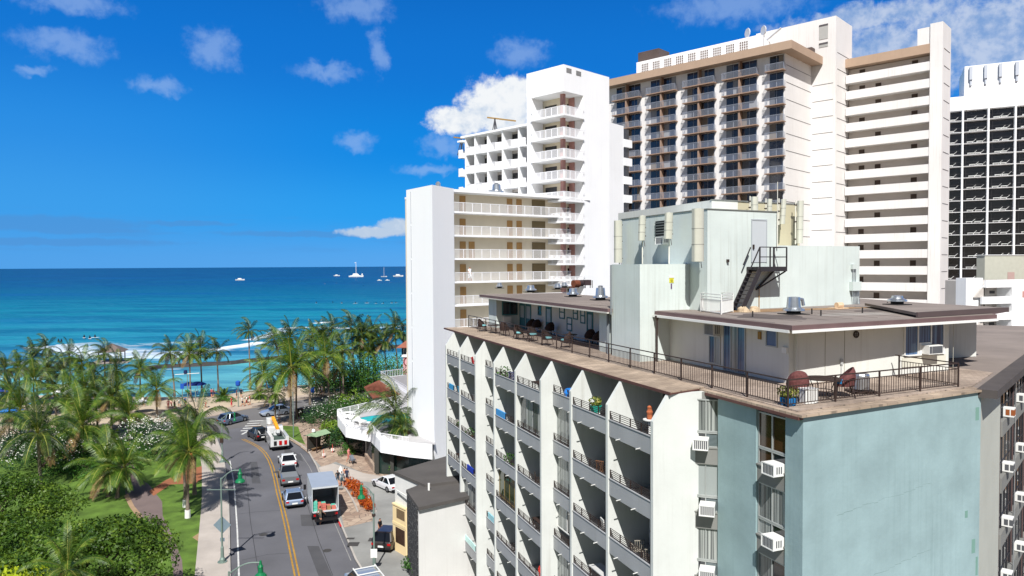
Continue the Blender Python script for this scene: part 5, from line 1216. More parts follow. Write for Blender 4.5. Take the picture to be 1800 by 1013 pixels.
# ---- pool deck
PDo = onz(607.8, 768.8, 2.95)
PD = empty('pool_deck_building', 'white raised swimming pool deck on columns with dark glass shop beneath', 'pool deck', (PDo.x, PDo.y, 0))
dk = Pz([(593.5, 748.7), (607.8, 768.8), (652, 777), (669, 795.7), (719, 804), (760, 808), (760, 735), (700, 722)], 2.95)
dkr = rel(dk, PDo)
mb = MB(); mb.prism(dkr, 2.95, 4.2); mb.build('deck_fascia', hw2, PD)
ins = [(x * .93 + 1.0, y * .93 + .8) for x, y in dkr]
mb = MB(); mb.prism(ins, 4.2, 4.215); mb.build('deck_floor', mat('deck_grey_white', (216, 214, 214), .8, .08, .6, fine=.1, div=1.5), PD)
g = MB()
order = [7, 0, 1, 2, 3, 4]
for i, j in zip(order, order[1:]):
    a, b = Vector((*dkr[i], 0)), Vector((*dkr[j], 0)); L = (b - a).length
    for z in (4.35, 5.15): g.beam(a + Vector((0, 0, z)), b + Vector((0, 0, z)), .07, .07)
    for k in range(int(L / .2) + 1): p = a + (b - a) * min(1, k * .2 / L); g.beam(p + Vector((0, 0, 4.2)), p + Vector((0, 0, 5.15)), .03 if k % 8 else .08, .03 if k % 8 else .08)
g.build('deck_railing', mat('white_rail', (236, 236, 238), .6, .02), PD)
pc = onz(688, 738, 4.2); g = MB(); n = 28
poly = [(pc.x - PDo.x + 6.2 * math.cos(2 * math.pi * i / n) * (1 if math.cos(2 * math.pi * i / n) > 0 else .75), pc.y - PDo.y + 2.8 * math.sin(2 * math.pi * i / n)) for i in range(n)]
poly = [(x * math.cos(.2) - y * math.sin(.2) * .0, y + .12 * x) for x, y in poly]
g.prism(poly, 4.22, 4.25); rim = g.build('pool_rim', mat('pool_tile_blue', (60, 110, 130), .5, .1), PD); cx_ = sum(p[0] for p in poly) / n; cy_ = sum(p[1] for p in poly) / n
g = MB(); g.prism([(cx_ + (x - cx_) * .94, cy_ + (y - cy_) * .9) for x, y in poly], 4.25, 4.262); g.build('pool_water', mat('pool_water', (60, 190, 180), .08, .1, 1.5, spec=.6), PD)
inn = Pz([(612, 790), (640, 800), (663, 832.5), (719, 838), (760, 840), (760, 790), (640, 765)], .12); ir = rel(inn, PDo)
g = MB(); g.prism(ir, .1, 2.95); g.build('ground_floor', mat('dark_green_glass', (34, 50, 46), .12, .3, .8, spec=.7), PD)
for x, y in ((612, 789), (640.5, 801), (662, 831), (664, 833), (690, 836)):
    p_ = onz(x, y, .12); g = MB(); g.box(p_.x - PDo.x - .2, p_.x - PDo.x + .2, p_.y - PDo.y - .3, p_.y - PDo.y + .1, .12, 2.95); g.build('column', LAVA if x < 662 else mat('dark_post', (60, 60, 56), .7, .1), PD)
a, b = Vector(ir[1]), Vector(ir[2]); t_ = (b - a).normalized(); n_ = Vector((t_.y, -t_.x))
if n_.y > 0: n_ = -n_
def strip(f0, f1, d0, d1, z0, z1, name, m):
    g = MB(); p, q = a + (b - a) * f0, a + (b - a) * f1; g.prism([tuple(p + n_ * d0), tuple(q + n_ * d0), tuple(q + n_ * d1), tuple(p + n_ * d1)], z0, z1); return g.build(name, m, PD)
strip(.02, .2, .004, .06, .3, 2.9, 'entrance_frame', stucco); strip(.05, .17, .06, .08, .3, 2.3, 'entrance_door', glass_m); strip(.25, .95, .004, .3, .12, .9, 'stone_base', FLAG); strip(.3, .6, .004, .04, .95, 2.9, 'lava_panel', LAVA)
for i, (x, y) in enumerate(((610, 729), (617, 737), (622, 741), (628, 744), (634, 743), (640, 747), (612, 738))):
    p_ = onz(x, y, 4.2); L_ = empty('pool_lounger', '', 'sun lounger', (p_.x, p_.y, 4.2), R.uniform(-.6, .6) + 1.2, 'white loungers on the pool deck') if i == 0 else None
    if i == 0:
        pl0 = L_; g = MB(); g.box(-.33, .33, -.9, .5, .3, .36); g.build('seat', whitem, L_); g = MB(); g.beam((0, .5, .33), (0, 1.1, .8), .66, .05); g.build('backrest', whitem, L_); g = MB(); g.box(-.3, .3, -.8, -.7, 0, .3); g.box(-.3, .3, .4, .5, 0, .3); g.box(-.03, .03, -.75, .45, .2, .24); g.build('leg_frame', whitem, L_)
    else: L_ = copy_tree(pl0, loc=(p_.x, p_.y, 4.2), rz=R.uniform(-.6, .6) + 1.2)
    L_['label'] = 'white sun lounger set out on the raised pool deck'
# ---- red tiled roof pavilion and the terrace behind it
def tiled(name, rgb):
    m = mat(name, rgb, .85, .15, .8, bump=.0, div=1.5); return m
RT = tiled('red_roof_tiles', (176, 112, 92))
def blk(name, label, cat, P): return empty(name, label, cat, (P.x, P.y, 0))
o_ = onz(670, 700, 2.6); TB = blk('tile_roof_pavilion', 'low pavilion with a sloping red brown tiled roof among plumeria trees', 'pavilion', o_)
q4 = [onz(640, 681, 3.0), onz(666.7, 669, 4.6), onz(703, 693, 4.6), onz(655.6, 700, 3.0)]
g = MB(); g.raw([(p.x - o_.x, p.y - o_.y, p.z) for p in q4] + [(p.x - o_.x, p.y - o_.y, p.z - .18) for p in q4], [(0, 1, 2, 3), (7, 6, 5, 4), (0, 4, 5, 1), (1, 5, 6, 2), (2, 6, 7, 3), (3, 7, 4, 0)][::1])
for i in range(17):
    f = i / 16; p = q4[0] + (q4[3] - q4[0]) * f; q = q4[1] + (q4[2] - q4[1]) * f; off = Vector((o_.x, o_.y, -.03)); g.beam(p - off, q - off, .12, .08)
g.build('tiled_roof', RT, TB)
g = MB(); pp = [(q4[i].x - o_.x, q4[i].y - o_.y) for i in (0, 1, 2, 3)]; c_ = (sum(p[0] for p in pp) / 4, sum(p[1] for p in pp) / 4); g.prism([(c_[0] + (x - c_[0]) * .8, c_[1] + (y - c_[1]) * .8) for x, y in pp], .1, 2.8); g.build('wall', stucco, TB)
o_ = onz(669, 680, 3.0); TW = blk('white_terrace', 'white walled roof terrace with a pale metal railing beside the pink building', 'terrace', o_)
tp = rel(Pz([(669, 672), (716, 702), (760, 700), (760, 664), (709, 667)], 3.6), o_)
g = MB(); g.prism(tp, .1, 4.4); g.build('wall', hw2, TW); g = MB(); g.prism([(x * .94 + .7, y * .94 + .2) for x, y in tp], 4.4, 4.42); g.build('terrace_floor', mat('terrace_grey', (176, 174, 176), .9, .1, 1, div=1.5), TW)
g = MB(); a, b, c2_ = Vector((*tp[0], 4.4)), Vector((*tp[4], 4.4)), Vector((*tp[1], 4.4))
for s_, e_ in ((a, b), (a, c2_)):
    up_ = Vector((0, 0, 1.1)); g.beam(s_ + up_, e_ + up_, .08, .08); L = (e_ - s_).length
    for k in range(int(L / .35) + 1): p = s_ + (e_ - s_) * (k * .35 / L); g.beam(p, p + up_, .05, .05)
g.build('terrace_railing', mat('rail_dull_white', (206, 206, 214), .6, .02), TW)
o_ = onz(709, 690, 0); PK = blk('pink_building', 'pale pink corner tower with a red hipped roof and a ring shaped letter sign', 'building', o_)
Yp = o_.y
def px2x(px, py): return aty(px, py, Yp).x - o_.x
zt_, zb_ = aty(712, 611, Yp).z, aty(712, 625, Yp).z
g = MB(); g.box(0, 9, 0, 9, 0, zb_ - .3); g.build('wall', mat('pale_pink_render', (226, 172, 178), .85, .05, .5, div=1.2), PK)
g = MB(); g.box(-.25, 9.2, -.25, 9.2, zb_ - .3, zb_ + .15)
for i in range(10): g.box(-.2 + i * .9, -.0 + i * .9, -.2, 0, zb_ + .15, zt_ - .1); g.box(-.2, 0, -.2 + i * .9, i * .9, zb_ + .15, zt_ - .1)
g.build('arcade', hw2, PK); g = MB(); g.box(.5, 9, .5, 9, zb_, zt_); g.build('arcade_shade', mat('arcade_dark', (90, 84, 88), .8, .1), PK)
g = MB(); c_ = (4.5, 4.5); g.prism([(-1.0, -1.0), (10, -1), (10, 10), (-1, 10)], zt_, zt_ + .15); g.prism([(-1.0, -1.0), (10, -1), (10, 10), (-1, 10)], zt_ + .15, zt_ + 4.0, sx=.02); g.build('hipped_roof', RT, PK)
g = MB(); pc_ = aty(715.3, 636, Yp); n = 18; cx_ = pc_.x - o_.x; rr = (643 - 629) / 2 / F * Yp
for i in range(n):
    a0, a1 = 2 * math.pi * i / n, 2 * math.pi * (i + 1) / n; g.beam((cx_ + rr * .72 * math.cos(a0), -.06, pc_.z + rr * math.sin(a0)), (cx_ + rr * .72 * math.cos(a1), -.06, pc_.z + rr * math.sin(a1)), .1, .16)
g.build('letter_ring', mat('sign_dark_red', (120, 30, 40), .5, .05), PK)
# ---- thatched shelter on the breakwater
P_ = onz(197, 630, 0); HU = empty('thatched_shelter', 'small grey thatched shelter standing on the breakwater in the surf', 'shelter', (P_.x, P_.y, -.8), .3)
g = MB(); g.prism([(-3.4, -3.4), (3.4, -3.4), (3.4, 3.4), (-3.4, 3.4)], 2.7, 4.7, sx=.05); g.build('roof', mat('grey_thatch', (112, 100, 94), .95, .2, 2), HU)
for x, y in ((-2.6, -2.6), (2.6, -2.6), (2.6, 2.6), (-2.6, 2.6)): g = MB(); g.box(x - .12, x + .12, y - .12, y + .12, 0, 2.75); g.build('post', dark_m, HU)
g = MB(); g.box(-4.5, 4.5, -4.2, 4.2, -.6, .0); g.build('platform', mat('platform_concrete', (150, 140, 132), .9, .1), HU)
# ---- green kiosk roof and barrier by the flagstone walk
P_ = onz(560, 792, .12); KI = empty('bus_shelter', 'small shelter with a pale green pitched roof on the flagstone walk', 'shelter', (P_.x, P_.y, .12), -.5); KI.scale = (.72, .72, .85)
g = MB(); g.raw([(-1.3, -1.9, 2.5), (1.3, -1.9, 2.5), (1.3, 1.9, 2.5), (-1.3, 1.9, 2.5), (0, -1.9, 3.0), (0, 1.9, 3.0)], [(0, 4, 5, 3), (4, 1, 2, 5), (0, 1, 4), (3, 5, 2), (0, 3, 2, 1)]); g.build('roof', mat('pale_green_roof', (150, 176, 140), .7, .1, 1.5, div=1.2), KI)
for x, y in ((-1.1, -1.6), (1.1, -1.6), (1.1, 1.6), (-1.1, 1.6)): g = MB(); g.box(x - .07, x + .07, y - .07, y + .07, 0, 2.5); g.build('post', dark_m, KI)
g = MB(); g.box(-1.05, -.98, -1.5, 1.5, .3, 2.2); g.build('side_screen', mat('dark_screen', (66, 66, 62), .6, .1), KI)
g = MB(); g.box(-.5, .0, -1.3, 1.3, .4, .48); g.box(-.45, -.4, -1.2, 1.2, 0, .4); g.build('bench', mat('bench_wood', (120, 96, 70), .8, .1), KI)
g = MB(); g.lathe((0, -1.2), [(.1, 2.95), (.34, 3.1), (.3, 3.4), (.1, 3.5)], 9); g.build('white_bag', whitem, KI)
for i, (x, y, lab) in enumerate(((569, 804, 'small orange and white sign board on the walk nearest the road'), (584.5, 795, 'small orange and white sign board farther from the road beside the planting'))):
    P_ = onz(x, y, .12); o = empty('folding_sign', lab, 'sign board', (P_.x, P_.y, .125), .3, 'orange sign boards on the walk')
    g = MB(); g.beam((0, -.25, 0), (0, 0, .85), .6, .03); g.beam((0, .25, 0), (0, 0, .85), .6, .03); g.build('board', mat('orange_board', (226, 100, 80), .6, .1, 4), o); g = MB(); g.box(-.18, .18, -.24, -.2, .2, .55); g.build('white_panel', whitem, o)
# traffic signal pole, etc.
# ------------------------------------------------------------------ vegetation
def leaf_mat(name, a, b, c, sc=.5, rough=.5, tl=.25):
    """leaf colour varied from clump to clump and from leaf to leaf; some light passes through"""
    m = bpy.data.materials.new(name); m.use_nodes = True; n = m.node_tree.nodes; l = m.node_tree.links; bs = n['Principled BSDF']
    t = n.new('ShaderNodeTexCoord'); q = n.new('ShaderNodeTexNoise'); q.inputs['Scale'].default_value = sc; q.inputs['Detail'].default_value = 6; q.inputs['Roughness'].default_value = .7; l.new(t.outputs['Object'], q.inputs[0])
    cr = n.new('ShaderNodeValToRGB'); e = cr.color_ramp.elements; e[0].position = .34; e[0].color = (*lin(*a), 1); e[1].position = .68; e[1].color = (*lin(*c), 1); x = cr.color_ramp.elements.new(.5); x.color = (*lin(*b), 1)
    l.new(q.outputs['Fac'], cr.inputs[0]); l.new(cr.outputs[0], bs.inputs['Base Color']); bs.inputs['Roughness'].default_value = rough; bs.inputs['Specular IOR Level'].default_value = .3
    tr = n.new('ShaderNodeBsdfTranslucent'); l.new(cr.outputs[0], tr.inputs[0]); mx_ = n.new('ShaderNodeMixShader'); mx_.inputs[0].default_value = tl; l.new(bs.outputs[0], mx_.inputs[1]); l.new(tr.outputs[0], mx_.inputs[2]); l.new(mx_.outputs[0], n['Material Output'].inputs[0])
    return m
palm_m = leaf_mat('palm_leaf', (24, 44, 18), (54, 80, 28), (120, 136, 60), 1.1, .45, .15)
palm_y = leaf_mat('palm_leaf_yellow_green', (40, 68, 20), (76, 106, 30), (136, 150, 58), 1.1, .45, .18)
dead_m = leaf_mat('dead_palm_leaf', (92, 74, 46), (128, 104, 68), (160, 136, 92), 1.5)
stalk_m = mat('palm_stalk', (150, 150, 70), .6, .2, 3)
trunk_m = mat('palm_trunk', (124, 112, 100), .95, .25, 2.5, bump=.5, bscale=6)
trunk_d = mat('tree_bark', (86, 74, 64), .95, .25, 2, bump=.4)
nut_m = mat('coconut', (170, 120, 60), .7, .3, 5)
mk_m = leaf_mat('canopy_leaf', (36, 62, 18), (72, 102, 30), (128, 152, 54), .55, .5, .3)
bush_m = leaf_mat('bush_leaf', (34, 66, 26), (66, 110, 40), (106, 148, 56), .9, .5)
lime_m = leaf_mat('lime_leaf', (120, 140, 24), (176, 190, 40), (206, 214, 70), .9)
fresh_m = leaf_mat('fresh_leaf', (50, 78, 24), (104, 136, 40), (150, 172, 66), .9)
plum_m = leaf_mat('plumeria_leaf', (26, 50, 28), (48, 82, 42), (80, 116, 60), 1.2)
flower_m = mat('white_blossom', (244, 244, 232), .7, .02, 3)
def crown(seed, n=21, L=3.7, droop=1.2, wind=.25, young=.3, wide=.058, leaf=42):
    r = random.Random(seed); V = []; Fc = []; SV = []; SF = []
    for k in range(n):
        az = 2 * math.pi * (k * .381966 + r.uniform(-.03, .03)); f = k / n
        el = math.radians(82 - 112 * f ** .85 + r.uniform(-8, 8)); ll = L * r.uniform(.86, 1.08) * (.72 + .28 * math.sin(math.pi * min(1, f + .25)))
        p = Vector((0, 0, 0)); d = Vector((math.cos(az) * math.cos(el), math.sin(az) * math.cos(el), math.sin(el)))
        seg = 10; pts = [p.copy()]; dirs = []
        for i in range(seg):
            g_ = -(.055 + .16 * (i / seg)) * droop * (1.25 - .5 * abs(d.z)); d = (d + Vector((-wind * .09 * (1 + i / seg), 0, g_))).normalized(); dirs.append(d.copy()); p = p + d * (ll / seg); pts.append(p.copy())
        dirs.append(d.copy())
        side0 = Vector((-math.sin(az), math.cos(az), 0))
        for i in range(seg):
            a, b = pts[i], pts[i + 1]; w = .045 * (1 - i / seg) + .008; j = len(SV); SV += [a - side0 * w, a + side0 * w, b + side0 * w * .8, b - side0 * w * .8]; SF.append((j, j + 1, j + 2, j + 3))
        twist = r.uniform(-.5, .5)
        for q in range(leaf):
            u = .1 + .9 * q / leaf; s = u * seg; i = min(seg - 1, int(s)); fr = s - i; a = pts[i] + (pts[i + 1] - pts[i]) * fr; t = dirs[i]
            side = t.cross(Vector((0, 0, 1))); side = side.normalized() if side.length > .05 else side0; nn = side.cross(t).normalized()
            lw = (.30 + .70 * math.sin(math.pi * min(1, u * .93 + .07)) ** .7) * L * .24
            for sg in (-1, 1):
                dd = (side * sg * .74 + t * (.62 + .3 * u) + nn * (.08 + twist * sg * .25) + Vector((0, 0, r.uniform(-.1, .05)))).normalized(); ln = lw * r.uniform(.85, 1.1)
                m_ = a + dd * ln * .5; e_ = m_ + (dd + Vector((-wind * .3, 0, -.85 * droop))).normalized() * ln * .5; wv = t * wide * .5
                j = len(V); V += [a - wv * .6, a + wv * .6, m_ + wv, m_ - wv, e_]; Fc += [(j, j + 1, j + 2, j + 3), (j + 3, j + 2, j + 4)]
    return V, Fc, SV, SF
def mesh_of(name, V, Fc, mats, mi=None):
    me = bpy.data.meshes.new(name); me.from_pydata([tuple(v) for v in V], [], Fc)
    for m in mats: me.materials.append(m)
    if mi: me.polygons.foreach_set('material_index', mi)
    me.update(); return me
CR_ = []
for sd, kw in ((1, {}), (2, dict(n=23, droop=1.35)), (3, dict(n=18, wind=.7, droop=1.1)), (4, dict(n=24, L=3.9, droop=1.0, wind=.1))):
    V, Fc, SV, SF = crown(sd, **kw); me = []
    nd = 2 * 4 * kw.get('leaf', 42)
    for mm_ in (palm_m, palm_y): me.append(mesh_of('crown', V + SV, Fc + [tuple(a + len(V) for a in f) for f in SF], [mm_, stalk_m, dead_m], [0] * (len(Fc) - nd) + [2] * nd + [1] * len(SF)))
    CR_.append(me)
def palm(base, top, label, var=0, size=1.0, yellow=False, rad=.17, nuts=False, grp='coconut palms'):
    o = empty('coconut_palm', label, 'palm tree', tuple(base), 0, grp); b = Vector(base); t = Vector(top) - b
    mb = MB(); n = 12; path = []
    for i in range(n + 1):
        f = i / n; path.append((t.x * f ** 1.6, t.y * f ** 1.6, t.z * f))
    vs = []; N_ = 9
    for j, p in enumerate(path):
        f = j / n; rr = rad * (1.45 - .55 * min(1, f * 4)) * (1 - .28 * f)
        vs += [(p[0] + rr * math.cos(2 * math.pi * i / N_), p[1] + rr * math.sin(2 * math.pi * i / N_), p[2]) for i in range(N_)]
    mb.raw(vs, [(j * N_ + i, j * N_ + (i + 1) % N_, (j + 1) * N_ + (i + 1) % N_, (j + 1) * N_ + i) for j in range(n) for i in range(N_)])
    mb.build('trunk', trunk_m, o, smooth=True)
    c = bpy.data.objects.new('crown', CR_[var][1 if yellow else 0]); col.objects.link(c); c.parent = o; c.location = t; c.scale = (size,) * 3; c.rotation_euler = (0, 0, R.uniform(-.7, .7))
    if nuts:
        g = MB()
        for i in range(9): a = i * .7; g.lathe((t.x + .28 * math.cos(a), t.y + .28 * math.sin(a)), [(.02, t.z - .42), (.13, t.z - .33), (.12, t.z - .2), (.02, t.z - .12)], 7)
        g.build('coconuts', nut_m, o)
    return o
# (crown px, py, base px, py, variant, size, yellow, nuts, label)
PALMS = [
 (437, 582, 440, 686, 2, .95, 0, 0, 'tall lone palm standing clear against the lagoon right of the row of four'),
 (299, 621, 307, 697, 1, 1.15, 0, 0, 'leftmost palm of the row of four in front of the breakwater'),
 (333, 622, 335, 700, 3, 1.05, 1, 0, 'second palm of the row of four, with the yellowest fronds'),
 (352, 614, 355, 692, 0, 1.1, 0, 0, 'third palm of the row of four in front of the breakwater'),
 (381, 618, 384, 690, 2, 1.05, 0, 1, 'rightmost palm of the row of four, with a pale flower stalk'),
 (275, 684, 276, 734, 3, 1.15, 1, 1, 'open palm with orange coconuts by the beach promenade'),
 (332, 794, 330, 911, 3, 1.12, 1, 1, 'nearest lawn palm beside the left sidewalk, with white painted trunk foot'),
 (322, 776, 326, 892, 0, 1.05, 0, 0, 'palm on the lawn just behind the nearest one, trunk almost touching it'),
 (345, 742, 342, 870, 1, 1.15, 0, 0, 'palm on the lawn edge closest to the road bend'),
 (191, 822, 190, 874, 3, 1.2, 1, 0, 'short broad palm on the lawn left of the path'),
 (219, 822, 206, 876, 0, 1.0, 1, 0, 'short leaning palm on the lawn right beside the path'),
 (144, 748, 147, 806, 3, 1.55, 1, 1, 'large palm with a pale open heart rising over the plumeria trees'),
 (66, 762, 71, 852, 1, 1.5, 0, 0, 'large drooping palm at the left over the canopy tree'),
 (227, 728, 227, 776, 2, 1.35, 1, 0, 'palm with arching bright fronds left of the flowering plumeria'),
 (168, 702, 172, 765, 0, 1.25, 0, 0, 'dark palm behind the large open hearted palm'),
 (95, 692, 100, 752, 2, 1.2, 0, 0, 'palm between the two big left palms and the beach umbrellas'),
 (184, 622, 185, 700, 2, 1.0, 0, 0, 'palm just left of the thatched shelter'),
 (205, 652, 206, 716, 0, 1.15, 0, 0, 'palm in front of the thatched shelter'),
 (246, 650, 247, 706, 3, 1.0, 1, 0, 'palm right of the thatched shelter against dark water'),
 (144, 640, 145, 704, 1, 1.1, 1, 0, 'palm with orange heart between shelter and left cluster'),
 (122, 628, 125, 700, 0, 1.05, 0, 0, 'straight palm at the right of the left shore cluster'),
 (80, 612, 84, 700, 2, .95, 0, 0, 'highest palm of the left shore cluster'),
 (58, 632, 66, 702, 0, 1.15, 0, 0, 'thick crowned palm left of the highest one on the shore'),
 (32, 648, 36, 706, 1, 1.1, 1, 0, 'yellowish palm near the left edge of the shore'),
 (84, 650, 84, 720, 3, 1.0, 0, 0, 'palm below the highest one of the left shore cluster'),
 (59, 668, 60, 736, 0, 1.15, 1, 0, 'palm in front of the left shore cluster'),
 (8, 650, 10, 716, 2, 1.15, 0, 0, 'palm cut by the left edge of the view by the shore'),
 (18, 690, 16, 780, 1, 1.25, 0, 0, 'second palm at the left edge, nearer than the shore'),
 (148, 682, 150, 740, 3, 1.1, 1, 0, 'small palm above the large open hearted one'),
 (482, 598, 500, 690, 2, 1.15, 0, 0, 'palm with its trunk leaning left, first of the right grove'),
 (509, 594, 508, 690, 0, 1.2, 0, 0, 'palm behind the big one of the right grove'),
 (512, 646, 511, 748, 3, 1.75, 1, 0, 'big full palm on the corner lawn by the crossing'),
 (521, 640, 521, 738, 1, 1.1, 0, 0, 'slimmer palm hidden behind the big corner one'),
 (549, 590, 556, 690, 1, 1.05, 0, 0, 'palm against the wave, left part of the right grove'),
 (572, 628, 580, 726, 3, 1.4, 1, 1, 'pale trunked palm with long straight stem over the road corner'),
 (583, 584, 588, 690, 0, 1.1, 0, 0, 'dark palm above the pale trunked one'),
 (602, 618, 604, 702, 1, 1.2, 0, 0, 'dark thick palm right of the pale trunked one'),
 (617, 577, 624, 690, 2, 1.25, 0, 0, 'highest palm of the right grove'),
 (631, 606, 635, 688, 0, 1.15, 0, 0, 'palm below the highest one of the right grove'),
 (653, 582, 658, 680, 1, 1.05, 0, 0, 'palm between the highest one and the white tower'),
 (656, 604, 662, 684, 3, 1.1, 0, 0, 'low crowned palm over the round hedge'),
 (647, 620, 648, 690, 2, .95, 1, 0, 'shortest palm over the round hedge'),
 (694, 580, 700, 684, 0, 1.15, 0, 0, 'tall palm at the side of the white tower'),
 (708, 586, 712, 682, 2, 1.1, 0, 0, 'palm half hidden behind the white tower edge'),
 (484, 692, 484, 748, 0, .85, 1, 0, 'thin young palm at the crossing by the silver car'),
 (463, 656, 476, 722, 3, 1.15, 1, 0, 'yellow green palm left of the big corner palm'),
 (596, 648, 600, 712, 0, .9, 1, 0, 'small fresh palm left of the round hedge'),
 (695, 724, 691, 816, 2, 1.5, 0, 1, 'windswept palm in front of the raised pool deck'),
 (706, 752, 705, 824, 1, .95, 0, 0, 'lower palm beside the windswept one at the pool deck'),
 (120, 700, 122, 775, 1, 1.3, 1, 0, 'bushy palm right above the plumeria beside the big left palms'),
 (196, 700, 196, 770, 3, 1.25, 0, 0, 'palm above the arching bright one, left of the path'),
 (35, 722, 36, 800, 0, 1.35, 1, 0, 'bright palm low at the left edge over the plumeria'),
 (110, 655, 112, 725, 2, 1.1, 0, 0, 'palm between shore cluster and white umbrellas'),
 (208, 690, 210, 742, 1, 1.1, 1, 0, 'palm over the avenue left of the plumeria top'),
 (165, 660, 166, 722, 0, 1.0, 0, 0, 'palm below the thatched shelter, slightly left'),
 (540, 634, 545, 712, 3, 1.2, 0, 0, 'palm filling the gap right of the big corner palm'),
 (675, 600, 680, 686, 0, 1.1, 0, 0, 'palm close to the pink tower over the hedge'),
 (567, 592, 570, 692, 2, 1.1, 0, 0, 'palm left above the pale trunked one'),
 (636, 588, 640, 688, 3, 1.1, 0, 0, 'palm tucked behind the highest one of the right grove'),
]
lenmap = {}
for cx_, cy_, bx, by, var, size, yel, nuts, lab in PALMS:
    b = onz(bx, by, .05); t = aty(cx_, cy_, b.y)
    o = palm(b, t, lab, var, size * 1.06, bool(yel), .17 if size < 1.3 else .2, bool(nuts))
    if 'white painted' in lab or 'almost touching' in lab:
        g = MB(); g.cyl((0, 0), .27, 0, .8, 10, .25); g.build('painted_foot', whitem, o)
# the crown at the very front, seen from above
b = Vector((-25.6, 37.5, 0)); t = onz(118, 1000, 8.2); b = Vector((t.x - .4, t.y + .5, 0)); palm(b, t, 'palm crown in the foreground at the lower left, seen from above', 3, .68, True)

def cards(r, cen, rad, n, size, flat=1.0, fn=None):
    V = []; Fc = []
    for _ in range(n):
        if fn: p, nn = fn(r)
        else:
            d = Vector((r.gauss(0, 1), r.gauss(0, 1), r.gauss(0, 1))).normalized(); p = Vector(cen) + Vector((d.x * rad[0], d.y * rad[1], d.z * rad[2])) * r.uniform(.75, 1.03); nn = d
        nn = (nn + Vector((r.gauss(0, .5), r.gauss(0, .5), r.gauss(0, .4) + .25))).normalized(); a = nn.cross(Vector((r.gauss(0, 1), r.gauss(0, 1), r.gauss(0, 1)))).normalized(); b = nn.cross(a); s = size * r.uniform(.6, 1.25)
        j = len(V); V += [p - a * s * .5, p + b * s * .28, p + a * s * .5, p - b * s * .28]; Fc.append((j, j + 1, j + 2, j + 3))
    return V, Fc
def canopy_tree(base, spread, h, label, seed, nclump=90, leaf=.24, per=210, m=mk_m, name='shade_tree', cat='tree', trunk_r=.4, top_flat=.3, clump=(.75, 1.5), grp=None):
    r = random.Random(seed); o = empty(name, label, cat, tuple(base), 0, grp); V = []; Fc = []; tips = []
    for k in range(nclump):
        a = r.uniform(0, 2 * math.pi); q = math.sqrt(r.uniform(0, 1)); rr = q * 1.0
        x, y = spread[0] * rr * math.cos(a), spread[1] * rr * math.sin(a); z = h - (rr ** 2.2) * h * top_flat + r.uniform(-.45, .3) - (r.random() < .2) * r.uniform(.3, .9)
        cr = r.uniform(*clump); tips.append((x, y, z - .4)); c0 = Vector((x, y, z))
        v, f = cards(r, c0, (cr, cr, cr * .42), int(per * (cr / 1.5) ** 2), leaf); j = len(V); V += v; Fc += [tuple(i + j for i in g) for g in f]
    me = mesh_of('crown', V, Fc, [m]); c = bpy.data.objects.new('crown', me); col.objects.link(c); c.parent = o
    mb = MB(); hb = h * .38; mb.tube([(0, 0, 0), (.1, 0, hb * .5), (0, .1, hb)], trunk_r, 9, trunk_r * .8)
    for i in range(0, len(tips), max(1, len(tips) // 16)):
        x, y, z = tips[i]; mb.tube([(0, 0, hb * .95), (x * .4, y * .4, hb + (z - hb) * .55), (x, y, z)], trunk_r * .4, 6, .05)
    mb.build('trunk', trunk_d, o, smooth=True); return o
canopy_tree((-40.5, 55.5, 0), (6.6, 5.4), 7.7, 'wide flat topped shade tree behind, at the left edge of the lawn', 11, 170)
canopy_tree((-26.6, 44.0, 0), (4.6, 7.6), 7.6, 'wide flat topped shade tree in front, reaching to the sidewalk', 12, 190)
canopy_tree((-33.6, 47.0, 0), (5.4, 5.6), 7.0, 'shade tree filling the lower left corner beneath the foreground palm', 13, 130)
canopy_tree((-26.4, 37.8, 0), (1.9, 1.6), 8.3, 'lime yellow leaved tree in the lower left corner', 14, 16, .3, 150, lime_m, trunk_r=.2, clump=(.8, 1.2))
def bush(px, py, w, h, label, seed, m=bush_m, flowers=0, nm='bush', n=16, leaf=.24, z=.05, depth=1.0, grp=None, cat='bush', per=150):
    r = random.Random(seed); b = onz(px, py, z); o = empty(nm, label, cat, (b.x, b.y, z), 0, grp); V = []; Fc = []; FV = []; FF = []
    for k in range(n):
        a = r.uniform(0, 2 * math.pi); q = math.sqrt(r.random()); x, y = w / 2 * q * math.cos(a), w / 2 * depth * q * math.sin(a); zc = h * (1 - .5 * q * q) * r.uniform(.45, .9); cr = w * r.uniform(.14, .22) + .15
        c0 = Vector((x, y, zc)); v, f = cards(r, c0, (cr, cr, min(cr, h * .3)), per, leaf); j = len(V); V += v; Fc += [tuple(i + j for i in g) for g in f]
        if flowers:
            for _ in range(flowers):
                d = Vector((r.gauss(0, 1), r.gauss(0, 1) - .4, abs(r.gauss(0, 1)))).normalized(); p = c0 + Vector((d.x * cr, d.y * cr, d.z * min(cr, h * .3))) * 1.06; s = r.uniform(.07, .13); j = len(FV)
                FV += [p + Vector((-s, 0, -.04)), p + Vector((0, -s, .03)), p + Vector((s, 0, -.04)), p + Vector((0, s, .03)), p + Vector((0, 0, s * .7))]; FF += [(j, j + 1, j + 4), (j + 1, j + 2, j + 4), (j + 2, j + 3, j + 4), (j + 3, j, j + 4)]
    me = mesh_of('leaves', V, Fc, [m]); c = bpy.data.objects.new('leaves' if not flowers else 'crown', me); col.objects.link(c); c.parent = o
    if flowers: c = bpy.data.objects.new('blossom', mesh_of('blossom', FV, FF, [flower_m])); col.objects.link(c); c.parent = o; c['kind'] = 'stuff'
    mb = MB()
    for i in range(4): a = i * 1.6; mb.tube([(0, 0, 0), (w * .12 * math.cos(a), w * .12 * math.sin(a), h * .35), (w * .28 * math.cos(a), w * .28 * math.sin(a), h * .6)], .12 if flowers else .05, 6, .03)
    mb.build('stems', trunk_d, o); return o
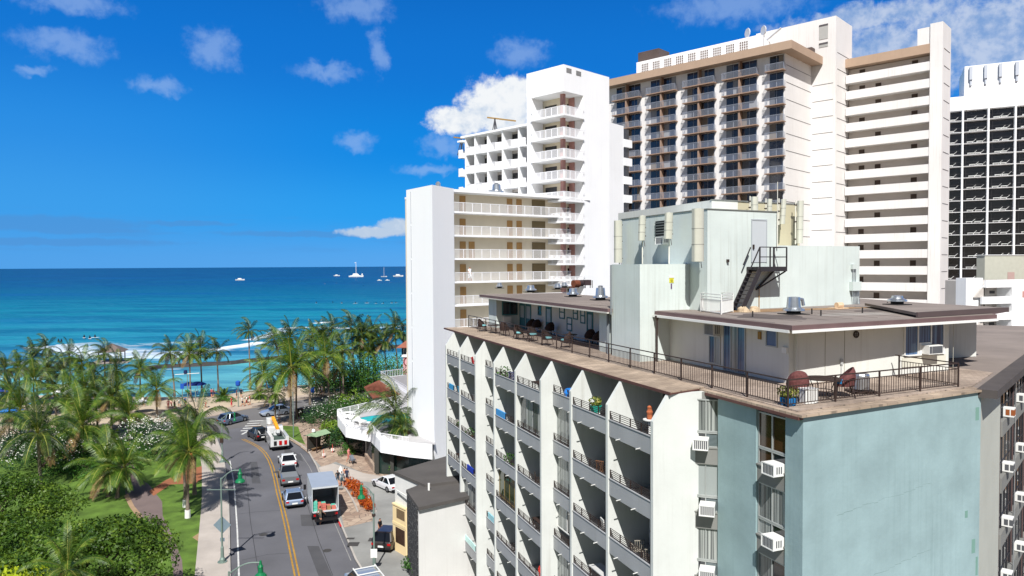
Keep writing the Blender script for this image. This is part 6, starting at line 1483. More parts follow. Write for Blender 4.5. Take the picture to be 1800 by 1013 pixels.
bush(272, 800, 8.5, 4.6, 'biggest plumeria tree, full of white blossom, beside the path', 21, plum_m, 20, 'plumeria_tree', 30, cat='tree')
bush(75, 822, 7.0, 3.8, 'plumeria tree with white blossom beneath the drooping left palm', 22, plum_m, 14, 'plumeria_tree', 22, cat='tree')
bush(128, 802, 6.0, 3.6, 'plumeria tree with white blossom beneath the open hearted palm', 23, plum_m, 13, 'plumeria_tree', 20, cat='tree')
bush(8, 808, 7.5, 3.8, 'plumeria tree with white blossom at the left edge', 20, plum_m, 13, 'plumeria_tree', 20, cat='tree')
bush(563, 692, 6.5, 6.0, 'tall dark plumeria with white blossom under the right grove palms', 24, plum_m, 5, 'plumeria_tree', 22, cat='tree')
bush(580, 752, 7.0, 4.5, 'round plumeria with white blossom left of the pool deck', 25, plum_m, 5, 'plumeria_tree', 24, cat='tree')
bush(632, 722, 5.0, 2.6, 'plumeria with white blossom behind the pool deck by the tiled roof', 26, plum_m, 5, 'plumeria_tree', 22, cat='tree')
bush(660, 690, 17, 7.5, 'big rounded bright green hedge below the palms beside the white tower', 27, bush_m, 0, 'hedge', 46, .34, depth=.6, per=170)
bush(612, 690, 12, 5.0, 'darker rounded hedge left of the big bright one', 28, bush_m, 0, 'hedge', 30, .34, depth=.6)
bush(585, 690, 9, 3.0, 'low shady planting beneath the right grove palms', 29, plum_m, 0, 'hedge', 20, .3)
bush(393, 708, 3.8, 1.3, 'low clipped hedge around the fan shaped plant on the promenade', 30, bush_m, 0, 'hedge', 12, .16)
bush(607, 800, 2.2, 1.5, 'small round bush by the entrance under the pool deck', 31, bush_m, 0, 'bush', 8, .16)
bush(588, 770, 4.0, 2.6, 'bright leafy planting at the left foot of the pool deck', 32, fresh_m, 0, 'bush', 14, .3)
bush(600, 782, 5.0, 2.4, 'dark leafy planting left of the lava rock columns', 33, plum_m, 0, 'bush', 14, .3)
bush(604, 740, 5.5, 3.0, 'leafy planting behind the pool deck corner', 34, bush_m, 0, 'bush', 14, .3)
bush(620, 722, 6.5, 3.2, 'yellow green planting between pool deck and tiled roof', 35, fresh_m, 0, 'bush', 14, .3)
bush(712, 828, 4.0, 2.2, 'leafy planting at the foot of the white tower', 36, bush_m, 0, 'bush', 12, .26)
bush(728, 1012, 2.2, 1.6, 'small bush at the foot of the lava rock strip', 37, bush_m, 0, 'bush', 8, .16)
bush(545, 742, 3.0, 1.6, 'dark shrub beside the planter at the corner lawn', 38, plum_m, 0, 'bush', 8, .2)
bush(210, 800, 7, 1.6, 'shaded undergrowth below the palms left of the path', 39, bush_m, 0, 'bush', 16, .26)
bush(170, 830, 9, 1.8, 'green undergrowth between the short palms and the canopy tree', 40, bush_m, 0, 'bush', 18, .26)
bush(110, 770, 9, 2.6, 'undergrowth at the avenue side of the left plumeria trees', 41, bush_m, 0, 'bush', 18, .3)
# fan-leaved plants: rosettes
def rosette(px, py, rad, h, label, seed, yellow=True):
    b = onz(px, py, .12); o = empty('fan_palm', label, 'palm bush', (b.x, b.y, .12)); r = random.Random(seed)
    V, Fc, SV, SF = crown(seed, 30, rad, .75, .1, leaf=24, wide=.09); c = bpy.data.objects.new('fronds', mesh_of('fronds', V + SV, Fc + [tuple(a + len(V) for a in f) for f in SF], [palm_y if yellow else palm_m, stalk_m], [0] * len(Fc) + [1] * len(SF))); col.objects.link(c); c.parent = o; c.location = (0, 0, h * .4)
    g = MB(); g.cyl((0, 0), .2, 0, h * .4, 8); g.build('stump', trunk_d, o)
rosette(393, 705, 2.2, 1.2, 'fan shaped palm bush on the promenade by the blue flag pole', 51)
rosette(456, 702, 3.4, 2.4, 'large fan shaped palm bush left of the big corner palm', 52)
rosette(600, 775, 1.8, 1.6, 'small fan shaped palm bush at the pool deck corner', 53)
rosette(712, 822, 1.8, 1.4, 'small fan shaped palm bush at the foot of the white tower', 54, False)
# orange croton bed
cr_m = leaf_mat('croton_leaf', (96, 34, 18), (178, 76, 24), (222, 140, 46), 3.0)
L_ = W([(616, 852), (624, 862), (632, 874), (640, 888), (645, 900)], .12); b0 = Vector((*L_[0], .12)); o = empty('croton_hedge', 'long planting bed of orange and red leaves in the driveway island', 'hedge', tuple(b0)); r = random.Random(61); V = []; Fc = []
for i in range(26):
    f = i / 25 * 3.999; k = int(f); p = Vector(L_[k]).lerp(Vector(L_[k + 1]), f - k); c0 = Vector((p.x - b0.x + r.uniform(-.45, .45), p.y - b0.y, r.uniform(.35, .65))); v, f_ = cards(r, c0, (.5, .5, .4), 130, .2); j = len(V); V += v; Fc += [tuple(a + j for a in g) for g in f_]
c = bpy.data.objects.new('leaves', mesh_of('leaves', V, Fc, [cr_m])); col.objects.link(c); c.parent = o
g = MB()
for a, b in zip(L_, L_[1:]): g.beam((a[0] - b0.x - .9, a[1] - b0.y, .03), (b[0] - b0.x - .9, b[1] - b0.y, .03), .15, .12); g.beam((a[0] - b0.x + .9, a[1] - b0.y, .03), (b[0] - b0.x + .9, b[1] - b0.y, .03), .15, .12)
g.build('bed_kerb', kb, o)
# ------------------------------------------------------------------ vehicles
tyre_m = mat('tyre_rubber', (22, 22, 23), .8, 0); rim_m = mat('wheel_rim', (150, 152, 156), .3, .05, 3, metal=.7); carglass = mat('car_glass', (18, 20, 24), .05, .1, 2, spec=1.0)
red_l = mat('tail_light_red', (170, 14, 18), .3, 0); wht_l = mat('head_light_clear', (220, 224, 228), .15, 0); plast = mat('black_plastic', (28, 28, 30), .5, 0)
def paint(name, rgb, metal=.1): return mat(name, rgb, .28, .03, 2, metal=metal, coat=.7, spec=.5)
def wheel(parent, x, y, r, w):
    g = MB(); n = 14; sx = 1 if x > 0 else -1
    def disc(xx, rr): return [(xx, y + rr * math.cos(2 * math.pi * i / n), r + rr * math.sin(2 * math.pi * i / n)) for i in range(n)]
    vs = disc(x - w / 2 * sx, r) + disc(x + w / 2 * sx, r) + disc(x + w / 2 * sx, r * .62); g.raw(vs, [(i, (i + 1) % n, n + (i + 1) % n, n + i) for i in range(n)] + [(n + i, n + (i + 1) % n, 2 * n + (i + 1) % n, 2 * n + i) for i in range(n)] + [tuple(range(n))]); t = g.build('wheel', tyre_m, parent)
    g = MB(); g.raw(disc(x + w / 2 * sx - .02 * sx, r * .62), [tuple(range(n))]); g.raw(disc(x + w / 2 * sx + .0, r * .18), [tuple(range(n))]); g.build('rim', rim_m, t)
def car(label, rear, front, L, Wd, Hh, colr, kind='suv', z=.0, cat='car', grp=None):
    a, b = onz(*rear, z), onz(*front, z); c = (a + b) / 2; dd = b - a; rz = math.atan2(-dd.x, dd.y); o = empty('parked_car' if 'parked' in label else 'car', label, cat, (c.x, c.y, z + .006), rz, grp); h = L / 2
    m = colr; belt = Hh * (.60 if kind != 'sedan' else .62); w = Wd / 2; lo = .22
    st = {'suv': [(-h, .86, .42, belt * .86), (-h + .08, .93, .3, belt * .98), (-h + .5, 1, lo, belt), (0, 1, lo, belt), (h - 1.25, 1, lo, belt * .97), (h - .55, .97, lo, belt * .88), (h - .12, .88, .28, belt * .74), (h, .74, .38, belt * .62)],
          'sedan': [(-h, .82, .4, belt * .84), (-h + .1, .92, .3, belt * .97), (-h + .8, 1, lo, belt), (0, 1, lo, belt * .98), (h - 1.3, 1, lo, belt * .92), (h - .5, .96, lo, belt * .8), (h - .1, .86, .28, belt * .66), (h, .72, .36, belt * .55)]}.get(kind, None)
    if kind == 'pickup': st = [(-h, .96, .5, belt), (-h + .05, 1, .42, belt * 1.0), (-.2, 1, .3, belt), (h - 1.4, 1, .3, belt * .98), (h - .4, .97, .3, belt * .92), (h - .05, .9, .36, belt * .8), (h, .86, .42, belt * .72)]
    g = MB(); vs = []
    for y, f, z0, z1 in st: vs += [(-w * f * .94, y, z0), (-w * f, y, (z0 + z1) / 2), (-w * f * .95, y, z1 - .06), (-w * f * .84, y, z1), (w * f * .84, y, z1), (w * f * .95, y, z1 - .06), (w * f, y, (z0 + z1) / 2), (w * f * .94, y, z0)]
    k = len(st); g.raw(vs, [(i * 8 + j, i * 8 + (j + 1) % 8, (i + 1) * 8 + (j + 1) % 8, (i + 1) * 8 + j) for i in range(k - 1) for j in range(8)] + [tuple(range(7, -1, -1)), tuple(range((k - 1) * 8, k * 8))])
    body = g.build('body', m, o, smooth=False)
    if kind == 'suv': yb0, yt0, yt1, yb1 = -h + .12, -h + .55, h - 2.35, h - 1.35
    elif kind == 'sedan': yb0, yt0, yt1, yb1 = -h + .55, -h + 1.25, h - 2.3, h - 1.4
    else: yb0, yt0, yt1, yb1 = -.35, -.1, h - 2.5, h - 1.6
    wb, wt = w * .9, w * .7; zb, zt = belt - .01, Hh - .05
    g = MB(); g.raw([(-wb, yb0, zb), (wb, yb0, zb), (wb, yb1, zb), (-wb, yb1, zb), (-wt, yt0, zt), (wt, yt0, zt), (wt, yt1, zt), (-wt, yt1, zt)], [(3, 2, 1, 0), (4, 5, 6, 7), (0, 1, 5, 4), (1, 2, 6, 5), (2, 3, 7, 6), (3, 0, 4, 7)]); g.build('windows', carglass, o)
    g = MB(); g.raw([(-wt - .04, yt0 - .06, zt), (wt + .04, yt0 - .06, zt), (wt + .04, yt1 + .06, zt), (-wt - .04, yt1 + .06, zt), (-wt * .9, yt0 + .1, Hh), (wt * .9, yt0 + .1, Hh), (wt * .9, yt1 - .1, Hh), (-wt * .9, yt1 - .1, Hh)], [(3, 2, 1, 0), (4, 5, 6, 7), (0, 1, 5, 4), (1, 2, 6, 5), (2, 3, 7, 6), (3, 0, 4, 7)])
    for s in (-1, 1):
        for (p, q, tk) in (((s * wb, yb0, zb), (s * wt, yt0, zt), .11), ((s * wb, yb1, zb), (s * wt, yt1, zt), .07), ((s * wb, (yb0 + yb1) / 2 + .1, zb), (s * wt, (yt0 + yt1) / 2 + .1, zt), .07)): g.beam(p, q, tk, .05)
        if kind == 'suv': g.beam((s * wb, yb0 + .75, zb), (s * wt, yt0 + .6, zt), .1, .05)
    g.build('roof', m, o)
    if kind == 'pickup':
        g = MB(); g.box(-w * .82, w * .82, -h + .1, -.45, belt + .002, belt + .012); g.build('bed', plast, o); g = MB(); g.box(-w * .84, w * .84, -h + .1, -.42, belt + .012, belt + .05); g.build('bed_cover', mat('bed_cover_grey', (120, 124, 128), .6, .05), o)
    for s in (-1, 1):
        g = MB(); g.box(s * w * .6, s * w * .9, -h - .015, -h + .06, belt * .68, belt * .86); g.build('tail_light', red_l, o)
        g = MB(); g.box(s * w * .5, s * w * .78, h - .1, h + .01, belt * .5, belt * .6); g.build('headlight', wht_l, o)
        g = MB(); g.box(s * w * .98, s * (w * .98 + .18), yb1 - .35, yb1 - .2, belt + .02, belt + .16); g.build('side_mirror', m, o)
    g = MB(); g.box(-.26, .26, -h - .02, -h + .02, belt * .5, belt * .5 + .15); g.build('number_plate', whitem, o)
    g = MB(); g.box(-w * .9, w * .9, -h - .03, -h + .15, .3, .44); g.box(-w * .8, w * .8, h - .15, h + .02, .26, .42); g.build('bumper', plast, o)
    r = .36 if kind != 'sedan' else .32
    for s in (-1, 1):
        for y in (-h + .95, h - .92): wheel(o, s * (w - .1), y, r, .24)
    return o
car('blue grey estate car turning at the junction with the beach avenue', (388, 749), (431, 738), 4.8, 1.9, 1.7, paint('car_blue_grey', (108, 126, 152), .4), 'suv', .005)
car('silver car waiting behind the corner lawn palms on the avenue', (513, 726), (455, 733), 4.8, 1.9, 1.6, paint('car_silver', (170, 180, 194), .4), 'sedan', .005)
car('black car in front of the utility truck', (467, 778), (440, 763), 4.6, 1.85, 1.65, paint('car_black_blue', (20, 24, 34)), 'suv')
car('white car directly behind the utility truck', (510, 828), (501, 808), 4.4, 1.85, 1.5, paint('car_white', (226, 228, 230)), 'sedan')
car('grey pickup truck between the white car and the silver hatchback', (512, 860), (503, 832), 5.3, 1.95, 1.8, paint('car_grey', (128, 132, 136), .4), 'pickup')
car('silver hatchback with blue tinted roof beside the parked box truck', (519, 896), (511, 872), 4.3, 1.85, 1.55, paint('car_silver_blue', (150, 166, 190), .4), 'suv')
car('white parked sedan half hidden by the small white building', (700, 866), (664, 850), 4.6, 1.8, 1.42, paint('car_white', (226, 228, 230)), 'sedan', .13)
car('dark brown parked car with a person at its rear, by the cream wall', (676, 966), (697, 944), 4.6, 1.85, 1.6, paint('car_dark_brown', (44, 38, 38)), 'suv', .13)
# white utility truck with an orange boom
tw = paint('truck_white', (212, 214, 214))
a, b = onz(497, 800), onz(476, 768); c = (a + b) / 2; dd = b - a; rz = math.atan2(-dd.x, dd.y)
UT = empty('utility_truck', 'white utility truck with a raised orange boom folded over its cab', 'truck', (c.x, c.y, .006), rz)
g = MB(); g.box(-1.15, 1.15, -3.2, .9, .55, 1.45); g.box(-1.15, -.75, -3.2, .9, 1.45, 1.85); g.box(.75, 1.15, -3.2, .9, 1.45, 1.85); g.build('service_body', tw, UT)
g = MB(); g.slab([(.95, .5), (.95, 2.2), (1.3, 2.35), (2.4, 2.3), (2.9, 1.55), (3.5, 1.4), (3.6, .5)], 0, -1.02, 1.02); g.build('cab', tw, UT)
g = MB(); g.slab([(2.47, 2.2), (2.93, 1.6), (2.97, 1.6), (2.5, 2.22)], 0, -.9, .9); g.box(-1.03, -1.021, 1.35, 2.3, 1.6, 2.15); g.box(1.021, 1.03, 1.35, 2.3, 1.6, 2.15); g.build('cab_windows', carglass, UT)
g = MB(); g.cyl((0, -.2), .42, 1.45, 2.1, 14); g.build('turret', tw, UT); g = MB(); g.beam((0, -.4, 2.1), (0, -1.9, 2.3), .4, .45); g.build('lower_boom', tw, UT)
g = MB(); g.beam((.0, -1.5, 2.5), (-.1, 2.4, 3.3), .36, .42); g.build('orange_boom', mat('boom_orange', (236, 160, 40), .5, .08, 2), UT)
g = MB(); g.lathe((-.5, 2.7), [(.32, 2.4), (.42, 2.5), (.45, 3.3), (.4, 3.35)], 12); g.build('bucket', tw, UT)
g = MB(); g.box(-.7, .7, -3.1, .8, 1.452, 1.5); g.build('bed_floor', mat('bed_floor_green', (70, 84, 78), .8, .1), UT)
for x in (-.75, -.1, .55): g = MB(); g.box(x, x + .35, -3.26, -3.2, .75, 1.3); g.build('tool_rack', red_l if x > -.5 else plast, UT)
g = MB(); g.box(-1.1, 1.1, -3.35, -3.2, .45, .6); g.build('bumper', plast, UT)
for s in (-1, 1):
    for y in (-2.0, 2.6): wheel(UT, s * 1.0, y, .46, .3)
# box truck with its rear door open
a, b = onz(573, 919), onz(552, 858); dd = (b - a); rz = math.atan2(-dd.x, dd.y); c = a + dd.normalized() * 3.6
BT = empty('box_truck', 'white box truck parked at the kerb with its rear open showing crates', 'truck', (c.x, c.y, .006), rz)
bw = mat('truck_box_white', (188, 192, 196), .5, .05, 1); g = MB()
g.box(-1.22, -1.16, -3.4, 1.5, 1.0, 3.35); g.box(1.16, 1.22, -3.4, 1.5, 1.0, 3.35); g.box(-1.16, 1.16, 1.44, 1.5, 1.0, 3.35); g.box(-1.16, 1.16, -3.4, 1.44, .95, 1.05); g.build('cargo_box', bw, BT)
g = MB(); g.box(-1.24, 1.24, -3.42, 1.52, 3.35, 3.42); g.build('box_roof', mat('truck_roof_grey', (150, 160, 174), .5, .06, 1), BT)
g = MB()
for i in range(10): g.beam((-1.2 + i * .24, -3.42, 3.3), (-1.08 + i * .24, -3.44, 3.22), .06, .05)
g.box(-1.2, 1.2, -3.44, -3.4, 3.2, 3.36); g.build('door_header', bw, BT)
g = MB(); g.slab([(1.6, .5), (1.6, 2.3), (2.9, 2.3), (3.3, 1.6), (4.1, 1.3), (4.2, .5)], 0, -1.0, 1.0); g.build('cab', tw, BT)
g = MB(); g.slab([(2.93, 2.2), (3.3, 1.65), (3.34, 1.65), (2.97, 2.22)], 0, -.85, .85); g.box(-1.01, -1.001, 1.9, 2.8, 1.55, 2.15); g.build('cab_windows', carglass, BT)
g = MB(); g.box(-1.1, 1.1, -3.5, -3.3, .55, .9); g.build('rear_bumper', plast, BT)
for s in (-1, 1):
    g = MB(); g.box(s * .85, s * 1.1, -3.53, -3.5, .65, .85); g.build('tail_light', red_l, BT); g = MB(); g.box(s * 1.25, s * 1.5, 2.6, 2.7, 1.5, 2.0); g.build('side_mirror', plast, BT)
    for y in (-2.2, 2.9): wheel(BT, s * .98, y, .45, .32)
g = MB(); g.box(-1.05, 1.05, -4.4, -3.5, .42, .48); g.beam((-.9, -3.5, .9), (-.9, -4.3, .46), .05, .05); g.beam((.9, -3.5, .9), (.9, -4.3, .46), .05, .05); g.build('tail_lift', plast, BT)
cw, sw = math.cos(rz), math.sin(rz)
crc = [('red', (196, 112, 98)), ('teal', (96, 186, 164)), ('white', (226, 222, 214)), ('brown', (160, 120, 84))]
k_ = 0
for ix, x in enumerate((-.9, -.5, -.1, .35, .8)):
    for iy, y in enumerate((-3.0, -2.5)):
        hh = (.9, .75, .7, .35, .3)[ix]; nm, rgb = crc[(ix + iy) % 4 if ix > 2 else (0 if (ix + iy) % 3 else 1)]
        X = c.x + x * cw - y * sw; Y = c.y + x * sw + y * cw; g = MB(); n_ = max(1, int(hh / .3))
        for q in range(n_): g.box(-.18, .18, -.22, .22, q * .3, q * .3 + .27); g.box(-.19, .19, -.23, .23, q * .3 + .2, q * .3 + .235)
        o = g.build('cargo_crate', mat('crate_' + nm, rgb, .7, .1, 4)); o.location = (X, Y, 1.06); o.rotation_euler = (0, 0, rz)
        tag(o, '%s crates in the box truck, %s row, %s' % (nm, ('rear', 'inner')[iy], ('far left', 'left of centre', 'centre', 'right of centre', 'far right')[ix]), 'crate', 'crates in the open box truck'); k_ += 1
# pickup at the bottom edge
o = car('light grey van with a white roof rack at the bottom edge by the kerb', (660, 1076), (626, 1026), 5.6, 2.1, 2.05, paint('van_grey', (150, 160, 172), .3), 'suv')
g = MB()
for y in (-2.0, -1.0, 0.1): g.beam((-.85, y, 2.13), (.85, y, 2.13), .07, .06)
for s in (-.8, .8): g.beam((s, -2.3, 2.14), (s, .3, 2.14), .07, .07)
g.build('roof_rack', whitem, o)

# ------------------------------------------------------------------ street furniture
pole_m = mat('pole_grey_green', (120, 138, 130), .5, .1, 2, metal=.2); green_m = mat('lamp_green', (22, 112, 70), .45, .1, 2); signback = mat('sign_back_grey', (130, 148, 160), .5, .08, 2, metal=.3)
def lamp(label, base, top, armdx, bell_dz, z=.12, rz=0., wid=1.0):
    b = onz(*base, z); h = aty(top[0], top[1], b.y).z - z; o = empty('street_lamp', label, 'street lamp', (b.x, b.y, z), rz, 'green bell street lamps')
    g = MB(); g.lathe((0, 0), [(.22, 0), (.22, .25), (.14, .4), (.12, 1.2), (.075, 1.3), (.06, h)], 12); g.cyl((0, 0), .38, 0, .06, 12); g.build('pole', pole_m, o)
    g = MB(); s = 1 if armdx > 0 else -1; n = 8; pts = [(armdx * (i / n), 0, h - .15 + .75 * math.sin(math.pi * .5 * min(1, i / n * 1.3)) * 1.0) for i in range(n + 1)]; g.tube(pts, .045, 7); g.tube([(0, 0, h - .9), (armdx * .3, 0, h + .25)], .025, 6); g.build('arm', pole_m, o)
    e = pts[-1]; zt = e[2]; g = MB(); g.lathe((e[0], 0), [(.36 * wid, zt - .98), (.40 * wid, zt - .92), (.34 * wid, zt - .8), (.17 * wid, zt - .66), (.15 * wid, zt - .32), (.19 * wid, zt - .28), (.1, zt - .12), (.06, zt + .12)], 16); g.build('bell_shade', green_m, o); return o, h
o, h_ = lamp('street lamp on the left sidewalk with a grey diamond sign', (391, 988), (389, 840), 1.55, 0, .12)
g = MB(); zz = 24 - (925 - 470) / F * 59.2 * 1.0 - .12; d_ = .72; g.slab([(0, -d_), (d_, 0), (0, d_), (-d_, 0)], 1, .07, .09); g.v = [(x, y, z_ + zz) for x, y, z_ in g.v]; g.build('diamond_sign', signback, o); g = MB(); g.box(-.18, .18, .07, .09, zz - 1.35, zz - 1.05); g.build('small_plate', signback, o)
g = MB(); g.box(-1.15, 1.2, -.03, .03, h_ - 1.0, h_ - .94); g.build('cross_arm', pole_m, o)
o, h_ = lamp('street lamp by the driveway with a white notice on its pole', (658, 1003), (657, 868), -.95, 0, .12, wid=.8)
g = MB(); g.box(-.26, .26, -.12, -.09, 1.05, 1.75); g.build('notice', whitem, o); g = MB(); g.lathe((0, 0), [(.13, 4.3), (.16, 4.4), (.13, 4.5)], 8); g.build('pole_collar', dark_m, o)
b = onz(439, 985, 5.2); o, h_ = lamp('green lamp head over the road at the bottom edge', (404, 1105), (404, 1005), 2.1, 0, .12)
o, h_ = lamp('slim lamp pole at the road bend beside the turning car', (391, 812), (388, 735), 1.6, 0, .12, wid=.5)
g = MB(); g.box(-.2, .2, -.25, -.06, 2.4, 3.2); g.build('signal_box', dark_m, o)
def thinpole(label, base, top, kind, name='street_lamp', cat='street lamp'):
    b = onz(*base, .05); h = aty(top[0], top[1], b.y).z; o = empty(name, label, cat, (b.x, b.y, .05)); g = MB(); g.tube([(0, 0, 0), (0, 0, h)], .09, 8, .06); g.build('pole', pole_m, o)
    if kind == 'double':
        g = MB(); g.beam((-2.2, 0, h - .1), (2.2, 0, h + .15), .14, .08); g.build('cross_arms', whitem, o); g = MB(); g.lathe((-.3, 0), [(.1, h), (.35, h + .15), (.3, h + .6), (.1, h + .7)], 9); g.build('loudspeaker', mat('navy_plastic', (30, 40, 80), .5, 0), o)
    if kind == 'arms':
        g = MB(); g.tube([(-1.3, 0, h - .1), (0, 0, h - .5), (1.4, 0, h + .1)], .05, 6); g.build('arms', pole_m, o)
        g = MB(); g.lathe((1.5, 0), [(.35, h - .5), (.38, h - .42), (.15, h - .1), (.05, h + .1)], 9); g.build('bell_shade', green_m, o); g = MB(); g.lathe((-1.35, 0), [(.35, h - .6), (.38, h - .52), (.15, h - .2), (.05, h)], 9); g.build('bell_shade', green_m, o)
    if kind == 'flag':
        g = MB(); g.lathe((0, 0), [(.3, h - .7), (.4, h - .5), (.4, h), (.2, h + .2)], 9); g.build('blue_top', mat('signal_blue', (30, 80, 170), .5, .05), o)
    if kind == 'sign': g = MB(); g.box(-.3, .3, -.08, -.03, h - 1.2, h - .3); g.build('plate', mat('signal_blue', (30, 80, 170), .5, .05), o)
thinpole('tall pole with white cross arms beside the row of four palms', (330, 705), (329, 658), 'double')
thinpole('double armed green lamp on the sand right of the row of four palms', (344, 708), (344, 684), 'arms')
thinpole('pole with bright blue top on the promenade by the fan shaped plant', (419, 716), (419, 672), 'flag', 'beach_pole', 'pole')
thinpole('pole with a small blue plate beside the coconut bearing palm', (321, 712), (321, 672), 'sign', 'sign_post', 'sign')
thinpole('grey pole on the corner lawn close to the big palm', (516, 770), (512, 690), 'none', 'utility_pole', 'pole')
thinpole('pole on the promenade at the right below the long stemmed palm', (550, 722), (549, 678), 'sign', 'sign_post', 'sign')
# yellow hydrant, bins, wall by the crossing
b = onz(501, 771, .12); o = empty('fire_hydrant', 'yellow fire hydrant on the corner lawn', 'hydrant', tuple(b)); g = MB(); g.lathe((0, 0), [(.16, 0), (.16, .08), (.11, .1), (.11, .6), (.15, .64), (.12, .75), (.04, .85)], 10); g.build('barrel', mat('hydrant_yellow', (224, 190, 50), .5, .05), o)
g = MB(); g.tube([(-.22, 0, .45), (.22, 0, .45)], .06, 8); g.build('nozzle', mat('hydrant_yellow', (224, 190, 50), .5, .05), o)
for i, (x, y, lab) in enumerate(((525, 732, 'dark litter bin nearest the big corner palm'), (529, 731, 'dark litter bin right of the other one by the avenue'))):
    b = onz(x, y, .12); o = empty('litter_bin', lab, 'litter bin', tuple(b), 0, 'litter bins at the crossing'); g = MB(); g.lathe((0, 0), [(.36, 0), (.4, .9), (.42, 1.0), (.3, 1.25), (.1, 1.3)], 12); g.build('drum', dark_m, o); g = MB(); g.box(-.15, .15, -.4, -.3, .95, 1.1); g.build('opening', black_m, o)
# beach umbrellas and tents
def umbrella(px, py, rgb, nm, label, r=1.5, h=2.2, z=.25):
    b = onz(px, py, z); o = empty('beach_umbrella', label, 'umbrella', (b.x, b.y, z), 0, 'beach umbrellas on the sand'); g = MB(); g.tube([(0, 0, 0), (0, 0, h)], .03, 6); g.build('pole', whitem, o)
    g = MB(); n = 12; g.lathe((0, 0), [(r, h - .5), (r * .7, h - .2), (r * .3, h), (.02, h + .08)], 10); g.build('canopy', mat('canvas_' + nm, rgb, .8, .06, 2), o)
UM = [(88, 694, (238, 238, 240), 'white', 'white umbrella at the left of the pale umbrella cluster', 1.8), (104, 698, (236, 232, 238), 'pale', 'large pale umbrella in the middle of the cluster on the sand', 2.2), (118, 696, (230, 220, 226), 'pink', 'faintly pink umbrella at the right of the cluster on the sand', 1.8),
      (109, 706, (244, 244, 246), 'white', 'white umbrella nearest the palms in the cluster', 1.7), (16, 742, (24, 110, 190), 'blue', 'bright blue umbrella behind the big left palm', 2.0), (4, 706, (36, 60, 140), 'navy', 'navy umbrella at the left edge on the sand', 2.0),
      (332, 693, (34, 52, 120), 'navy', 'navy umbrella beneath the second palm of the row of four', 1.5), (347, 692, (28, 46, 110), 'navy', 'darker navy umbrella beneath the third palm of the row of four', 1.7), (244, 726, (240, 240, 240), 'white', 'white umbrella by the promenade behind the coconut bearing palm', 1.6), (70, 726, (60, 130, 200), 'sky', 'sky blue umbrella low between the left palms', 1.6)]
for x, y, rgb, nm, lab, r_ in UM: umbrella(x, y, rgb, nm, lab, r_)

# ------------------------------------------------------------------ people
skin = mat('skin', (196, 140, 110), .6, .05, 4); hair = mat('dark_hair', (40, 28, 22), .7, .1, 6)
def body_mesh(name, J, E, cols):
    """one continuous skinned surface over a joint skeleton; colours by height"""
    me = bpy.data.meshes.new(name); me.from_pydata([j[:3] for j in J], E, []); ob = bpy.data.objects.new(name, me); col.objects.link(ob)
    m = ob.modifiers.new('s', 'SKIN'); sv = me.skin_vertices[0].data
    for i, j in enumerate(J): sv[i].radius = (j[3], j[4] if len(j) > 4 else j[3]); sv[i].use_root = (i == 0)
    ob.modifiers.new('d', 'SUBSURF').levels = 1
    dg = bpy.context.evaluated_depsgraph_get(); out = bpy.data.meshes.new_from_object(ob.evaluated_get(dg)); bpy.data.objects.remove(ob); out.name = name
    return out
def pose(kind):
    if kind == 'walk': f, k, ar = .28, .12, .22
    elif kind == 'stand': f, k, ar = .06, .0, .05
    else: f, k, ar = .16, .06, .35
    J = [(0, 0, .95, .15, .11), (0, .01, 1.15, .13, .095), (0, .0, 1.38, .17, .10), (0, .0, 1.5, .055), (0, .02, 1.6, .085, .1), (0, .02, 1.72, .075, .09),
         (-.1, 0, .9, .1), (-.11, f * .5 + .02, .5, .07), (-.11, f, .1, .045), (-.11, f + .14, .04, .04),
         (.1, 0, .9, .1), (.11, -f * .3 + k, .5, .07), (.11, -f, .1, .045), (.11, -f + .14, .04, .04),
         (-.2, 0, 1.42, .055), (-.25, -ar * .5, 1.15, .042), (-.24, -ar * .3 + .1, .92, .032), (-.24, -ar * .2 + .14, .82, .03),
         (.2, 0, 1.42, .055), (.25, ar * .4, 1.16, .042), (.24, ar + .05, .95, .032), (.24, ar + .1, .86, .03)]
    E = [(0, 1), (1, 2), (2, 3), (3, 4), (4, 5), (0, 6), (6, 7), (7, 8), (8, 9), (0, 10), (10, 11), (11, 12), (12, 13), (2, 14), (14, 15), (15, 16), (16, 17), (2, 18), (18, 19), (19, 20), (20, 21)]
    return body_mesh('person_body', J, E, None)
PM = {k: pose(k) for k in ('walk', 'stand', 'reach')}
def person(px, py, label, shirt, legs, kind='walk', az=0, z=.12, hairc=None, long=0, loc_=None, sc_=1.0):
    b = Vector(loc_) if loc_ is not None else onz(px, py, z); o = empty('person', label, 'person', tuple(b), math.radians(-az)); me = PM[kind].copy()
    sm = mat('cloth_%d_%d_%d' % shirt, shirt, .8, .08, 6) if shirt else skin; lm_ = mat('cloth_%d_%d_%d' % legs, legs, .8, .08, 6); me.materials.clear()
    for m in (skin, sm, lm_, hair): me.materials.append(m)
    for p in me.polygons:
        c = p.center; x = abs(c.x)
        if c.z > 1.66 or (c.z > 1.56 and c.y < .0): i = 3
        elif 1.05 < c.z < 1.48 and x < .24 + (.02 if c.z > 1.2 else 0): i = 1
        elif (.35 if long else .62) < c.z <= 1.05 and x < .2: i = 2
        else: i = 0
        p.material_index = i
    me.polygons.foreach_set('use_smooth', [True] * len(me.polygons)); bo = bpy.data.objects.new('body', me); col.objects.link(bo); bo.parent = o; bo.scale = (sc_,) * 3; return o
person(594, 854, 'person in dark clothes carrying a surfboard past the planting bed', (40, 44, 50), (60, 70, 80), 'walk', -20)
person(601, 856, 'person in grey walking right behind the surfboard carrier', (130, 138, 142), (70, 90, 96), 'walk', -20)
person(606, 849, 'shirtless person in white shorts by the planting bed', None, (226, 226, 222), 'walk', 20)
person(610, 850, 'person in dark blue close behind the shirtless one', (50, 60, 84), (60, 60, 70), 'stand', 20)
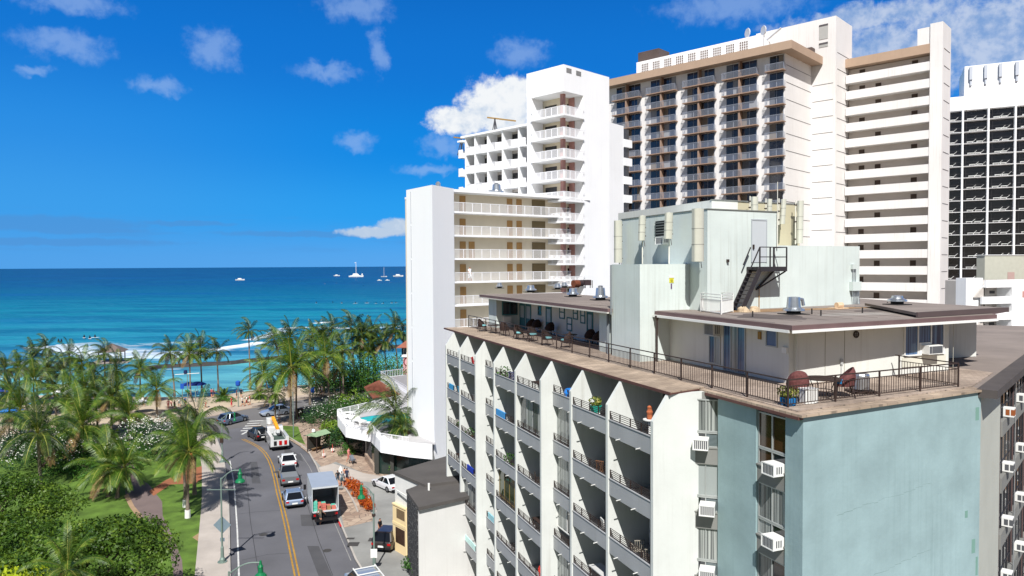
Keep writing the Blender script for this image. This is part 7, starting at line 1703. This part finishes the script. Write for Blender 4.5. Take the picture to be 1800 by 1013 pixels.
person(613, 812, 'person in pink clothes beside a pushchair under the pool deck', (214, 130, 130), (196, 110, 104), 'walk', 120, long=1)
person(577, 780, 'worker in a bright yellow green vest behind the shelter', (206, 236, 60), (150, 50, 50), 'reach', 180)
person(668, 945, 'person in black top standing at the rear of the dark brown car', (26, 24, 28), (70, 40, 44), 'stand', 120)
person(563, 922, 'person bending at the tail lift of the box truck', (120, 110, 90), (80, 76, 70), 'reach', 30, .0)
person(407, 716, 'person in a long red outfit on the promenade', (214, 50, 70), (214, 50, 70), 'stand', 90, long=1)
person(426, 715, 'person in white shirt left of the promenade group', (230, 230, 232), (60, 64, 80), 'walk', 90)
person(434, 713, 'person in white with red shorts in the promenade group', (236, 236, 236), (190, 60, 60), 'walk', -90)
person(439, 712, 'person in red top at the right of the promenade group', (200, 80, 80), (230, 226, 220), 'stand', 90)
person(416, 702, 'person in dark maroon near the blue topped pole', (84, 34, 50), (50, 36, 48), 'stand', 60)
person(424, 699, 'person in black nearest the lagoon by the blue topped pole', (30, 30, 36), (40, 40, 46), 'stand', 0)
person(562, 696, 'person in white walking below the right grove of palms', (240, 240, 240), (216, 210, 200), 'walk', 90)
person(566, 696, 'person in pale shirt walking beside the one in white', (226, 220, 214), (120, 120, 130), 'walk', 90)
person(491, 740, 'person in white standing at the thin young palm', (232, 232, 236), (150, 150, 160), 'stand', 0)
for i, (x, y, s_, l_, lab) in enumerate(((296, 720, (226, 150, 140), (210, 120, 120), 'person in salmon dress by the open coconut bearing palm'), (301, 718, (232, 190, 180), (150, 60, 60), 'person in pale pink behind the salmon one'), (307, 721, (90, 70, 70), (50, 50, 60), 'person in brown at the left promenade group'),
                                         (315, 716, (230, 226, 220), (90, 100, 120), 'person in cream shirt by the small blue plate pole'), (326, 715, (70, 90, 130), (60, 50, 50), 'person in blue under the second palm of the row'), (362, 719, (220, 190, 170), (180, 60, 60), 'person in beige by the plumeria treetop'),
                                         (240, 716, (60, 60, 66), (180, 170, 160), 'person in dark grey on the sand at the white umbrella'), (252, 714, (240, 240, 240), (40, 80, 120), 'person in white shirt on the sand'), (372, 699, (180, 90, 90), (60, 40, 60), 'person in rose at the water edge left of the fan plant'), (376, 699, (70, 50, 60), (50, 40, 50), 'person in dark at the water edge left of the fan plant'))):
    person(x, y, lab, s_, l_, ('stand', 'walk')[i % 2], i * 47)
# surfboard and pushchair
b = onz(599, 853, .12); o = empty('surfboard', 'white surfboard carried upright beside the dark clothed walker', 'surfboard', (b.x, b.y, .2)); g = MB(); pr = [(.0, -1.0), (.2, -.7), (.27, 0), (.2, .7), (.0, 1.05), (-.2, .7), (-.27, 0), (-.2, -.7)]
g.slab([(x, y + 1.05) for x, y in pr], 1, -.03, .03); g.build('board', whitem, o); g = MB(); g.box(-.02, .02, .031, .034, .1, 2.0); g.build('stringer', mat('stringer_brown', (140, 100, 60), .7, 0), o)
b = onz(620, 815, .12); o = empty('pushchair', 'grey pushchair beside the person in pink', 'pushchair', (b.x, b.y, .12), .8); g = MB(); g.slab([(-.3, .4), (.1, .35), (.35, .9), (.25, 1.0), (-.1, .55), (-.35, .6)], 0, -.22, .22); g.build('seat', mat('pushchair_grey', (110, 116, 126), .8, .05), o)
g = MB(); g.beam((-.2, -.35, .2), (-.2, .5, 1.0), .03, .03); g.beam((.2, -.35, .2), (.2, .5, 1.0), .03, .03); g.build('frame', galv_m, o)
for x, y in ((-.22, -.35), (.22, -.35), (-.22, .3), (.22, .3)): g = MB(); g.slab([(y + .12 * math.cos(a * .785), .12 + .12 * math.sin(a * .785)) for a in range(8)], 0, x - .02, x + .02); g.build('wheel', tyre_m, o)
# white suited painter on the corridor balcony of the low hotel wing
w_ = LF.P + LF.u * 2.6 + LF.w * -.6; person(0, 0, 'person in white overalls standing on a corridor of the low hotel wing', (240, 240, 242), (236, 236, 240), 'reach', 150, loc_=(w_.x, w_.y, 19.2 + .2 + 2.75), long=1)

# ------------------------------------------------------------------ boats, surfers
def boat(px, py, L, label, kind, az=90.):
    b = onz(px, py, -1.0); o = empty({'cat': 'catamaran', 'sail': 'sailing_boat'}.get(kind, 'motor_boat'), label, 'boat', (b.x, b.y, -1.0), math.radians(90 - az) + math.pi / 2 - math.radians(90), 'boats off the beach')
    def hull(x0, w, h):
        g = MB(); st = [(-.5, .8, .0), (-.2, 1, 0), (.15, .95, .0), (.38, .55, .15), (.5, .05, .35)]; vs = []
        for f, q, up in st: vs += [(f * L, x0 - w * q, h * (1 + up)), (f * L, x0 - w * q * .6, -.2), (f * L, x0 + w * q * .6, -.2), (f * L, x0 + w * q, h * (1 + up))]
        return vs, [(i * 4 + j, i * 4 + (j + 1) % 4, (i + 1) * 4 + (j + 1) % 4, (i + 1) * 4 + j) for i in range(4) for j in range(4)] + [(3, 2, 1, 0), (16, 17, 18, 19)]
    g = MB()
    if kind == 'cat':
        for x0 in (-L * .2, L * .2): g.raw(*hull(x0, L * .06, L * .09))
        g.box(-L * .38, L * .3, -L * .2, L * .2, L * .07, L * .11)
    else: g.raw(*hull(0, L * .15, L * .12))
    g.build('hull', whitem, o)
    if kind in ('cat', 'motor'): g = MB(); g.slab([(-L * .25, L * .11), (L * .22, L * .11), (L * .1, L * .24), (-L * .2, L * .24)], 1, -L * .1, L * .1); g.build('cabin', whitem, o)
    if kind in ('cat', 'sail'):
        g = MB(); hm = L * (1.05 if kind == 'cat' else 1.6); g.tube([(0, 0, L * .1), (0, 0, hm)], L * .012 + .12, 6); g.build('mast', whitem, o)
        if kind == 'cat': g = MB(); g.beam((-L * .1, 0, hm * .93), (0, 0, hm), .5, .7); g.build('furled_sail', whitem, o)
    if kind in ('cat',): g = MB(); g.lathe((L * .42, 0), [(.1, L * .08), (L * .05, L * .12), (L * .05, L * .2), (.1, L * .24)], 8); g.build('bow_tent', whitem, o)
boat(422, 493, 17, 'white motor boat alone on the open sea at the left', 'motor'); boat(626, 487, 34, 'large white catamaran with a tall mast', 'cat', 80); boat(675, 487, 14, 'small sailing boat with a thin mast', 'sail'); boat(700, 486.5, 24, 'long white motor boat close to the white tower edge', 'motor'); boat(592, 485.5, 16, 'pale motor boat left of the catamaran', 'motor')
boat(667, 493.5, 8, 'tiny white boat below the sailing boat, left one', 'motor'); boat(681, 493.5, 8, 'tiny white boat below the sailing boat, right one', 'motor')
for i, (x, y) in enumerate(((556, 533), (585, 532.5), (601, 533), (625, 533.5), (645, 533), (661, 534), (674, 534), (689, 533), (696, 533), (148, 594), (103, 601.5), (108, 601.5), (158, 595.5), (167, 593.5), (571, 499), (592, 498), (639, 503))):
    b = onz(x, y, -.9); o = empty('surfer', 'surfer sitting on a board far out on the swell', 'surfer', (b.x, b.y, -.95), R.uniform(0, 3), 'distant surfers waiting on the swell') if False else None
    if i == 0: sf0 = empty('surfer', '', 'surfer', tuple(b), 0, 'distant surfers waiting on the swell'); sf0['label'] = 'tiny surfer on a pale board out on the swell'; g = MB(); g.slab([(x_ * 1.6, y_ * 1.5) for x_, y_ in pr], 2, .0, .08); g.build('board', whitem, sf0); g = MB(); g.lathe((0, 0), [(.3, .05), (.32, .3), (.24, .75), (.1, .82), (.14, .95), (.12, 1.1), (.02, 1.15)], 9); g.build('rider', mat('wetsuit_black', (30, 34, 40), .7, 0), sf0)
    else: c_ = copy_tree(sf0, loc=(b.x, b.y, -.9), rz=R.uniform(0, 3))
# ------------------------------------------------------------------ things on the terrace and the balconies
def bw(s, t, z): P_ = BC + _w * s + _u * t; return (P_.x, P_.y, z)
rzB = math.radians(-UAZ)
wick = mat('dark_wicker', (52, 38, 34), .8, .3, 14, bump=.5, bscale=30); wick_r = mat('maroon_wicker', (104, 62, 60), .8, .3, 14, bump=.5, bscale=30); teal_c = mat('teal_cushion', (120, 178, 184), .8, .08, 3); blue_c = mat('blue_cushion', (40, 130, 190), .8, .08, 3)
def wicker_chair(label, loc_, rz, m, cush, grp, s=1.0):
    o = empty('wicker_chair', label, 'chair', loc_, rz, grp); o.scale = (s, s, s); g = MB(); n = 14; ring = []
    for lev, (z, r) in enumerate(((.36, .31), (.6, .34), (.8, .33), (.93, .28))):
        for i in range(n + 1):
            a = math.pi * (-.08 + 1.16 * i / n); f = math.sin(math.pi * min(1, max(0, i / n))); zz = z if lev == 0 else .36 + (z - .36) * (.42 + .58 * f); ring.append((r * math.cos(a), r * math.sin(a) * 1.02, zz))
    k = n + 1; fs = [(l_ * k + i, l_ * k + i + 1, (l_ + 1) * k + i + 1, (l_ + 1) * k + i) for l_ in range(3) for i in range(n)]
    inner = [(x * .9, y * .9, z) for x, y, z in ring]; j = len(ring); g.raw(ring + inner, fs + [tuple(j + q for q in f[::-1]) for f in fs] + [(3 * k + i, 3 * k + i + 1, j + 3 * k + i + 1, j + 3 * k + i) for i in range(n)]); g.build('backrest', m, o)
    g = MB(); g.cyl((0, .0), .31, .34, .4, 16); g.build('seat', m, o); g = MB(); g.lathe((0, 0), [(.26, .4), (.28, .43), (.27, .48), (.2, .5)], 14); g.build('cushion', cush, o)
    for i, (x, y) in enumerate(((-.2, -.2), (.2, -.2), (-.2, .22), (.2, .22))): g = MB(); g.tube([(x, y, .34), (x * 1.3, y * 1.3, 0)], .02, 6); g.build('leg', dark_m, o)
    return o
def px_terr(x, y, z=None): p = lz(x, y, FZ if z is None else z); return bw(p.x, p.y, FZ if z is None else z)
wicker_chair('large maroon wicker chair at the terrace corner nearest the blue pots', px_terr(1402, 703), rzB + 2.6, wick_r, blue_c, 'maroon chairs at the terrace corner', 1.28)
wicker_chair('large maroon wicker chair with blue cushion right of the metal table', px_terr(1483, 697), rzB - 2.2, wick_r, blue_c, 'maroon chairs at the terrace corner', 1.28)
def round_table(label, loc_, r, h, m=dark_m, glass=None, legs=4):
    o = empty('round_table', label, 'table', loc_, 0); g = MB(); g.cyl((0, 0), r, h - .03, h, 24); g.build('tabletop', glass or m, o); n = 20; g = MB()
    for i in range(n): a0, a1 = 2 * math.pi * i / n, 2 * math.pi * (i + 1) / n; g.beam((r * .55 * math.cos(a0), r * .55 * math.sin(a0), .25), (r * .55 * math.cos(a1), r * .55 * math.sin(a1), .25), .025, .025)
    g.build('foot_ring', m, o)
    for i in range(legs): a = math.pi / 4 + i * 2 * math.pi / legs; g = MB(); g.tube([(r * .7 * math.cos(a), r * .7 * math.sin(a), h - .03), (r * .5 * math.cos(a), r * .5 * math.sin(a), .3), (r * .75 * math.cos(a), r * .75 * math.sin(a), 0)], .018, 6); g.build('leg', m, o)
    return o
round_table('round dark metal table between the two maroon wicker chairs', px_terr(1445, 697), .72, .74)
P_ = px_terr(1513, 690); o = empty('metal_drum', 'shiny metal roof fan drum standing on the terrace by the penthouse wall', 'drum', P_); g = MB(); g.lathe((0, 0), [(.3, .12), (.34, .16), (.33, .72), (.3, .78), (.1, .8)], 20); g.build('drum', galv_m, o); g = MB(); g.box(-.5, .5, -.42, .42, .02, .1); g.build('base', dark_m, o)
P_ = px_terr(1421, 708); o = empty('storage_box', 'white storage box on the terrace behind the corner railing', 'box', P_, rzB - .13); g = MB(); g.box(-.28, .28, -.2, .2, 0, .52); g.build('box', whitem, o); g = MB(); g.box(-.3, .3, -.22, .22, .52, .56); g.build('lid', whitem, o)
potb = mat('blue_glazed_pot', (20, 110, 170), .2, .15, 3, coat=.4); poty = leaf_mat('pot_plant_leaf', (50, 70, 26), (110, 124, 44), (176, 160, 96), 6)
for i, (x, y, lab) in enumerate(((1377, 712, 'blue glazed pot with a shrub, left of three at the terrace corner'), (1386, 714.5, 'blue glazed pot with a shrub, middle of three at the terrace corner'), (1394, 713, 'blue glazed pot with a shrub, right of three at the terrace corner'))):
    P_ = px_terr(x, y); o = empty('flower_pot', lab, 'plant pot', P_, 0, 'blue pots at the terrace corner'); g = MB(); g.lathe((0, 0), [(.09, 0), (.14, .12), (.15, .27), (.13, .3), (.12, .26)], 14); g.build('pot', potb, o); r = random.Random(i); V, Fc = cards(r, (0, 0, .5), (.22, .22, .24), 110, .12); c_ = bpy.data.objects.new('foliage', mesh_of('foliage', V, Fc, [poty])); col.objects.link(c_); c_.parent = o
# far terrace set
FARC = [(848, 583, 'dark wicker chair farthest away at the end of the terrace', 1.0), (887, 590, 'dark wicker chair second from the far end by the railing', 2.2), (933, 583, 'dark wicker chair against the wall between the two paired doors', 3.3), (943, 584, 'dark wicker chair right next to the paired doors chair', 3.0), (966, 590, 'dark wicker chair in front of the middle teal door', 3.2),
        (912, 597, 'dark wicker chair with pale cushion near the railing, left one', .4), (936, 600, 'dark wicker chair with pale cushion near the railing, middle one', .2), (962, 607, 'dark wicker chair with pale cushion near the railing, right one', .5), (994, 611, 'dark wicker chair with its back to the railing beside the low grill table', 4.2), (1037, 605, 'dark wicker chair left of the near teal door', 3.0), (1050, 608, 'dark wicker chair at the wall pillar, right of the near door', 3.4)]
for x, y, lab, a in FARC: wicker_chair(lab, px_terr(x, y), rzB + a, wick, teal_c, 'dark wicker chairs on the far terrace', 1.12)
round_table('low dark table on the far terrace between railing chairs', px_terr(925, 597), .5, .6); round_table('low dark grill table by the near end of the far terrace', px_terr(1002, 604), .5, .62); round_table('dark table at the far end of the terrace', px_terr(868, 586), .5, .65)
# balcony things (bay, row, fraction along, label ...)
chair_cols = {}
def plastic_chair(label, loc_, rz, rgb, nm, grp='chairs on the balconies', h=.95):
    o = empty('garden_chair', label, 'chair', loc_, rz, grp); m = mat('chair_' + nm, rgb, .6, .06, 4); g = MB(); g.box(-.24, .24, -.24, .24, .4, .44); g.build('seat', m, o); g = MB()
    for i in range(5): g.beam((-.2 + i * .1, .24, .44), (-.2 + i * .1, .32, h), .055, .02)
    g.beam((-.24, .32, h), (.24, .32, h), .05, .03); g.build('backrest', m, o)
    for s in (-.22, .22): g = MB(); g.beam((s, -.24, .62), (s, .26, .64), .04, .03); g.beam((s, -.22, .44), (s, -.22, .62), .03, .03); g.build('armrest', m, o)
    for x in (-.21, .21):
        for y in (-.21, .21): g = MB(); g.beam((x, y, .4), (x * 1.1, y * 1.1, 0), .03, .03); g.build('leg', m, o)
    return o
def on_bal(b, k, f, ds=.55):
    t0, t1 = FT[b] + .2, FT[b + 1]; sf = -2.68 if bays[b][1] == 'W' else -2.02; return bw(sf + .12 + ds, t0 + (t1 - t0) * f, 16.04 - 2.75 * k + .162)
def where(b, k):
    return '%s balcony of the %s column' % (('top', 'second', 'third', 'fourth', 'fifth', 'sixth')[k], ('nearest', 'second nearest', 'third nearest', 'fourth nearest', 'fifth nearest', 'sixth nearest', 'seventh nearest', 'farthest')[b])
for b, k, f, rgb, nm, rz_ in ((1, 2, .3, (210, 210, 206), 'white', 1.4), (1, 1, .45, (120, 84, 60), 'tan', 2.2), (3, 1, .5, (70, 72, 74), 'dark grey', 1.0), (5, 2, .5, (90, 110, 150), 'steel blue', 1.0), (7, 2, .6, (180, 176, 168), 'ivory', 2.0), (0, 5, .4, (60, 60, 62), 'graphite', 2.0), (6, 0, .5, (190, 30, 36), 'red', 1.0), (4, 0, .25, (30, 44, 130), 'royal blue', 2.5), (4, 0, .5, (40, 50, 110), 'navy', 2.0), (7, 0, .3, (60, 66, 110), 'slate', .5), (1, 4, .35, (120, 120, 118), 'grey', 2.6), (0, 2, .62, (150, 144, 132), 'taupe', 2.9), (0, 2, .3, (130, 124, 112), 'khaki', 2.4), (3, 2, .45, (60, 52, 46), 'brown', 1.2),
                             (3, 4, .3, (200, 60, 50), 'scarlet', 1.0), (4, 4, .4, (50, 46, 44), 'black', 2.2), (7, 1, .45, (30, 130, 170), 'turquoise', 1.5), (6, 1, .4, (110, 112, 114), 'silver grey', 1.8), (0, 3, .4, (160, 160, 150), 'pale grey', 2.2), (6, 2, .3, (44, 44, 48), 'charcoal', .9)):
    plastic_chair('%s chair on the %s' % (nm, where(b, k)), on_bal(b, k, f), rzB + rz_, rgb, nm.replace(' ', '_'))
def pot(label, loc_, rgb, nm, h=.5, r_=.2, fol=.35, m=bush_m, n=130, st=0.):
    o = empty('potted_plant', label, 'plant', loc_, 0, 'potted plants on the balconies'); g = MB(); g.lathe((0, 0), [(r_ * .7, st), (r_, st + h * .8), (r_ * 1.08, st + h), (r_ * .9, st + h)], 12); g.build('pot', mat('pot_' + nm, rgb, .5, .05, 3), o)
    if st: g = MB(); g.box(-.2, .2, -.2, .2, 0, st - .003); g.build('stand', whitem, o)
    r = random.Random(int(loc_[0] * 100)); V, Fc = cards(r, (0, 0, st + h + fol * .7), (fol, fol, fol * .8), n, .16); c_ = bpy.data.objects.new('foliage', mesh_of('foliage', V, Fc, [m])); col.objects.link(c_); c_.parent = o
pot('spiky plant in a turquoise trough, ' + where(1, 0), on_bal(1, 0, .5, .25), (30, 170, 150), 'turquoise', .32, .3, .32, poty, st=.55); pot('bushy plant on the ' + where(4, 0), on_bal(4, 0, .85, .3), (150, 100, 70), 'clay', .4, .2, .5, bush_m)
pot('leafy plant on the ' + where(4, 2), on_bal(4, 2, .55, .3), (120, 120, 116), 'grey', .4, .2, .5); pot('dark green plant on the ' + where(6, 2), on_bal(6, 2, .7, .3), (150, 100, 70), 'clay', .4, .2, .4); pot('small shrub on the ' + where(7, 2), on_bal(7, 2, .4, .3), (150, 100, 70), 'clay', .4, .2, .36)
# statue on a white pedestal table
o = empty('pedestal_table', 'white pedestal table carrying a terracotta figure on the top nearest balcony', 'table', on_bal(0, 0, .45, .8)); g = MB(); g.cyl((0, 0), .3, .92, .96, 18); g.build('tabletop', whitem, o); g = MB(); g.lathe((0, 0), [(.2, 0), (.06, .06), (.05, .92)], 12); g.build('column', whitem, o)
P_ = on_bal(0, 0, .45, .8); o = empty('terracotta_figure', 'orange terracotta figure standing on the white pedestal table', 'figure', (P_[0], P_[1], P_[2] + .962)); g = MB(); g.lathe((0, 0), [(.11, 0), (.13, .06), (.12, .2), (.15, .32), (.11, .4), (.1, .46), (.12, .54), (.05, .6)], 10); g.build('figure', mat('terracotta', (170, 96, 62), .85, .25, 6), o)
def blob(name, label, cat, loc_, prof, m, n=12): o = empty(name, label, cat, loc_); g = MB(); g.lathe((0, 0), prof, n); g.build(name + '_body', m, o); return o
o = blob('beach_float', 'bright blue inflated ring on the ' + where(2, 0), 'float', on_bal(2, 0, .55, .3), [(.1, .55), (.4, .62), (.46, .8), (.4, 1.0), (.1, 1.05)], mat('float_blue', (40, 130, 220), .4, .1, 3))
def sheet_on_rail(b, k, f0, f1, rgb, nm, label, drop=.42, rise=.02):
    t0, t1 = FT[b] + .2, FT[b + 1]; sf = -2.68 if bays[b][1] == 'W' else -2.02; a, c = t0 + (t1 - t0) * f0, t0 + (t1 - t0) * f1; zt = 16.04 - 2.75 * k + .75 + .42 + rise; g = MB(); n = 7
    for i in range(n):
        x0, x1 = a + (c - a) * i / n, a + (c - a) * (i + 1) / n; o0, o1 = .01 * (i % 2), .01 * ((i + 1) % 2); A = [BC + _w * (sf + .01 - o_) + _u * t_ for o_, t_ in ((o0, x0), (o1, x1))]; B_ = [BC + _w * (sf + .10) + _u * t_ for t_ in (x0, x1)]
        g.face([(A[0].x, A[0].y, zt - drop), (A[1].x, A[1].y, zt - drop), (A[1].x, A[1].y, zt), (A[0].x, A[0].y, zt)]); g.face([(A[0].x, A[0].y, zt), (A[1].x, A[1].y, zt), (B_[1].x, B_[1].y, zt), (B_[0].x, B_[0].y, zt)]); g.face([(B_[0].x, B_[0].y, zt), (B_[1].x, B_[1].y, zt), (B_[1].x, B_[1].y, zt - drop), (B_[0].x, B_[0].y, zt - drop)])
    tag(g.build('towel', mat('towel_' + nm, rgb, .9, .12, 5)), label, 'towel', 'towels over the balcony rails')
sheet_on_rail(4, 1, .5, .95, (70, 150, 210), 'blue', 'light blue patterned towel, ' + where(4, 1)); sheet_on_rail(7, 1, .5, .85, (60, 150, 200), 'aqua', 'aqua towel, ' + where(7, 1)); sheet_on_rail(6, 3, .2, .6, (30, 60, 170), 'cobalt', 'cobalt towel, ' + where(6, 3), .38, .1); sheet_on_rail(5, 4, .2, .9, (150, 200, 210), 'pale', 'pale aqua cloth, ' + where(5, 4)); sheet_on_rail(7, 4, .4, .9, (80, 60, 150), 'violet', 'violet cloth, ' + where(7, 4)); sheet_on_rail(6, 5, .1, .95, (190, 224, 220), 'mint', 'mint cloth, ' + where(6, 5))
for b, k, f, lab in ((3, 0, .4, 'long dark bench table on the '), (3, 3, .4, 'dark table with white things, '), (1, 3, .5, 'pale covered table on the '), (0, 4, .3, 'dark table on the '), (4, 3, .5, 'folding dark table on the '), (7, 3, .5, 'dark side table on the ')):
    o = empty('balcony_table', lab + where(b, k), 'table', on_bal(b, k, f, .6), rzB, 'tables on the balconies'); w_ = mat('pale_cover', (196, 196, 194), .8, .1, 3) if 'pale' in lab else dark_m; g = MB(); g.box(-.35, .35, -.8, .8, .82, .87); g.build('tabletop', w_, o)
    for x in (-.3, .3):
        for y in (-.72, .72): g = MB(); g.box(x - .025, x + .025, y - .025, y + .025, 0, .82); g.build('leg', dark_m, o)
for b, k, f, rgb, nm, lab in ((0, 3, .55, (24, 60, 120), 'blue', 'dark blue board bag on the '), (5, 3, .5, (66, 64, 66), 'charcoal', 'charcoal board leaning on the '), (0, 2, .85, (180, 186, 190), 'silver', 'folded lounger leaning on the ')):
    o = empty('leaning_board', lab + where(b, k), 'board', on_bal(b, k, f, 1.9), rzB + .2, 'boards on the balconies'); g = MB(); g.slab([(-.2, 0), (.2, 0), (.24, .8), (.2, 1.5), (0, 1.7), (-.2, 1.5), (-.24, .8)], 1, -.03, .03); g.build('board', mat('board_' + nm, rgb, .6, .1, 3), o); g = MB(); g.box(-.24, .24, -.04, -.031, .8, .86); g.build('strap', dark_m, o)
